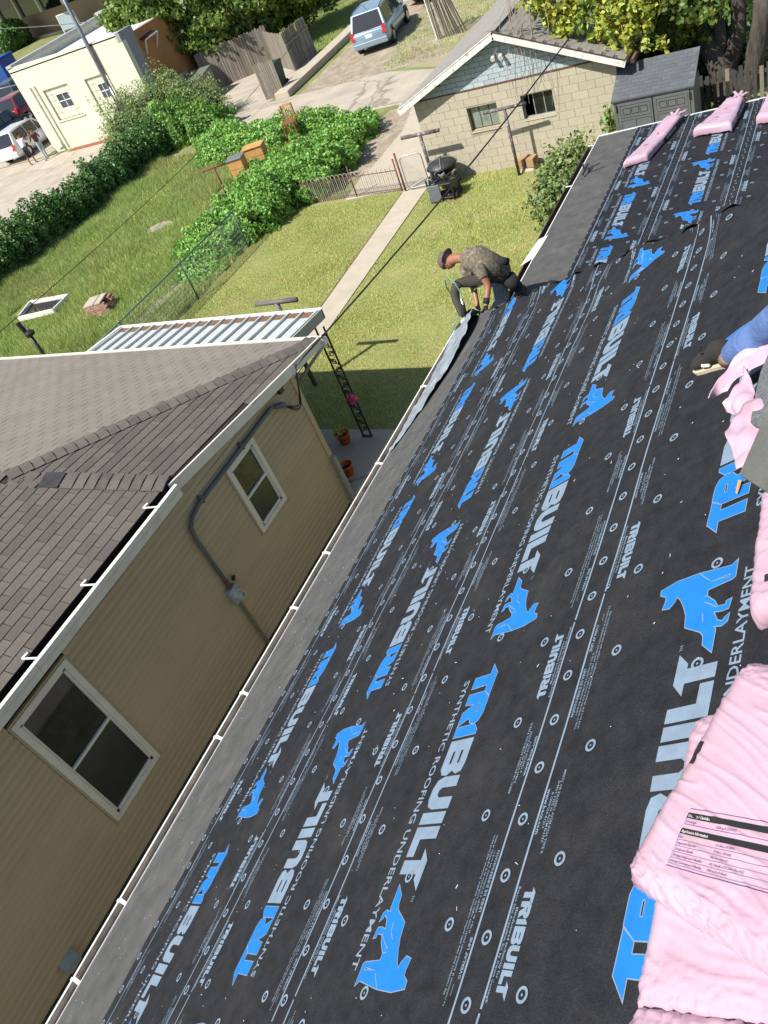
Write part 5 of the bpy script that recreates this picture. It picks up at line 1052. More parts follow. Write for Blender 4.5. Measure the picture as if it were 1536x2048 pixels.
# blue dumpster left of cream building
c = Vector(G(12, 158)); mb = MB(); mb.box(c+Vector((-2,-1,0)), c+Vector((1.6,1.2,1.9))); mb.box(c+Vector((-2.1,-1.15,1.9)), c+Vector((1.7,1.3,2.05))); mb.box(c+Vector((1.6,-.3,.8)), c+Vector((1.8,.4,1.1))); tag(obj('blue_dumpster', mb, flat('dumpster_blue', (0.02, 0.07, 0.28), 0.5), bevel=.04), 'blue dumpster at the left edge beyond the cream building', 'dumpster')
t = thing('parking_sign', 'pale blue board sign on the verge behind the cream building roof', 'sign', G(158, 62)); c = Vector(G(150, 66)); mb = MB(); mb.box(c+Vector((-1.4,-.1,.6)), c+Vector((1.4,.1,2.2))); obj('board', mb, flat('sign_blue', (0.30, 0.38, 0.40), 0.6), t); mb = MB(); mb.box(c+Vector((-1.5,-.14,0)), c+Vector((-1.4,.14,2.3))); mb.box(c+Vector((1.4,-.14,0)), c+Vector((1.5,.14,2.3))); mb.box(c+Vector((-1.4,-.14,2.2)), c+Vector((1.4,.14,2.3))); obj('frame', mb, white_m, t)
for lab, a, b in (('slim dark lamp pole behind the cream building', (173, 46), (148, -20)), ('white slim pole in front of the far office at the left edge', (18, 90), (-4, 50))):
    ba = Vector(G(*a)); tp = Vector(P(*b, 1, ba.y)); mb = MB(); mb.tube([ba, tp], .28, 8); tag(obj('lamp_pole', mb, gut_m if 'dark' in lab else white_m, smooth=True), lab, 'pole')
# ------------------------------------------------------------------ vehicles
def car(name, label, pos, head, L_, W_, H_, col, cat, style='suv', group=None, plate=True, rails=False, door=False):
    t = thing(name, label, cat, pos, group); c = Vector(pos); f = Vector((head[0], head[1], 0)).normalized(); s = Vector((f.y, -f.x, 0))
    pm_ = mat('paint_'+name+label[:9].replace(' ', '_'), col, 0.28, 0.02, 2, metal=0.25, coat=0.6)
    X = lambda x, y, z: c+s*x+f*y+Vector((0, 0, z))
    hw = W_/2; hl = L_/2; zb = .24; belt = H_*.56
    st = [(-hl, .45, belt-.06, .80), (-hl+.06, .30, belt, .93), (-hl+.45, zb, belt+.02, 1.0), (-hl+1.2, zb, belt+.02, 1.0), (hl-1.9, zb, belt-.01, 1.0), (hl-1.1, zb, belt-.10, .98), (hl-.35, zb+.03, belt-.20, .93), (hl, .42, belt-.34, .78)]
    ring = []
    for y, z0, z1, k in st: zm = (z0+z1)/2; ring.append([(-hw*k*.88, z0), (-hw*k, z0+.16), (-hw*k*1.01, zm), (-hw*k*.955, z1), (0, z1+.025), (hw*k*.955, z1), (hw*k*1.01, zm), (hw*k, z0+.16), (hw*k*.88, z0), (0, z0)])
    mb = MB(); V = [X(x, st[i][0], z) for i, r_ in enumerate(ring) for x, z in r_]; n = 10; F = [(i*n+k, i*n+(k+1) % n, (i+1)*n+(k+1) % n, (i+1)*n+k) for i in range(len(ring)-1) for k in range(n)]; F += [tuple(range(n)), tuple(reversed(range((len(ring)-1)*n, len(ring)*n)))]; mb.add(V, F); body = obj('body', mb, pm_, t, smooth=False, bevel=.025, fix=True)
    for p in body.data.polygons: p.use_smooth = True
    # cabin
    ry0 = -hl+.12; cab = [(ry0, belt, hw*.93, None), (ry0+.36, H_-.05, hw*.76, None), (ry0+.75, H_, hw*.78, None), (.15 if style == 'suv' else .1, H_-.01, hw*.77, None), (.55, H_-.08, hw*.74, None), (hl-1.15, belt-.08, hw*.92, None)]
    A = cab; mb = MB()
    def cp(i, sx): y, z, w_, _ = A[i]; return X(sx*w_, y, z)
    bl = lambda y, sx: X(sx*hw*.94, y, belt-.04)
    roofp = [cp(1,-1), cp(2,-1), cp(3,-1), cp(4,-1), cp(4,1), cp(3,1), cp(2,1), cp(1,1)]
    mb.add([cp(1,-1), cp(2,-1), cp(3,-1), cp(4,-1), cp(1,1), cp(2,1), cp(3,1), cp(4,1)], [(0,1,5,4),(1,2,6,5),(2,3,7,6)])
    mb.add([cp(0,-1), cp(0,1), cp(1,1), cp(1,-1)], [(0,1,2,3)]); mb.add([cp(4,-1), cp(4,1), cp(5,1), cp(5,-1)], [(3,2,1,0)])
    for sx in (-1, 1): mb.add([cp(0,sx), cp(1,sx), cp(2,sx), cp(3,sx), cp(4,sx), cp(5,sx), bl(cab[5][0], sx), bl(cab[0][0], sx)], [(0,1,2,3,4,5,6,7)])
    obj('cabin', mb, pm_, t, bevel=.02, fix=True)
    def pane(q, nm='window', inset=.08, off=.012, m_=carglass):
        cen = sum((Vector(p) for p in q), Vector())/len(q); nr_ = (Vector(q[1])-Vector(q[0])).cross(Vector(q[2])-Vector(q[1])).normalized()
        if nr_.dot(cen-X(0, 0, H_*.6)) < 0: nr_ = -nr_
        pts = [Vector(p).lerp(cen, inset)+nr_*off for p in q]; m2 = MB(); m2.extr(pts, -nr_*.02); return obj(nm, m2, m_, t, fix=True)
    pane([cp(0,-1), cp(0,1), cp(1,1), cp(1,-1)], 'rear_window', .10); pane([cp(5,-1), cp(5,1), cp(4,1), cp(4,-1)], 'windscreen', .07)
    for sx in (-1, 1):
        ys_ = [ry0+.35, -.62, .30, hl-1.42]
        for i in range(3):
            ya, yb = ys_[i]+.04, ys_[i+1]-.03
            def top(y): 
                for k in range(5):
                    if A[k][0] <= y <= A[k+1][0]: tt = (y-A[k][0])/(A[k+1][0]-A[k][0]); return A[k][1]+(A[k+1][1]-A[k][1])*tt, A[k][2]+(A[k+1][2]-A[k][2])*tt
                return A[-1][1], A[-1][2]
            (za, wa), (zb_, wb) = top(ya), top(yb)
            if i == 2: q = [X(sx*hw*.945, ya, belt+.02), X(sx*hw*.945, yb, belt+.0), X(sx*(wb+.01), yb-.05, max(zb_-.06, belt+.03)), X(sx*(wa+.01), ya, za-.07)]
            else: q = [X(sx*hw*.945, ya, belt+.02), X(sx*hw*.945, yb, belt+.02), X(sx*(wb+.012), yb, zb_-.07), X(sx*(wa+.012), ya+(.1 if i == 0 else 0), za-.07)]
            pane(q, 'side_window', .02, .012)
        q = [X(sx*hw*.72, -hl-.0, belt-.24), X(sx*hw*.95, -hl+.03, belt-.22), X(sx*hw*.93, -hl+.10, belt+.12), X(sx*hw*.76, -hl+.08, belt+.10)]; pane(q, 'tail_lamp', 0, .03, lamp_m)
        q = [X(sx*hw*.6, hl, belt-.42), X(sx*hw*.88, hl-.12, belt-.40), X(sx*hw*.86, hl-.2, belt-.28), X(sx*hw*.6, hl-.05, belt-.30)]; pane(q, 'headlight', 0, .02, rim_m)
        mb = MB(); mb.bar(X(sx*(hw+.03), hl-1.65, belt+.05), X(sx*(hw+.16), hl-1.68, belt+.08), .1, .13); obj('mirror', mb, pm_, t)
        for y in (-hl+.88, hl-.88):
            mb = MB(); mb.tube([X(sx*(hw-.18), y, .33), X(sx*(hw+.015), y, .33)], .33, 18); wh = obj('wheel', mb, tyre_m, t)
            mb = MB(); mb.tube([X(sx*(hw+.0), y, .33), X(sx*(hw+.025), y, .33)], .20, 14); obj('rim', mb, rim_m, wh)
            mb = MB(); mb.tube([X(sx*(hw-.10), y, .38), X(sx*(hw+.004), y, .38)], .385, 18); obj('wheel_arch', mb, black_m, t)
        if rails: mb = MB(); mb.tube([cp(1,sx)+Vector((0,0,.02)), cp(2,sx)+Vector((0,0,.06)), cp(3,sx)+Vector((0,0,.06))], .022, 6); obj('roof_rail', mb, black_m, t)
    mb = MB(); mb.extr([X(-hw*.92, -hl-.04, .34), X(hw*.92, -hl-.04, .34), X(hw*.92, -hl-.06, .56), X(-hw*.92, -hl-.06, .56)], f*.15); obj('bumper', mb, pm_, t, bevel=.02, fix=True)
    if plate: mb = MB(); mb.extr([X(-.17, -hl-.012, belt-.26), X(.17, -hl-.012, belt-.26), X(.17, -hl-.0, belt-.1), X(-.17, -hl-.0, belt-.1)], f*.02); obj('number_plate', mb, plate_m, t, fix=True)
    if rails: mb = MB(); mb.tube([X(0, -hl+.75, H_), X(0, -hl+.55, H_+.22)], .012, 5); obj('aerial', mb, black_m, t)
    if door: mb = MB(); a = X(hw*1.0, .75, .4); mb.extr([a, a+s*.95-f*.28, a+s*.95-f*.28+Vector((0,0,.62)), a+Vector((0,0,.62))], f*.07); obj('open_door', mb, pm_, t, bevel=.02, fix=True)
    return t
car('parked_suv', 'pale blue silver estate with roof rails parked on the dirt driveway', (-20.75, 38.9, 0), (-.20, .98), 4.95, 1.82, 1.68, (0.24, 0.33, 0.42), 'car', rails=True)
car('parked_car', 'white car parked beyond the silver estate at the top of the frame', (-20.0, 45.4, 0), (.5, .9), 4.4, 1.75, 1.5, (0.7, 0.7, 0.7), 'car')
wr = Vector(G(48, 324)); hd = Vector((-.12, .99, 0)).normalized(); sd = Vector((hd.y, -hd.x, 0))
car('parked_car', 'white crossover with an open side door left of the cream building', wr-sd*.95+hd*2.25, (hd.x, hd.y), 4.5, 1.85, 1.65, (0.72, 0.73, 0.74), 'car', group='cars parked left of the cream building', door=True)
rr_ = Vector(G(56, 248)); car('parked_car', 'dark red hatchback parked behind the white crossover', rr_-sd*1.3+hd*2.2, (hd.x, hd.y), 4.4, 2.1, 1.85, (0.22, 0.012, 0.02), 'car', group='cars parked left of the cream building')
rr_ = Vector(G(48, 212)); car('parked_car', 'dark teal car glimpsed above the red hatchback', rr_-sd*1.4+hd*2.2, (hd.x, hd.y), 4.4, 2.2, 1.9, (0.02, 0.07, 0.11), 'car', group='cars parked left of the cream building')
rr_ = Vector(G(-2, 292)); car('parked_car', 'dark navy car cut by the left edge beside the white crossover', rr_-sd*1.1+hd*2.4, (hd.x, hd.y), 4.4, 1.9, 1.5, (0.012, 0.015, 0.035), 'car', group='cars parked left of the cream building')
# ------------------------------------------------------------------ plants
def plant(name, label, cat, blobs, n, size, m, core=True, shell=.35, amp=.2, ns=1.3, tone=(.6, 1.3), group=None, extra=None):
    c = blobs[0][0]; t = thing(name, label, cat, (c[0], c[1], 0), group); pts, d_ = blob_points(blobs, n, shell, amp, ns); k = pts[:, 2] > .02
    leafcloud('foliage', pts[k], d_[k], size, m, t, tone=tone)
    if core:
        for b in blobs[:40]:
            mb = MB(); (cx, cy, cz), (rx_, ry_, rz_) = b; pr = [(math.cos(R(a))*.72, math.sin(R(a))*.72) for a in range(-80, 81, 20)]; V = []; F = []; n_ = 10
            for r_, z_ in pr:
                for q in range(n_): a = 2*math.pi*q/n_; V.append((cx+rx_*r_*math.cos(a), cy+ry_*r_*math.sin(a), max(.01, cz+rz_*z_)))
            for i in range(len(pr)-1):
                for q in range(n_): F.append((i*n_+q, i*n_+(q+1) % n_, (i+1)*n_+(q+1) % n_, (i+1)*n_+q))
            mb.add(V, F); obj('stems', mb, core_m, t)  # solid dark body behind the leaves, coloured as the shade within them
    return t
bl = []
path = [(17.2,-18.0,-16.8,.35),(18.2,-18.6,-16.6,.6),(19.2,-18.7,-15.9,.95),(20.3,-18.6,-15.4,1.2),(21.5,-18.5,-14.9,1.2),(22.8,-18.3,-14.9,1.05),(24.1,-18.0,-14.9,.9),(25.4,-17.5,-15.2,.75),(26.6,-17.0,-15.6,.6)]
for y, xa, xb, h in path:
    nx = max(1, int(round((xb-xa)/1.3)))
    for i in range(nx): x = xa+(i+.5)*(xb-xa)/nx; e = .72 if (i == 0) else 1.0; bl.append(((x+rnd.uniform(-.15,.15), y+rnd.uniform(-.2,.2), h*.32), (.85, .85, h*.72*e*rnd.uniform(.85,1.1))))
plant('vine_mound', 'long bright green vine mound swallowing the fence between yard and lawn', 'vines', bl, 120000, .066, vine_m, amp=.22)
bl = []
for i in range(16):
    y = 15.2+i*.95; x = -28.55+.04*i-(.25 if i > 11 else 0); bl.append(((x, y, .55), (.72, .8, .95+rnd.uniform(-.12,.15))))
plant('vine_hedge', 'long dark green vine covered fence line edging the concrete lot', 'hedge', bl, 85000, .07, hedge_m, amp=.22)
plant('scrub_bush', 'feathery olive green scrub in front of the cream building', 'bush', [((-31.2,31.5,.9),(1.5,1.2,1.5)), ((-29.9,31.9,.9),(1.5,1.1,1.6)), ((-28.2,32.3,.8),(1.4,1.0,1.4)), ((-30.9,30.3,.6),(1.2,1.0,1.0)), ((-27.2,32.4,.6),(1.0,.8,1.0))], 75000, .05, bush_m, amp=.35, shell=.6)
plant('ivy_bush', 'rounded ivy green bush in front of the feathery scrub', 'bush', [((-27.7,30.2,.55),(1.4,1.1,1.25)), ((-26.0,30.3,.4),(1.2,1.0,1.0)), ((-28.6,28.9,.35),(1.0,.8,.8))], 34000, .075, vine_m, amp=.2, tone=(.5, 1.0))
plant('vine_patch', 'low leafy vines around the rust coloured chair beside the alley', 'vines', [((-23.9,28.3,.2),(1.3,1.0,.6)), ((-22.0,27.6,.2),(1.3,1.0,.65)), ((-20.2,27.2,.2),(1.2,1.0,.65)), ((-22.6,26.4,.15),(1.2,.9,.5)), ((-18.6,27.4,.2),(1.1,.8,.6))], 32000, .07, vine_m, amp=.2)
bc = G(1108, 462)
plant('leafy_shrub', 'knee high leafy shrub growing beside the low roof gutter', 'shrub', [((bc[0]+.0,bc[1]+.2,.55),(.5,.5,.6)), ((bc[0]+.1,bc[1]+.9,.6),(.55,.6,.7)), ((bc[0]-.05,bc[1]+1.6,.55),(.5,.6,.65)), ((bc[0]+.4,bc[1]+1.2,.9),(.5,.7,.6)), ((bc[0]+.3,bc[1]+2.2,.4),(.4,.4,.45))], 15000, .062, bush_m, amp=.3, core=False, shell=.7, tone=(.5,1.1))
wsh = P(1226, 268, 1, 20.3); plant('wall_sapling', 'thin pale sapling between garage wall and resin shed', 'sapling', [((wsh[0],20.3,.9),(.25,.2,.5))], 260, .08, bush_m, core=False, shell=.9)
def tree(name, label, trunks, blobs, n, size, m, group=None, tone=(.5, 1.3), amp=.25, core=True, shell=.5):
    b = trunks[0][0][0]; t = thing(name, label, 'tree', (b[0], b[1], 0), group)
    for pts, rad in trunks: mb = MB(); mb.tube(pts, rad, 10); obj('trunk', mb, bark_m, t, smooth=True)
    pts, d_ = blob_points(blobs, n, shell, amp, .9); cr = leafcloud('crown', pts, d_, size, m, t, tone=tone)
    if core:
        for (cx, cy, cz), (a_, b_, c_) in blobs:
            mb = MB(); mb.lathe((cx, cy, cz), [(.05, -c_*.55), (a_*.5, -c_*.3), (a_*.6, 0), (a_*.45, c_*.35), (.05, c_*.55)], 10); obj('inner_branches', mb, core_m, t)  # solid filler in the crown, its dark colour standing for inner shade
    return t
def pb(px, py, y, r, sq=.8): p = P(px, py, 1, y); return ((float(p[0]), float(p[1]), float(p[2])), (r, r, r*sq))
tb = G(455, 120)
tree('shade_tree', 'large dark tree overhanging the orange wall and the board fence', [([(tb[0], tb[1]+1, 0), (tb[0]-.2, tb[1]+1, 2.5), (tb[0]-.8, tb[1]+.5, 5.5), (tb[0]-2, tb[1], 8)], [.35, .3, .22, .1]), ([(tb[0], tb[1]+1, 2.4), (tb[0]+1.5, tb[1]+1, 5.5), (tb[0]+2.5, tb[1]+1, 8)], [.25, .18, .08])],
     [pb(245,30,38.5,1.1), pb(290,48,38.5,1.2), pb(340,30,39,1.8), pb(395,70,39.2,1.5), pb(430,40,40,2.0), pb(420,100,39.6,1.1), pb(470,0,41,2.2), pb(380,-20,40,2.4), pb(300,-15,39,1.8), pb(530,-30,43,2.4), pb(600,-50,45,2.2), pb(450,60,41.5,1.8), pb(470,125,42,1.3), pb(360,120,41,1.3), pb(375,165,41.5,1.2), pb(400,140,42.5,1.5)], 100000, .16, tree_m, tone=(.35, 1.5))
tree('background_tree', 'dark leafy tree filling the top edge behind the bin screen', [([(-31, 50, 0), (-31, 50, 5)], [.4, .3])], [pb(520,30,50,2.6), pb(580,-10,52,2.6), pb(480,60,48,2.0), pb(640,-30,54,2.4), pb(430,20,50,2.4)], 30000, .2, tree_m, tone=(.3, .8))
plant('wall_ivy', 'dark ivy climbing the shaded end of the orange wall', 'ivy', [((-31.5, 40.2, 1.2),(.6,1.2,1.3)), ((-31.5, 41.3, 2.2),(.7,1.2,1.8)), ((-31.6, 38.9, .9),(.4,.5,.8))], 6000, .16, hedge_m, tone=(.4, .9))
# big forked tree on the right
TY = 22.9
tp = lambda x, y, yy=TY: tuple(float(v) for v in P(x, y, 1, yy))
tree('forked_tree', 'big forked tree with yellowing leaves hanging over the garage roof', [
    ([tp(1462,205), tp(1455,175), tp(1436,125), tp(1403,70), tp(1375,20), tp(1350,-40)], [.50, .42, .30, .20, .16, .13]),
    ([tp(1440,130), tp(1442,85), tp(1436,40), tp(1428,-20)], [.2, .15, .14, .12]),
    ([tp(1450,150), tp(1466,105), tp(1478,60), tp(1476,0), tp(1470,-50)], [.24, .2, .18, .17, .16]),
    ([tp(1485,200), tp(1500,160), tp(1512,100), tp(1523,40), tp(1530,-40)], [.30, .24, .22, .21, .2]),
    ([tp(1380,25), tp(1300,10, 22.3), tp(1180,-10, 21.8), tp(1080,-20, 21.4)], [.10, .07, .05, .03])],
    [pb(1088,12,21.0,.30,1.4), pb(1100,40,21.0,.20,1.3), pb(1130,58,21.0,.24,1.2), pb(1148,98,20.8,.20,.8), pb(1135,20,21.2,.30,1.2), pb(1120,105,20.8,.08,.8), pb(1160,45,21.0,.20,1.5), pb(1205,58,21.0,.26,1.5), pb(1200,20,21.2,.32,1.2), pb(1240,25,21.2,.32,1.3), pb(1258,70,21.0,.22,1.6), pb(1228,98,20.9,.10,1.5), pb(1222,70,21,.14,1.4), pb(1290,90,21.0,.12,1.5), pb(1290,40,21.4,.30,1.5), pb(1325,88,21.4,.12,1.5), pb(1180,75,21.0,.10,1.0), pb(1060,-5,21.0,.30,1), pb(1270,0,21.5,.5,1), pb(1160,-15,21.3,.5,1)], 4300, .10, yel_m, tone=(.5, 1.25), core=False, amp=.4, shell=.9)
pts, d_ = blob_points([pb(1350,30,22.5,.6,1), pb(1390,15,22.6,.6,1), pb(1330,0,22.4,.8,1), pb(1355,75,22.2,.2,1.2), pb(1320,60,22.2,.25,1.2), pb(1410,-10,22.6,.5,1)], 5200, .9, .35); k = [o for o in coll.objects if o.name == 'forked_tree'][0]
leafcloud('crown', pts, d_, .10, mat('olive_leaf', (0.22, 0.27, 0.05), 0.5, 0.1, 1, col2=(0.09, 0.15, 0.03), attr=True, transl=.3), k)
mb = MB()
for i in range(13):
    a = Vector(P(rnd.uniform(1000, 1110), rnd.uniform(-10, 30), 1, 20.6)); q = [a]; dx = rnd.uniform(-.35, .25); L_ = rnd.uniform(.5, 2.3)
    for j in range(6): q.append(q[-1]+Vector((dx*.3+rnd.uniform(-.1,.1), rnd.uniform(-.04,.02), -L_/6)))
    mb.tube(q, [.012, .010, .009, .007, .006, .005, .004], 4)
obj('bare_twigs', mb, flat('twig_grey', (0.30, 0.25, 0.20), 0.9), k, kind='stuff')
plant('dark_undergrowth', 'dark undergrowth in the shade behind the resin shed', 'bush', [((-4.8,23.8,.9),(1.2,1.0,1.5)), ((-3.3,25.5,.8),(1.3,1.2,1.2)), ((-5,26.5,1.2),(1.2,1.5,2.0)), ((-4.6, 22.6, .7), (.5,.6,1.0))], 9000, .14, hedge_m, tone=(.3,.8))  # dark shrubs fill the shaded gap; that shade is put into the leaf tone
plant('sunlit_weeds', 'sunlit weeds on the verge behind the white drum', 'weeds', [((-2.4,29.5,.4),(1.3,.8,.7)), ((-1.0,29.8,.4),(1.3,.8,.7)), ((-2.2, 24.4, .1), (.9,.6,.35))], 4000, .1, bush_m)
dc = G(1483, 100); mb = MB(); mb.lathe(dc, [(.24,0),(.27,.05),(.27,.5),(.285,.52),(.285,.56),(.27,.58),(.26,1.05),(.2,1.2),(.08,1.28)], 20); tag(obj('white_drum', mb, white_m, smooth=True), 'tall white plastic drum seen through the fork of the tree', 'drum')
t = thing('picket_fence', 'dark weathered picket fence at the foot of the forked tree', 'fence', (-3.4, 22.0, 0))
for i in range(22):
    x = -4.0+i*.15; mb = MB(); hh = .95+rnd.uniform(-.06,.06); mb.box((x, 21.9, 0), (x+.09, 21.92, hh)); obj('picket', mb, wood_m if i % 5 == 0 else flat('dark_picket', (0.05, 0.045, 0.04), .9), t)
mb = MB(); mb.box((-4.0, 21.925, .3), (-.6, 21.96, .38)); mb.box((-4.0, 21.925, .75), (-.6, 21.96, .83)); obj('rail', mb, MATS['dark_picket'], t)
t = thing('woodpile_stack', 'upright stack of grey boards leaning together above the driveway', 'boards', G(880, 80)); pc = Vector(G(882, 78))
for i in range(16):
    mb = MB(); x = i*.09-.2; top_ = Vector((x*.4+.2*(i % 3)*.3-.35, .25, 2.6-rnd.uniform(0,.5))); mb.bar(pc+Vector((x, rnd.uniform(-.05,.25), 0)), pc+top_+Vector((x*.2,0,0)), .08, .03); obj('board', mb, white_m if i == 0 else wood_m, t)
# ------------------------------------------------------------------ grass
def blades(name, region, n, h, w_, m, poly=None, lean=.5, excl=None, tone=(.65, 1.3)):
    x0, x1, y0, y1 = region; X = nr.uniform(x0, x1, n); Y = nr.uniform(y0, y1, n)
    dens = (np.sin(X*1.3+Y*.7)+np.sin(X*.6-Y*1.9+2)+np.sin(X*3.1+1)*np.sin(Y*2.7))*.25+.6+.35*nr.rand(n)
    k = dens > .12
    if excl: k &= ~excl(X, Y)
    X, Y = X[k], Y[k]; n = len(X); dn = dens[k]; H = h*(.5+.8*nr.rand(n))*np.clip(dn, .5, 1.3); a = nr.uniform(0, 2*np.pi, n); b = nr.uniform(0, 2*np.pi, n); ln = H*lean*nr.rand(n); W = w_*(.6+.8*nr.rand(n))
    V = np.stack([np.stack([X-np.cos(a)*W/2, Y-np.sin(a)*W/2, np.full(n, .0)], 1), np.stack([X+np.cos(a)*W/2, Y+np.sin(a)*W/2, np.full(n, .0)], 1), np.stack([X+np.cos(b)*ln, Y+np.sin(b)*ln, H], 1)], 1).reshape(-1, 3)
    g = tone[0]+(tone[1]-tone[0])*nr.rand(n); hu = nr.normal(0, .10, n); c = np.repeat(np.stack([g*(1+hu), g, g*(1-hu)], 1), 3, 0)
    o = np_mesh(name, V, np.arange(3*n).reshape(-1, 3), m, None, 'stuff', c); return o
def walkx(X, Y): 
    xl = swL0[0]+(Y-swL0[1])*(swL1[0]-swL0[0])/(swL1[1]-swL0[1]); xr = swR0[0]+(Y-swR0[1])*(swR1[0]-swR0[0])/(swR1[1]-swR0[1]); return ((X > xl-.06) & (X < xr+.02)) | ((Y < 9.7) & (X < -7.2)) | ((Y > 20.4) & (X < -10.8)) | (Y < 7.9)
tag(blades('lawn_grass', (-16.1, -4.3, 7.5, 20.75), 420000, .05, .016, grass_m, lean=.9, excl=walkx, tone=(.75, 1.2)), 'short mown lawn grass yellowing in patches', 'grass')
_pl = [G(*p)[:2] for p in ((25, 640), (112, 630), (145, 590), (60, 596))]; _px0, _px1 = min(p[0] for p in _pl), max(p[0] for p in _pl); _py0, _py1 = min(p[1] for p in _pl), max(p[1] for p in _pl)
_bk = G(207, 622); _bp = [G(445,415), G(470,375), G(320,455)]
def yx(X, Y): return ((X > _px0+.15) & (X < _px1-.15) & (Y > _py0+.1) & (Y < _py1-.1)) | ((np.abs(X-_bk[0]) < .42) & (np.abs(Y-_bk[1]) < .4)) | ((X-_bp[0][0])**2+(Y-_bp[0][1])**2 < .45) | ((X-_bp[1][0])**2+(Y-_bp[1][1])**2 < .6) | ((X-_bp[2][0])**2/2+(Y-_bp[2][1])**2 < .2) | ((X > -17.9) & (X < -16.2) & (Y > 14.3) & (Y < 18) & (np.abs(X+17.75-(Y-15)*.18) < .22)) | (X > -16.25) | ((Y > 28) & (X > -28))
tag(blades('tall_grass', (-28.4, -16.2, 11.0, 28.6), 300000, .24, .02, tall_m, lean=.8, excl=yx, tone=(.6, 1.3)), 'unmown tall grass of the weedy yard', 'grass')
tag(blades('verge_grass', (-31, -22.8, 34.5, 50), 50000, .12, .03, tall_m, lean=.8, excl=lambda X, Y: ((X < -24.3) & (Y < 40)) | ((X > -23.4) & (X < -22.5) & (Y < 43))), 'rough grass behind the board fence and low wall', 'grass')
def dvx(X, Y): return (X < -18.3-(Y-33)*.22)
tag(blades('driveway_weeds', (-20.5, -9, 33.3, 46), 22000, .10, .03, tall_m, lean=.8, excl=dvx), 'patchy weeds right of the dirt driveway', 'grass')
# ------------------------------------------------------------------ people
def ik(o, skinm): return o
def figure(name, label, joints, bones, mats, group=None, sub=2):
    """one continuous body grown over a skeleton; each bone names the material of the faces round it"""
    names = list(joints); base = Vector(joints['base_pt'][0]) if 'base_pt' in joints else Vector(joints[names[0]][0])
    t = thing(name, label, 'person', tuple(base), group); names = [n for n in names if n != 'base_pt']
    me = bpy.data.meshes.new('skeleton'); me.from_pydata([tuple(joints[n][0]) for n in names], [(names.index(a), names.index(b)) for a, b, _ in bones], []); me.update()
    o = bpy.data.objects.new('skeleton', me); coll.objects.link(o); sk = o.modifiers.new('Skin', 'SKIN')
    for i, n in enumerate(names):
        r_ = joints[n][1]; sv = me.skin_vertices[0].data[i]; sv.radius = (r_, r_) if not isinstance(r_, tuple) else r_; sv.use_root = (i == 0)
    sk.branch_smoothing = .6; sb = o.modifiers.new('S', 'SUBSURF'); sb.levels = sub; sb.render_levels = sub
    dg = bpy.context.evaluated_depsgraph_get(); dg.update(); ev = o.evaluated_get(dg); m2 = bpy.data.meshes.new_from_object(ev); bpy.data.objects.remove(o)
    m2.name = 'body'; 
    for m_ in mats: m2.materials.append(m_)
    seg = [(Vector(joints[a][0]), Vector(joints[b][0]), mi, (joints[a][1] if not isinstance(joints[a][1], tuple) else joints[a][1][0])) for a, b, mi in bones]
    for p in m2.polygons:
        c = p.center; best = None
        for a, b, mi, r_ in seg:
            ab = b-a; tt = max(0, min(1, (c-a).dot(ab)/max(1e-9, ab.length_squared))); dd = (c-(a+ab*tt)).length-r_*.5
            if best is None or dd < best[0]: best = (dd, mi)
        p.material_index = best[1]; p.use_smooth = True
    link('body', m2, t); return t
def ellip(name, c, ax, rad, m, parent, n=16, k=10, zmin=-1, noise=0):
    """ellipsoid with axes ax (3 unit vectors) and radii; zmin cuts its lower part away"""
    c = Vector(c); A = [Vector(a).normalized() for a in ax]; V = []; F = []; mb = MB()
    th = np.linspace(math.acos(max(-1, zmin)), 0, k)
    for t_ in th:
        for q in range(n): a = 2*math.pi*q/n; V.append(c+A[0]*rad[0]*math.sin(t_)*math.cos(a)+A[1]*rad[1]*math.sin(t_)*math.sin(a)+A[2]*rad[2]*math.cos(t_))
    for i in range(k-1):
        for q in range(n): F.append((i*n+q, i*n+(q+1) % n, (i+1)*n+(q+1) % n, (i+1)*n+q))
    F.append(tuple(reversed(range(n)))); mb.add(V, F); return obj(name, mb, m, parent, smooth=True, fix=True)
def Zp(px, py, z): return Vector([float(v) for v in P(px, py, 2, z)])
# crouching roofer at the eave corner
J = {}
J['hips'] = (Zp(1003, 545, 3.32), .135); J['waist'] = (Zp(985, 532, 3.50), .13); J['chest'] = (Zp(952, 518, 3.66), .155); J['neck'] = (Zp(920, 514, 3.66), .068); J['skull'] = (Zp(895, 522, 3.60), .082)
J['hipL'] = (Zp(985, 557, 3.36), .10); J['kneeL'] = (Zp(911, 567, 3.46), .072); J['calfL'] = (Zp(910, 595, 3.30), .062); J['ankL'] = (Zp(926, 634, 3.10), .045)
J['hipR'] = (Zp(1016, 560, 3.22), .105); J['kneeR'] = (Zp(1040, 578, 3.0), .08); J['ankR'] = (Zp(1048, 604, 2.80), .05)
J['shR'] = (Zp(958, 535, 3.60), .075); J['elR'] = (Zp(977, 571, 3.36), .050); J['wrR'] = (Zp(972, 608, 3.18), .034); J['paR'] = (Zp(971, 622, 3.12), .040)
J['shL'] = (Zp(930, 533, 3.55), .070); J['elL'] = (Zp(948, 578, 3.26), .044); J['wrL'] = (Zp(955, 612, 3.10), .032); J['paL'] = (Zp(958, 622, 3.07), .036)
for k, (dx, dy) in enumerate(((-6, 12), (-2, 15), (3, 16), (7, 13))):
    J['fR%d' % k] = (Zp(971+dx*.7, 622+dy*.55, 3.07), .012); J['gR%d' % k] = (Zp(971+dx, 622+dy, 3.03), .010)
J['tR'] = (Zp(963, 624, 3.10), .012); J['uR'] = (Zp(961, 632, 3.07), .010)
J['base_pt'] = (Zp(1003, 600, 2.8), 0)
SK, SH, TR, GL = 0, 1, 2, 3
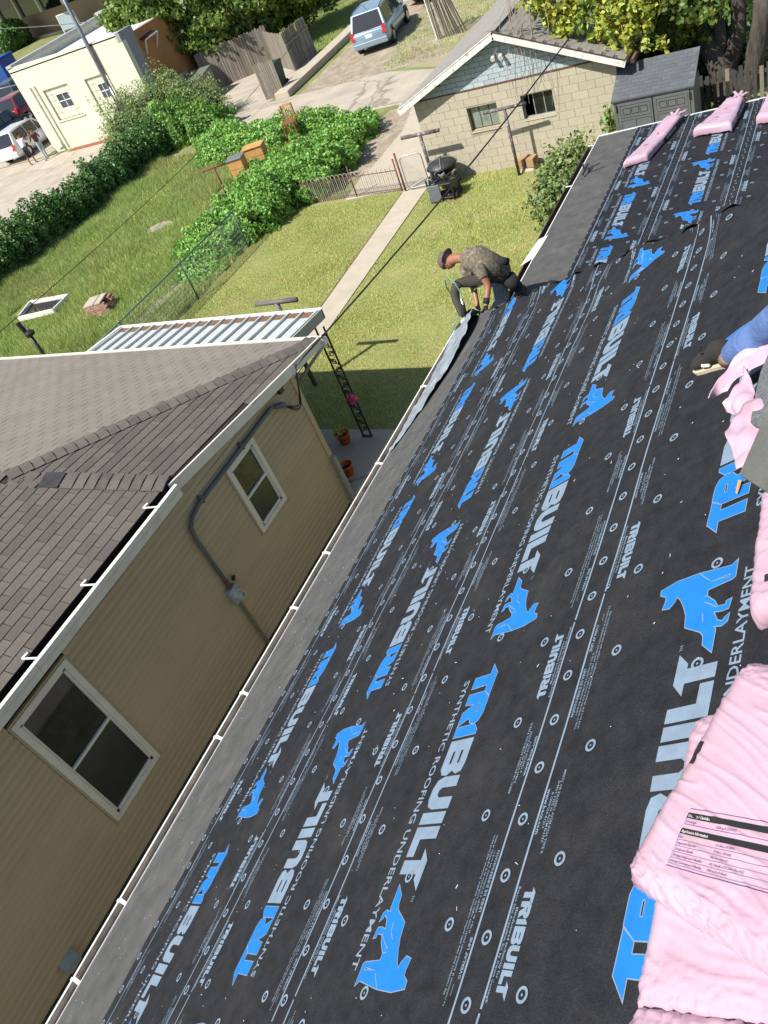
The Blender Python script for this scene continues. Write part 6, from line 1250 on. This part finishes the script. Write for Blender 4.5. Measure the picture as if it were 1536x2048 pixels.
B = [('hips','waist',SH),('waist','chest',SH),('chest','neck',SK),('neck','skull',SK),('hips','hipL',TR),('hipL','kneeL',TR),('kneeL','calfL',TR),('calfL','ankL',TR),('hips','hipR',TR),('hipR','kneeR',TR),('kneeR','ankR',TR),
     ('chest','shR',SH),('shR','elR',SK),('elR','wrR',SK),('wrR','paR',GL),('chest','shL',SH),('shL','elL',SK),('elL','wrL',SK),('wrL','paL',GL),('paR','tR',GL),('tR','uR',GL)]
for k in range(4): B += [('paR','fR%d' % k,GL),('fR%d' % k,'gR%d' % k,GL)]
WK = figure('person', 'roofer in plum cap and camouflage shirt crouching over the eave corner', J, B, [skin_m, camo_m, trouser_m, glove_m])
# sleeves, cap, face, shoes
face = (J['skull'][0]-J['neck'][0]).normalized(); up_ = (Vector((0,0,1))-face*face.z).normalized(); sd_ = face.cross(up_)
hc = J['skull'][0]; crown = (face*.75+up_*.66).normalized(); fwd = (face*.45-up_*.9).normalized(); sd_ = crown.cross(fwd).normalized(); fwd = sd_.cross(crown)
ellip('head', hc, (sd_, fwd, crown), (.084, .105, .118), skin_m, WK)
ellip('cap', hc+crown*.018, (sd_, fwd, crown), (.108, .132, .128), capm, WK, zmin=-.12)
mb = MB(); bk = -fwd; V = []; F = []
for i in range(9):
    a = R(-70+i*17.5); e = bk*math.cos(a)+sd_*math.sin(a)
    V += [hc+e*.095-crown*.0, hc+e*(.095+.075*math.cos(a)**.5 if math.cos(a) > 0 else .095)+crown*.035*math.cos(a)]
for i in range(8): F.append((2*i, 2*i+1, 2*i+3, 2*i+2))
mb.add(V, F); V2 = [v+crown*.008 for v in V]; mb.add(V2, [tuple(reversed(f)) for f in F]); obj('cap_brim', mb, capm, WK)
mb = MB(); mb.tube([hc+fwd*.085-crown*.005, hc+fwd*.112-crown*.035, hc+fwd*.095-crown*.05], [.008, .015, .012], 8); obj('nose', mb, skin_m, WK, smooth=True)
for s in (-1, 1):
    ellip('ear', hc+sd_*.076*s-crown*.02-fwd*.005, (fwd, crown, sd_), (.018, .03, .012), skin_m, WK, n=10, k=6)
    ellip('eye', hc+sd_*.030*s+fwd*.085-crown*.0, (sd_, crown, fwd), (.013, .008, .008), dark_m, WK, n=8, k=5)
ellip('mouth', hc+fwd*.083-crown*.062, (sd_, crown, fwd), (.024, .006, .008), flat('lip', (0.2,0.07,0.05)), WK, n=8, k=5)
for a, b, r0, r1 in (('shR','elR',.092,.078), ('shL','elL',.085,.070)):
    pa, pb_ = J[a][0], J[b][0]; mb = MB(); mb.tube([pa.lerp(J['chest'][0], .25), pa, pa.lerp(pb_, .48)], [r0*1.05, r0, r1], 12, caps=False); obj('sleeve', mb, camo_m, WK, smooth=True)
mb = MB(); cst, wst, hp_ = J['chest'][0], J['waist'][0], J['hips'][0]; nkp = J['neck'][0]
mb.tube([cst.lerp(nkp, .75), cst.lerp(nkp, .35), cst, wst, hp_.lerp(wst, .35), hp_], [.085, .145, .185, .165, .155, .15], 16, caps=False)
sh_ = obj('shirt', mb, camo_m, WK, smooth=True)
for v in sh_.data.vertices: n_ = mn.noise(v.co*9); v.co += Vector((n_, mn.noise(v.co*9+Vector((5,5,5))), n_))*.02
mb = MB(); c1, c2 = J['wrR'][0], J['elR'][0]; mb.tube([c1.lerp(c2, .32), c1], [.043, .041], 12); obj('glove_cuff', mb, glove_m, WK, smooth=True)
mb = MB(); mb.tube([J['paR'][0].lerp(c1,.2)+Vector((-.02,-.035,0)), J['paR'][0].lerp(c1,.2)+Vector((.03,-.035,.01))], .008, 6); obj('glove_logo', mb, white_m, WK)
def shoe(name, heel, toe, up, parent, m=shoe_m, ms=sole_m, w=.05, h=.075):
    heel, toe, up = Vector(heel), Vector(toe), Vector(up).normalized(); d = toe-heel; L_ = d.length; d.normalize(); s = d.cross(up).normalized(); up = s.cross(d)
    prof = [(0,.7,.85,1.0),(.12,.86,1,1.25),(.3,.86,1,1.2),(.5,.92,1,.85),(.7,1.06,1,.62),(.84,1.08,1,.56),(.94,.90,1,.46),(.985,.62,1,.34),(1.0,.34,1,.22)]
    V = []; n = 12
    for x, ww, _, hh in prof:
        for k in range(n):
            a = 2*math.pi*k/n; V.append(heel+d*(x*L_)+s*(w*ww*math.cos(a))+up*(.018+h*hh*.5+h*hh*.5*math.sin(a)))
    F = [(i*n+k, i*n+(k+1) % n, (i+1)*n+(k+1) % n, (i+1)*n+k) for i in range(len(prof)-1) for k in range(n)]+[tuple(reversed(range(n))), tuple((len(prof)-1)*n+k for k in range(n))]
    mb = MB(); mb.add(V, F); so_ = obj(name, mb, m, parent, smooth=True)
    pts = []; 
    ol = [(x*L_*1.02-.003, w*ww*1.08) for x, ww, _, _ in prof]
    poly = [heel+d*x+s*y for x, y in ol]+[heel+d*x-s*y for x, y in reversed(ol)]; mb = MB(); mb.extr(poly, up*.018); obj('sole', mb, ms, so_, fix=True)
    return so_, d, s, up
shoe('shoe', Zp(946, 628, 3.06), Zp(914, 668, 3.0), (.2,.1,1), WK, shoe_m, flat('sole_dark',(.02,.02,.02)))
shoe('shoe', Zp(1046, 612, 2.78), Zp(1046, 575, 2.80), (-.2,0,1), WK, shoe_m, flat('sole_dark',(.02,.02,.02)))
mb = MB(); mb.tube([Zp(1000, 520, 3.62), Zp(1016, 524, 3.55)], .05, 8); obj('waist_bag', mb, glove_m, WK, smooth=True); mb = MB(); mb.tube([Zp(1018, 556, 3.3), Zp(1036, 575, 3.1)], [.10, .075], 10); obj('tool_pouch', mb, glove_m, WK, smooth=True)
# nail gun with hose
t = thing('nail_gun', 'black and grey pneumatic nail gun pressed to the eave by the crouching roofer', 'nail gun', Zp(932, 640, 3.05))
mb = MB(); mb.tube([Zp(924, 606, 3.30), Zp(930, 636, 3.10)], [.034, .040], 12); obj('grip', mb, glove_m, t, smooth=True)
mb = MB(); mb.tube([Zp(926, 640, 3.12), Zp(940, 652, 3.06)], [.055, .058], 12); obj('head', mb, flat('gun_grey', (0.33, 0.36, 0.36), .4), t, smooth=True)
mb = MB(); mb.tube([Zp(945, 630, 3.12), Zp(955, 636, 3.06)], .035, 10); mb.bar(Zp(935, 636, 3.1), Zp(950, 625, 3.14), .03, .05); obj('magazine', mb, black_m, t)
mb = MB(); mb.tube([Zp(923, 598, 3.34), Zp(926, 610, 3.28)], .02, 10); obj('hose_fitting', mb, rim_m, t)
mb = MB(); q = [Zp(924, 602, 3.33), Zp(921, 585, 3.42), Zp(910, 566, 3.56), Zp(900, 557, 3.60), Zp(890, 560, 3.5), Zp(893, 575, 3.3), Zp(905, 592, 3.1)]; qq = []
for i in range(len(q)-1):
    for k in range(5): qq.append(q[i].lerp(q[i+1], k/5))
mb.tube(qq, .009, 6); mb.tube([Zp(918, 632, 3.12), Zp(909, 648, 3.05), Zp(902, 672, 2.85), Zp(903, 690, 2.7)], .009, 6); obj('air_hose', mb, flat('hose_green', (0.16, 0.30, 0.24), .4), t, smooth=True)
# loose grey membrane strip he is laying, with release film
def ribbon(name, rows, m, label, cat, amp=.015, nu=8, nv=40, seed=0, thick=0):
    """rows: list of (left point, right point) along the strip"""
    rows = [(Vector(a), Vector(b)) for a, b in rows]; V = []; 
    for j in range(nv+1):
        f_ = j/nv*(len(rows)-1); i = min(int(f_), len(rows)-2); k = f_-i; a = rows[i][0].lerp(rows[i+1][0], k); b = rows[i][1].lerp(rows[i+1][1], k)
        for i2 in range(nu+1):
            p = a.lerp(b, i2/nu); nz = mn.noise(Vector((p.x*5+seed, p.y*5, p.z*5)))+.5*mn.noise(Vector((p.x*16, p.y*13+seed, p.z*14))); V.append(p+Vector((-.55, 0, .8))*abs(nz)*amp*2.2)
    F = [(j*(nu+1)+i, j*(nu+1)+i+1, (j+1)*(nu+1)+i+1, (j+1)*(nu+1)+i) for j in range(nv) for i in range(nu)]
    o = np_mesh(name, np.array(V), np.array(F), m, smooth=True); 
    if thick: s_ = o.modifiers.new('Solidify', 'SOLIDIFY'); s_.thickness = thick
    return tag(o, label, cat)
film_m = mat('release_film', (0.24, 0.28, 0.32), 0.45, 0.15, 9, bump=.4, bscale=18, stain=(0.46,0.50,0.54), stain_scale=5, stain_amt=.8, spec=.5)
ribbon('membrane_strip', [(RN(.50,5.8,.02), RN(.60,5.9,.02)), (RN(.48,6.5,.02), RN(.88,6.4,.03)), (RN(.47,7.1,.03), RN(1.05,7.0,.05)), (RN(.50,7.6,.04), RN(1.12,7.6,.09)), (RN(.62,7.95,.09), RN(1.08,8.0,.16)), (Zp(948,618,3.14), Zp(975,628,3.16))], film_m, 'crinkled pale strip of membrane trailing from the roofer down the eave', 'membrane', amp=.02)
gcurl = mat('granulated_curl', (0.22, 0.24, 0.24), .9, .15, 30, grain=.8, gscale=160, stain=(0.30,0.32,0.32), stain_scale=7, stain_amt=.8)
ribbon('membrane_curl', [(Zp(952,645,3.02), Zp(1002,618,3.02)), (Zp(975,628,3.10), Zp(1018,606,3.0)), (Zp(990,600,3.14), Zp(1020,590,3.05)), (Zp(985,575,3.32), Zp(1014,570,3.2)), (Zp(955,572,3.42), Zp(985,566,3.34)), (Zp(948,584,3.34), Zp(950,578,3.36))], gcurl, 'speckled grey membrane curling up between the arms of the roofer', 'membrane', amp=.008, nv=50)
mb = MB(); a = Zp(985, 640, 3.12)
for i in range(9): mb.bar(a+Vector((rnd.uniform(-.03,.03), i*-.02, rnd.uniform(0,.03))), a+Vector((rnd.uniform(-.05,.05), i*-.02-.05, rnd.uniform(0,.04))), .03, .006)
tag(obj('wrap_scrap', mb, pink_m), 'tiny pink wrapper scrap by the glove of the crouching roofer', 'scrap')
# second roofer, only a shoe and lower leg in the frame
u0, v0 = PLN(1400, 733, .01); toe = RN(u0, v0, .012); _hp = RN(*PLN(1495, 714, .01), .012); heel = toe+(_hp-toe).normalized()*.285
def pt_h(px, py, h): u, v = PLN(px, py, h); return RN(u, v, h)
an_ = pt_h(1478, 700, .10); J2 = {'pelvis': (pt_h(1990, 470, .35), .15), 'waist': (pt_h(2040, 420, .5), .15), 'chest': (pt_h(2090, 340, .75), .17), 'neck': (pt_h(2120, 270, 1.0), .06), 'skull': (pt_h(2130, 240, 1.1), .08),
      'hipA': (pt_h(1960, 490, .36), .10), 'kneeA': (pt_h(1720, 500, .46), .075), 'calfA': (pt_h(1600, 600, .26), .072), 'ankA': (an_, .046),
      'hipB': (pt_h(1980, 450, .36), .10), 'kneeB': (pt_h(1800, 380, .45), .075), 'ankB': (pt_h(1700, 480, .08), .05)}
for s_, dx in (('A', 0), ('B', -50)):
    J2['sh'+s_] = (pt_h(2060, 400+dx, .78), .07); J2['el'+s_] = (pt_h(1980, 430+dx, .6), .05); J2['wr'+s_] = (pt_h(1900, 470+dx, .5), .035); J2['pa'+s_] = (pt_h(1870, 475+dx, .47), .04)
J2['base_pt'] = (heel, 0)
B2 = [('pelvis','waist',1),('waist','chest',1),('chest','neck',0),('neck','skull',0),('pelvis','hipA',2),('hipA','kneeA',2),('kneeA','calfA',2),('calfA','ankA',2),('pelvis','hipB',2),('hipB','kneeB',2),('kneeB','ankB',2),('chest','shA',1),('shA','elA',1),('elA','wrA',0),('wrA','paA',0),('chest','shB',1),('shB','elB',1),('elB','wrB',0),('wrB','paB',0)]
P2 = figure('person', 'roofer in blue jeans and black shoe reaching in from the right edge', J2, B2, [skin2_m, flat('grey_shirt', (0.2,0.2,0.2)), denim_m])
so_, sdv, ssv, suv = shoe('shoe', heel, toe, N_N, P2, w=.056, h=.085)
mb = MB()
for i in range(7):
    x = .11+i*.014; p = toe+sdv*(-x)+suv*(.075+i*.004); mb.tube([p-ssv*.034-suv*.008, p+suv*.006, p+ssv*.034-suv*.008], .0055, 6)
for s in (-1, 1):
    c = toe-sdv*.13+suv*.088; pts = [c+ssv*s*(.005+.022*math.sin(R(a)))+suv*.012*math.sin(R(a))-sdv*(.02*math.cos(R(a))-.02)*s for a in range(0, 181, 20)]; mb.tube(pts, .005, 6)
obj('laces', mb, flat('lace_black', (0.01,0.01,0.01), .9), so_, smooth=True)
mb = MB(); mb.tube([toe-sdv*.10-ssv*.045+suv*.03, toe-sdv*.125-ssv*.052+suv*.045, toe-sdv*.16-ssv*.05+suv*.035], [.006, .012, .008], 8); obj('side_logo', mb, flat('logo_white', (.6,.56,.45)), so_, smooth=True)
ak = J2['ankA'][0]; cf = J2['calfA'][0]; mb = MB(); dd = (cf-ak)
mb.tube([ak-dd*.10, ak+dd*.05, ak+dd*.16, ak+dd*.22, ak+dd*.20, ak+dd*.5, ak+dd*.9, ak+dd*1.05], [.052, .062, .064, .066, .056, .064, .068, .066], 18, caps=False); pl = obj('trouser_leg', mb, denim_m, P2, smooth=True)
for v in pl.data.vertices: v.co += (v.co-ak).normalized()*mn.noise(v.co*14)*.018
mb = MB(); mb.tube([ak-dd*.25, ak-dd*.02], [.04, .042], 12); obj('ankle', mb, skin2_m, P2, smooth=True)
# two people by the white crossover
def standing(label, foot, h, fac, top, bot, shoe_c, arms, shorts=False, skin=skin_m):
    f = Vector((math.cos(fac), math.sin(fac), 0)); s = Vector((f.y, -f.x, 0)); b = Vector(foot); k = h/1.75; X = lambda x, y, z: b+(s*x+f*y+Vector((0,0,z)))*k
    J = {'pelvis': (X(0,0,.95), .13*k), 'waist': (X(0,.01,1.1), .125*k), 'chest': (X(0,.03,1.32), .15*k), 'neck': (X(0,.05,1.5), .05*k), 'skull': (X(0,.08,1.62), .07*k)}
    B = [('pelvis','waist',1),('waist','chest',1),('chest','neck',0),('neck','skull',0)]
    for i, sx in enumerate((-1, 1)):
        st_ = .12 if i else -.12
        J.update({'hip%d' % i: (X(sx*.09,0,.9), .095*k), 'knee%d' % i: (X(sx*.11,st_*.5,.5), .06*k), 'mid%d' % i: (X(sx*.11,st_*.8,.46), .055*k), 'ank%d' % i: (X(sx*.12,st_,.08), .04*k), 'toe%d' % i: (X(sx*.13,st_+.18,.04), .038*k)})
        B += [('pelvis','hip%d' % i,2),('hip%d' % i,'knee%d' % i,2),('knee%d' % i,'mid%d' % i,2),('mid%d' % i,'ank%d' % i,0 if shorts else 2),('ank%d' % i,'toe%d' % i,3)]
        ex, wx = arms[i]; J.update({'sh%d' % i: (X(sx*.18,.03,1.42), .06*k), 'el%d' % i: (X(*ex), .042*k), 'wr%d' % i: (X(*wx), .03*k)}); hv = (J['wr%d' % i][0]-J['el%d' % i][0]).normalized()
        J['ha%d' % i] = (J['wr%d' % i][0]+hv*.1*k, .028*k)
        B += [('chest','sh%d' % i,1),('sh%d' % i,'el%d' % i,1 if not shorts else 0),('el%d' % i,'wr%d' % i,0),('wr%d' % i,'ha%d' % i,0)]
    t = figure('person', label, J, B, [skin, top, bot, shoe_c], sub=1); hc = J['skull'][0]; ellip('head', hc+f*.01, (s, f, Vector((0,0,1))), (.078*k,.095*k,.12*k), skin, t); ellip('hair', hc-f*.012+Vector((0,0,.02*k)), (s, f, Vector((0,0,1))), (.085*k,.10*k,.115*k), dark_m, t, zmin=0.0)
    return t
fa = G(69, 329); standing('person in white shirt and dark shorts leaning at the white crossover door', fa, 1.75, R(105), flat('white_shirt', (.72,.72,.78)), flat('dark_shorts', (.02,.02,.025)), sole_m, [((-.3,.2,1.2), (-.25,.45,1.3)), ((.34,.22,1.25), (.36,.45,1.4))], True)
fb = G(104, 319); standing('person in dark shirt and pale jeans facing the white crossover', (fb[0]-.4, fb[1]+.1, 0), 1.8, R(165), flat('maroon_shirt', (.05,.025,.03)), flat('pale_jeans', (.30,.36,.40)), black_m, [((-.3,.1,1.15), (-.2,.32,1.1)), ((.3,.1,1.15), (.2,.34,1.15))])
# ------------------------------------------------------------------ pink wrapped shingle bundles
def bundle(label, q, th, nd, prints=None, amp=.006, group='pink wrapped shingle bundles', nu=46, nv=46, sag=0, seed=0, ddir=None, wr=(1.0, 5.0)):
    """q: four top corners in order a,b,c,d (a-b is one long side); nd the outward normal; one thick wrinkled wrapped slab"""
    a, b, c, d = [Vector(v) for v in q]; nd = Vector(nd).normalized(); t = thing('shingle_bundle', label, 'bundle', tuple((a+b+c+d)/4-nd*th), group)
    def S(s, u, off=0.0):
        p = a.lerp(b, s).lerp(d.lerp(c, s), u); e = min(s, 1-s)/.09; g = min(u, 1-u)/.11
        ro = -th*.22*(max(0, 1-e)**2.5)-th*.22*(max(0, 1-g)**2.5)
        L1 = (b-a).length; L2 = (d-a).length; X, Y = s*L1, u*L2
        r1 = mn.noise(Vector((X*24+Y*5+seed+1.2*mn.noise(Vector((X*3, Y*3, seed))), Y*3.0, seed*1.7))); r2 = mn.noise(Vector((X*62+Y*16+seed, Y*8, 3+seed))); r3 = mn.noise(Vector((X*4, Y*4, seed)))
        en = max(0, 1-min(s, 1-s)/.16); r4 = mn.noise(Vector((X*70, Y*60+seed, 2)))*en
        fold = max(0, 1-abs(r1)*4.5)**1.5
        return p+nd*(ro+off+amp*(fold*.8+r2*.35+r3*1.6+r4*1.6)+sag*(-4*(s-.5)**2))
    V = []; NV = nv+1; NU = nu+1
    for j in range(NV):
        for i in range(NU): V.append(S(i/nu, j/nv))
    F = [(j*NU+i, j*NU+i+1, (j+1)*NU+i+1, (j+1)*NU+i) for j in range(nv) for i in range(nu)]
    ctr = (a+b+c+d)/4; rim = [(i, 0) for i in range(NU)]+[(nu, j) for j in range(1, NV)]+[(i, nv) for i in range(nu-1, -1, -1)]+[(0, j) for j in range(nv-1, 0, -1)]
    prev = [j*NU+i for i, j in rim]
    for lev in range(1, 5):
        cur = []
        for k, (i, j) in enumerate(rim):
            p0 = V[j*NU+i]; pp = S(i/nu, j/nv)-nd*0; o_ = (pp-ctr); o_ = (o_-nd*o_.dot(nd)).normalized(); bul = .012*math.sin(math.pi*lev/4.4); w__ = mn.noise(Vector((k*.45+seed, lev*1.3, 1)))*.008
            base = p0-nd*(th*.72*lev/4)+o_*(bul+w__); V.append(base); cur.append(len(V)-1)
        m_ = len(rim)
        for k in range(m_): F.append((prev[(k+1) % m_], prev[k], cur[k], cur[(k+1) % m_]))
        prev = cur
    np_mesh('wrapper', np.array(V), np.array(F), pink_m, t, smooth=True)
    if prints:
        pr = Print(); prints(pr); VV, T, M, L = pr.arr(); out = np.array([S(x, y, .0042+l) for (x, y), l in zip(VV, L)])
        A_, B_, C_ = out[T[:, 0]], out[T[:, 1]], out[T[:, 2]]; fl = (np.cross(B_-A_, C_-A_)@np.array(nd)) < 0; T[fl] = T[fl][:, ::-1]
        np_mesh('wrapper_print', out, T, [purp_m, mag_m, dark_m, white_m], t, 'stuff', mi=M)
    return t, S
BU = 'pink wrapped shingle bundles'
def uvq(*pts): return [RN(u, v, h) for u, v, h in pts]
def tbl(pr):
    def loc(x, y): return x, y
    def R_(x0, x1, y0, y1, mi, lev=0): 
        V, T = rect(x0, x1, y0, y1, .03); pr.add((V, T), mi=mi, lev=lev)
    def Tx(body, x, y, h, wd, mi=0):
        V, T = text2d(body, h, wd); V = V.copy(); V[:, 1] = V[:, 1]*2.1; pr.add((V, T), x, y, mi=mi)
    X0 = .20
    # table reads across the bundle, written here in wrapper fractions then turned below
TW = 1.0
def table_print(pr):
    q = Print()
    def bar_(x0, x1, y0, y1, mi): q.add(rect(x0, x1, y0, y1, .012), mi=mi)
    def tx(b_, x, y, h, mi=0, wd=None): q.add(text2d(b_, h, wd, .01, 1, .82), x, y, mi=mi, lev=.0005)
    Wd = .40
    bar_(0, Wd, .168, .1695, 0); bar_(0, Wd, .143, .158, 2); tx('Quantity / Cantidad', .004, .147, .0075, 3); tx('Coverage', .004, .131, .007); tx('32.8 sq. ft. (3.05 m²)', .10, .131, .0065); bar_(0, Wd, .126, .127, 0); bar_(0, .001, .126, .158, 0)
    bar_(0, Wd, .100, .115, 2); tx('Application Information', .004, .104, .0075, 3)
    rows = ['Size', 'Application Exposure', 'Shingles per Bundle', 'Average Shingles per 3 Bundles', 'Average Coverage per 3 Bundles']; vals = ['13 1/4 in. x 39 3/8 in.', '5 5/8 in. (143 mm)', 'Not less than 20', '64 (1 bundle of 20, 2 bundles of 22)', '98.4 sq. ft. (9.14 m²)']
    for i in range(5):
        y = .086-i*.0155; tx(rows[i], .004, y+.002, .0062); tx(vals[i], .118, y+.002, .006); bar_(0, Wd, y-.003, y-.0022, 0)
    bar_(0, .001, .02, .1, 0); bar_(-.004, Wd, .014, .0155, 0)
    V, T, M, L = q.arr(); return V, T, M, L
def near_prints(S_len):
    def f(pr):
        V, T, M, L = table_print(pr)
        # place in wrapper metres then convert to fractions (s along a-b, u across)
        L1, L2, org, ang = S_len; ca, sa = math.cos(ang), math.sin(ang); sc_ = .74
        X = org[0]+(V[:, 0]*ca-V[:, 1]*sa)*sc_; Y = org[1]+(V[:, 0]*sa+V[:, 1]*ca)*sc_
        W_ = np.stack([X/L1, Y/L2], 1); ok = (W_[T][:, :, 1].max(1) < .97) & (W_[T][:, :, 0].max(1) < .97) & (W_[T].min((1, 2)) > .02)
        for mi in np.unique(M):
            k = ok & (M == mi); us, inv = np.unique(T[k], return_inverse=True); pr.add((W_[us], inv.reshape(-1, 3)), mi=int(mi), lev=0)
        for (x, y) in ((.86, .18),):
            V2, T2 = rect(0, .10, 0, .012, .02); pr.add((np.stack([x+V2[:, 0], y-.06+V2[:, 1]], 1), T2), mi=2)
        for i, s_ in enumerate(('www.roofing-info', '1-800-GET-', '1-800-438-')): pass
    return f
def pt_h(px, py, h): u, v = PLN(px, py, h); return RN(u, v, h)
hA = .125
a_ = pt_h(1238, 1742, hA); b_ = pt_h(1478, 1312, hA); ev = (b_-a_); L1 = ev.length; wv = N_N.cross(ev).normalized(); 
if wv.dot(U_N) < 0: wv = -wv
c_ = b_+wv*.60; d_ = a_+wv*.60
def ink_b1(pr):
    V, T, M, L = table_print(pr)
    # map pixel-free: baseline of the table runs across the bundle, rows climb along its length
    x_ax = np.array([.19, .98]); y_ax = np.array([.98, -.19]); sc_ = 1.0; org = np.array([.060, .150])
    W2 = org+sc_*(V[:, :1]*x_ax+V[:, 1:]*y_ax); W_ = W2/np.array([L1, .60]); ok = (W_[T][:, :, 1].max(1) < .98) & (W_[T][:, :, 0].max(1) < .98) & (W_[T].min((1, 2)) > .01)
    for mi in np.unique(M):
        k = ok & (M == mi); us, inv = np.unique(T[k], return_inverse=True); pr.add((W_[us], inv.reshape(-1, 3)), mi=int(mi), lev=(0.0006 if mi == 3 else 0))
    V2, T2 = rect(0, .10, 0, .03, .02); pr.add((V2, T2), .50, .05, mi=2)
    for i, s_ in enumerate(('www.owenscorning.com', '1-800-GET-PINK', '1-800-438-7465')):
        V3, T3 = text2d(s_, .009, .13); W3 = np.array([.57-i*.016, .27])+V3[:, :1]*np.array([0, 1.0])+V3[:, 1:]*np.array([1.0, 0]); pr.add((W3/np.array([L1, .60]), T3), mi=1)
B1, S1 = bundle('topmost pink wrapped bundle with a printed black table, lower right', [a_, b_, c_, d_], .11, N_N, ink_b1, amp=.0055, seed=3, nu=170, nv=70)
def rc(pr):
    V, T = [], []
    for k in range(3):
        a = R(90+120*k); p = np.array([.56+.02*math.cos(a), .30+.055*math.sin(a)])
        V4, T4 = rect(-.012, .012, -.012, .012, .02); pr.add((V4, T4), p[0], p[1], mi=0)
        V4, T4 = rect(-.008, .008, -.007, .007, .02); pr.add((V4, T4), p[0], p[1], mi=3, lev=.0004)
p_ = pt_h(1312, 1838, .06); q_ = pt_h(1290, 1985, .06)
u1, v1 = PLN(1306, 1840, .07); 
bundle('pink wrapped bundle under the topmost one, marked with a small triangle sign', uvq((u1-.02,.515,.075),(u1-.02,1.30,.055),(u1+.40,1.30,.055),(u1+.40,.515,.075)), .07, N_N, None, amp=.005, seed=11, nu=110, nv=60)
u2, v2 = PLN(1266, 1995, .07)
bundle('lowest pink wrapped bundle with a torn magenta corner at the bottom edge', uvq((u2,-.42,.085),(u2,.50,.085),(u2+.42,.50,.085),(u2+.42,-.42,.085)), .085, N_N, lambda pr: pr.add(rect(0,.012,0,.16,.02), .86, .16, mi=1), amp=.006, seed=17, nu=110, nv=60)
u3, v3 = PLN(1503, 1150, .09)
bundle('small part of a pink wrapped bundle at the right edge beside the blue dog', uvq((u3,1.60,.10),(u3-.02,2.13,.10),(u3+.36,2.13,.10),(u3+.36,1.60,.10)), .10, N_N, lambda pr: pr.add(rect(0,.05,0,.06,.02), .16, .18, mi=2), amp=.007, seed=23)
# shingle slab and torn wrapper above it
def slab_px(name, label, cat, px, h, th, m, nd=N_N): 
    pts = [pt_h(x, y, h) for x, y in px]; mb = MB(); mb.extr(pts, nd*-th); return tag(obj(name, mb, m, fix=True, bevel=.002), label, cat)
slab_px('shingle_slab', 'plain grey backed shingle lying over the torn pink wrapper', 'shingle', [(1478,948),(1545,795),(1700,830),(1650,1040),(1545,990)], .15, .02, gran2_m)
slab_px('shingle_slab', 'speckled granule faced shingle above the plain grey backed one', 'shingle', [(1506,806),(1500,845),(1530,858),(1640,760),(1640,660),(1560,650),(1520,745)], .125, .03, gran_m)
def torn(label, rows, h, amp, seed, nv=46, nu=14):
    r = [(pt_h(*a, h), pt_h(*b, h*.7)) for a, b in rows]; o = ribbon('torn_wrapper', r, pink_m, label, 'wrapper', amp=amp, nu=nu, nv=nv, seed=seed, thick=.004); return o
torn('torn pink wrapper spike pointing away beside the black shoe', [((1418,797),(1424,800)), ((1440,762),(1452,785)), ((1462,730),(1490,752)), ((1490,700),(1512,740)), ((1520,675),(1530,730)), ((1560,620),(1580,720))], .14, .016, 2)
torn('curled knot of torn pink wrapper against the speckled shingle', [((1450,812),(1456,828)), ((1462,800),(1480,832)), ((1478,775),(1505,830)), ((1500,745),(1520,820))], .10, .03, 5, nv=30)
torn('crumpled pink wrapper flap under the plain grey shingle', [((1455,868),(1476,942)), ((1468,835),(1500,930)), ((1490,812),(1530,900)), ((1530,800),(1560,880))], .11, .020, 9)
torn('pink wrapper edge above the blue jeans at the right edge', [((1508,668),(1520,684)), ((1520,655),(1540,680)), ((1545,635),(1560,670))], .2, .02, 13, nv=20)
slab_px('orange_strip', 'thin orange torn strip under the pink wrapper flap', 'strip', [(1470,985),(1476,958),(1483,960),(1474,987)], .03, .004, oak_m)
# bundles slumped on the far low roof
def ptf(px, py, h): u, v = PLF(px, py, h); return RF(u, v, h)
def far_bundle(label, tl, tr, br, bl_, h, seed, black_side):
    q = [ptf(*bl_, h), ptf(*tl, h), ptf(*tr, h), ptf(*br, h)]
    t, S = bundle(label, q, h*.95, N_F, lambda pr: (pr.add(rect(0,.03,0,.18,.05), .30, .3, mi=1), pr.add(rect(0,.025,0,.12,.05), .55, .45, mi=1)), amp=.010, seed=seed, sag=-.03, nu=30, nv=14, group='pink bundles slumped on the low roof')
    # dark printed end band
    mb = MB(); a, b = Vector(q[3])-N_F*.03, Vector(q[2])-N_F*.03; o_ = (Vector(q[3])-Vector(q[0])); o_ = (o_-N_F*o_.dot(N_F)).normalized()*.022
    mb.extr([a.lerp(b,.42)+o_, b+o_, b+o_-N_F*h*.6, a.lerp(b,.42)+o_-N_F*h*.6], o_*.2); obj('dark_band', mb, flat('band_dark', (0.02,0.015,0.04), .5), t, fix=True)
    V_, T_ = text2d('DURATION', .05, .36, .02); a0 = a.lerp(b,.50)+o_*1.25-N_F*h*.45; dv = (b-a).normalized(); V3 = [a0+dv*(x)+N_F*y for x, y in V_]; m4 = MB(); m4.add(V3, [tuple(t_) for t_ in T_]); obj('band_lettering', m4, white_m, t, kind='stuff')
    mb = MB(); e = Vector(q[1]).lerp(Vector(q[2]), .6)
    for i in range(12): mb.bar(e+Vector((rnd.uniform(-.08,.08), 0, rnd.uniform(-.05,.02))), e+Vector((rnd.uniform(-.15,.15), rnd.uniform(.06,.2), rnd.uniform(-.06,.05))), .04, .008)
    obj('twisted_end', mb, pink_m, t)
far_bundle('leftmost pink bundle slumped on the low roof before the resin shed', (1335,231), (1363,229), (1294,310), (1246,325), .13, 31, 1)
far_bundle('middle pink bundle slumped on the low roof before the forked tree', (1455,197), (1487,192), (1462,246), (1386,258), .16, 37, 1)
far_bundle('rightmost pink bundle on the low roof cut by the frame edge', (1535,184), (1590,176), (1585,225), (1512,232), .16, 41, 1)
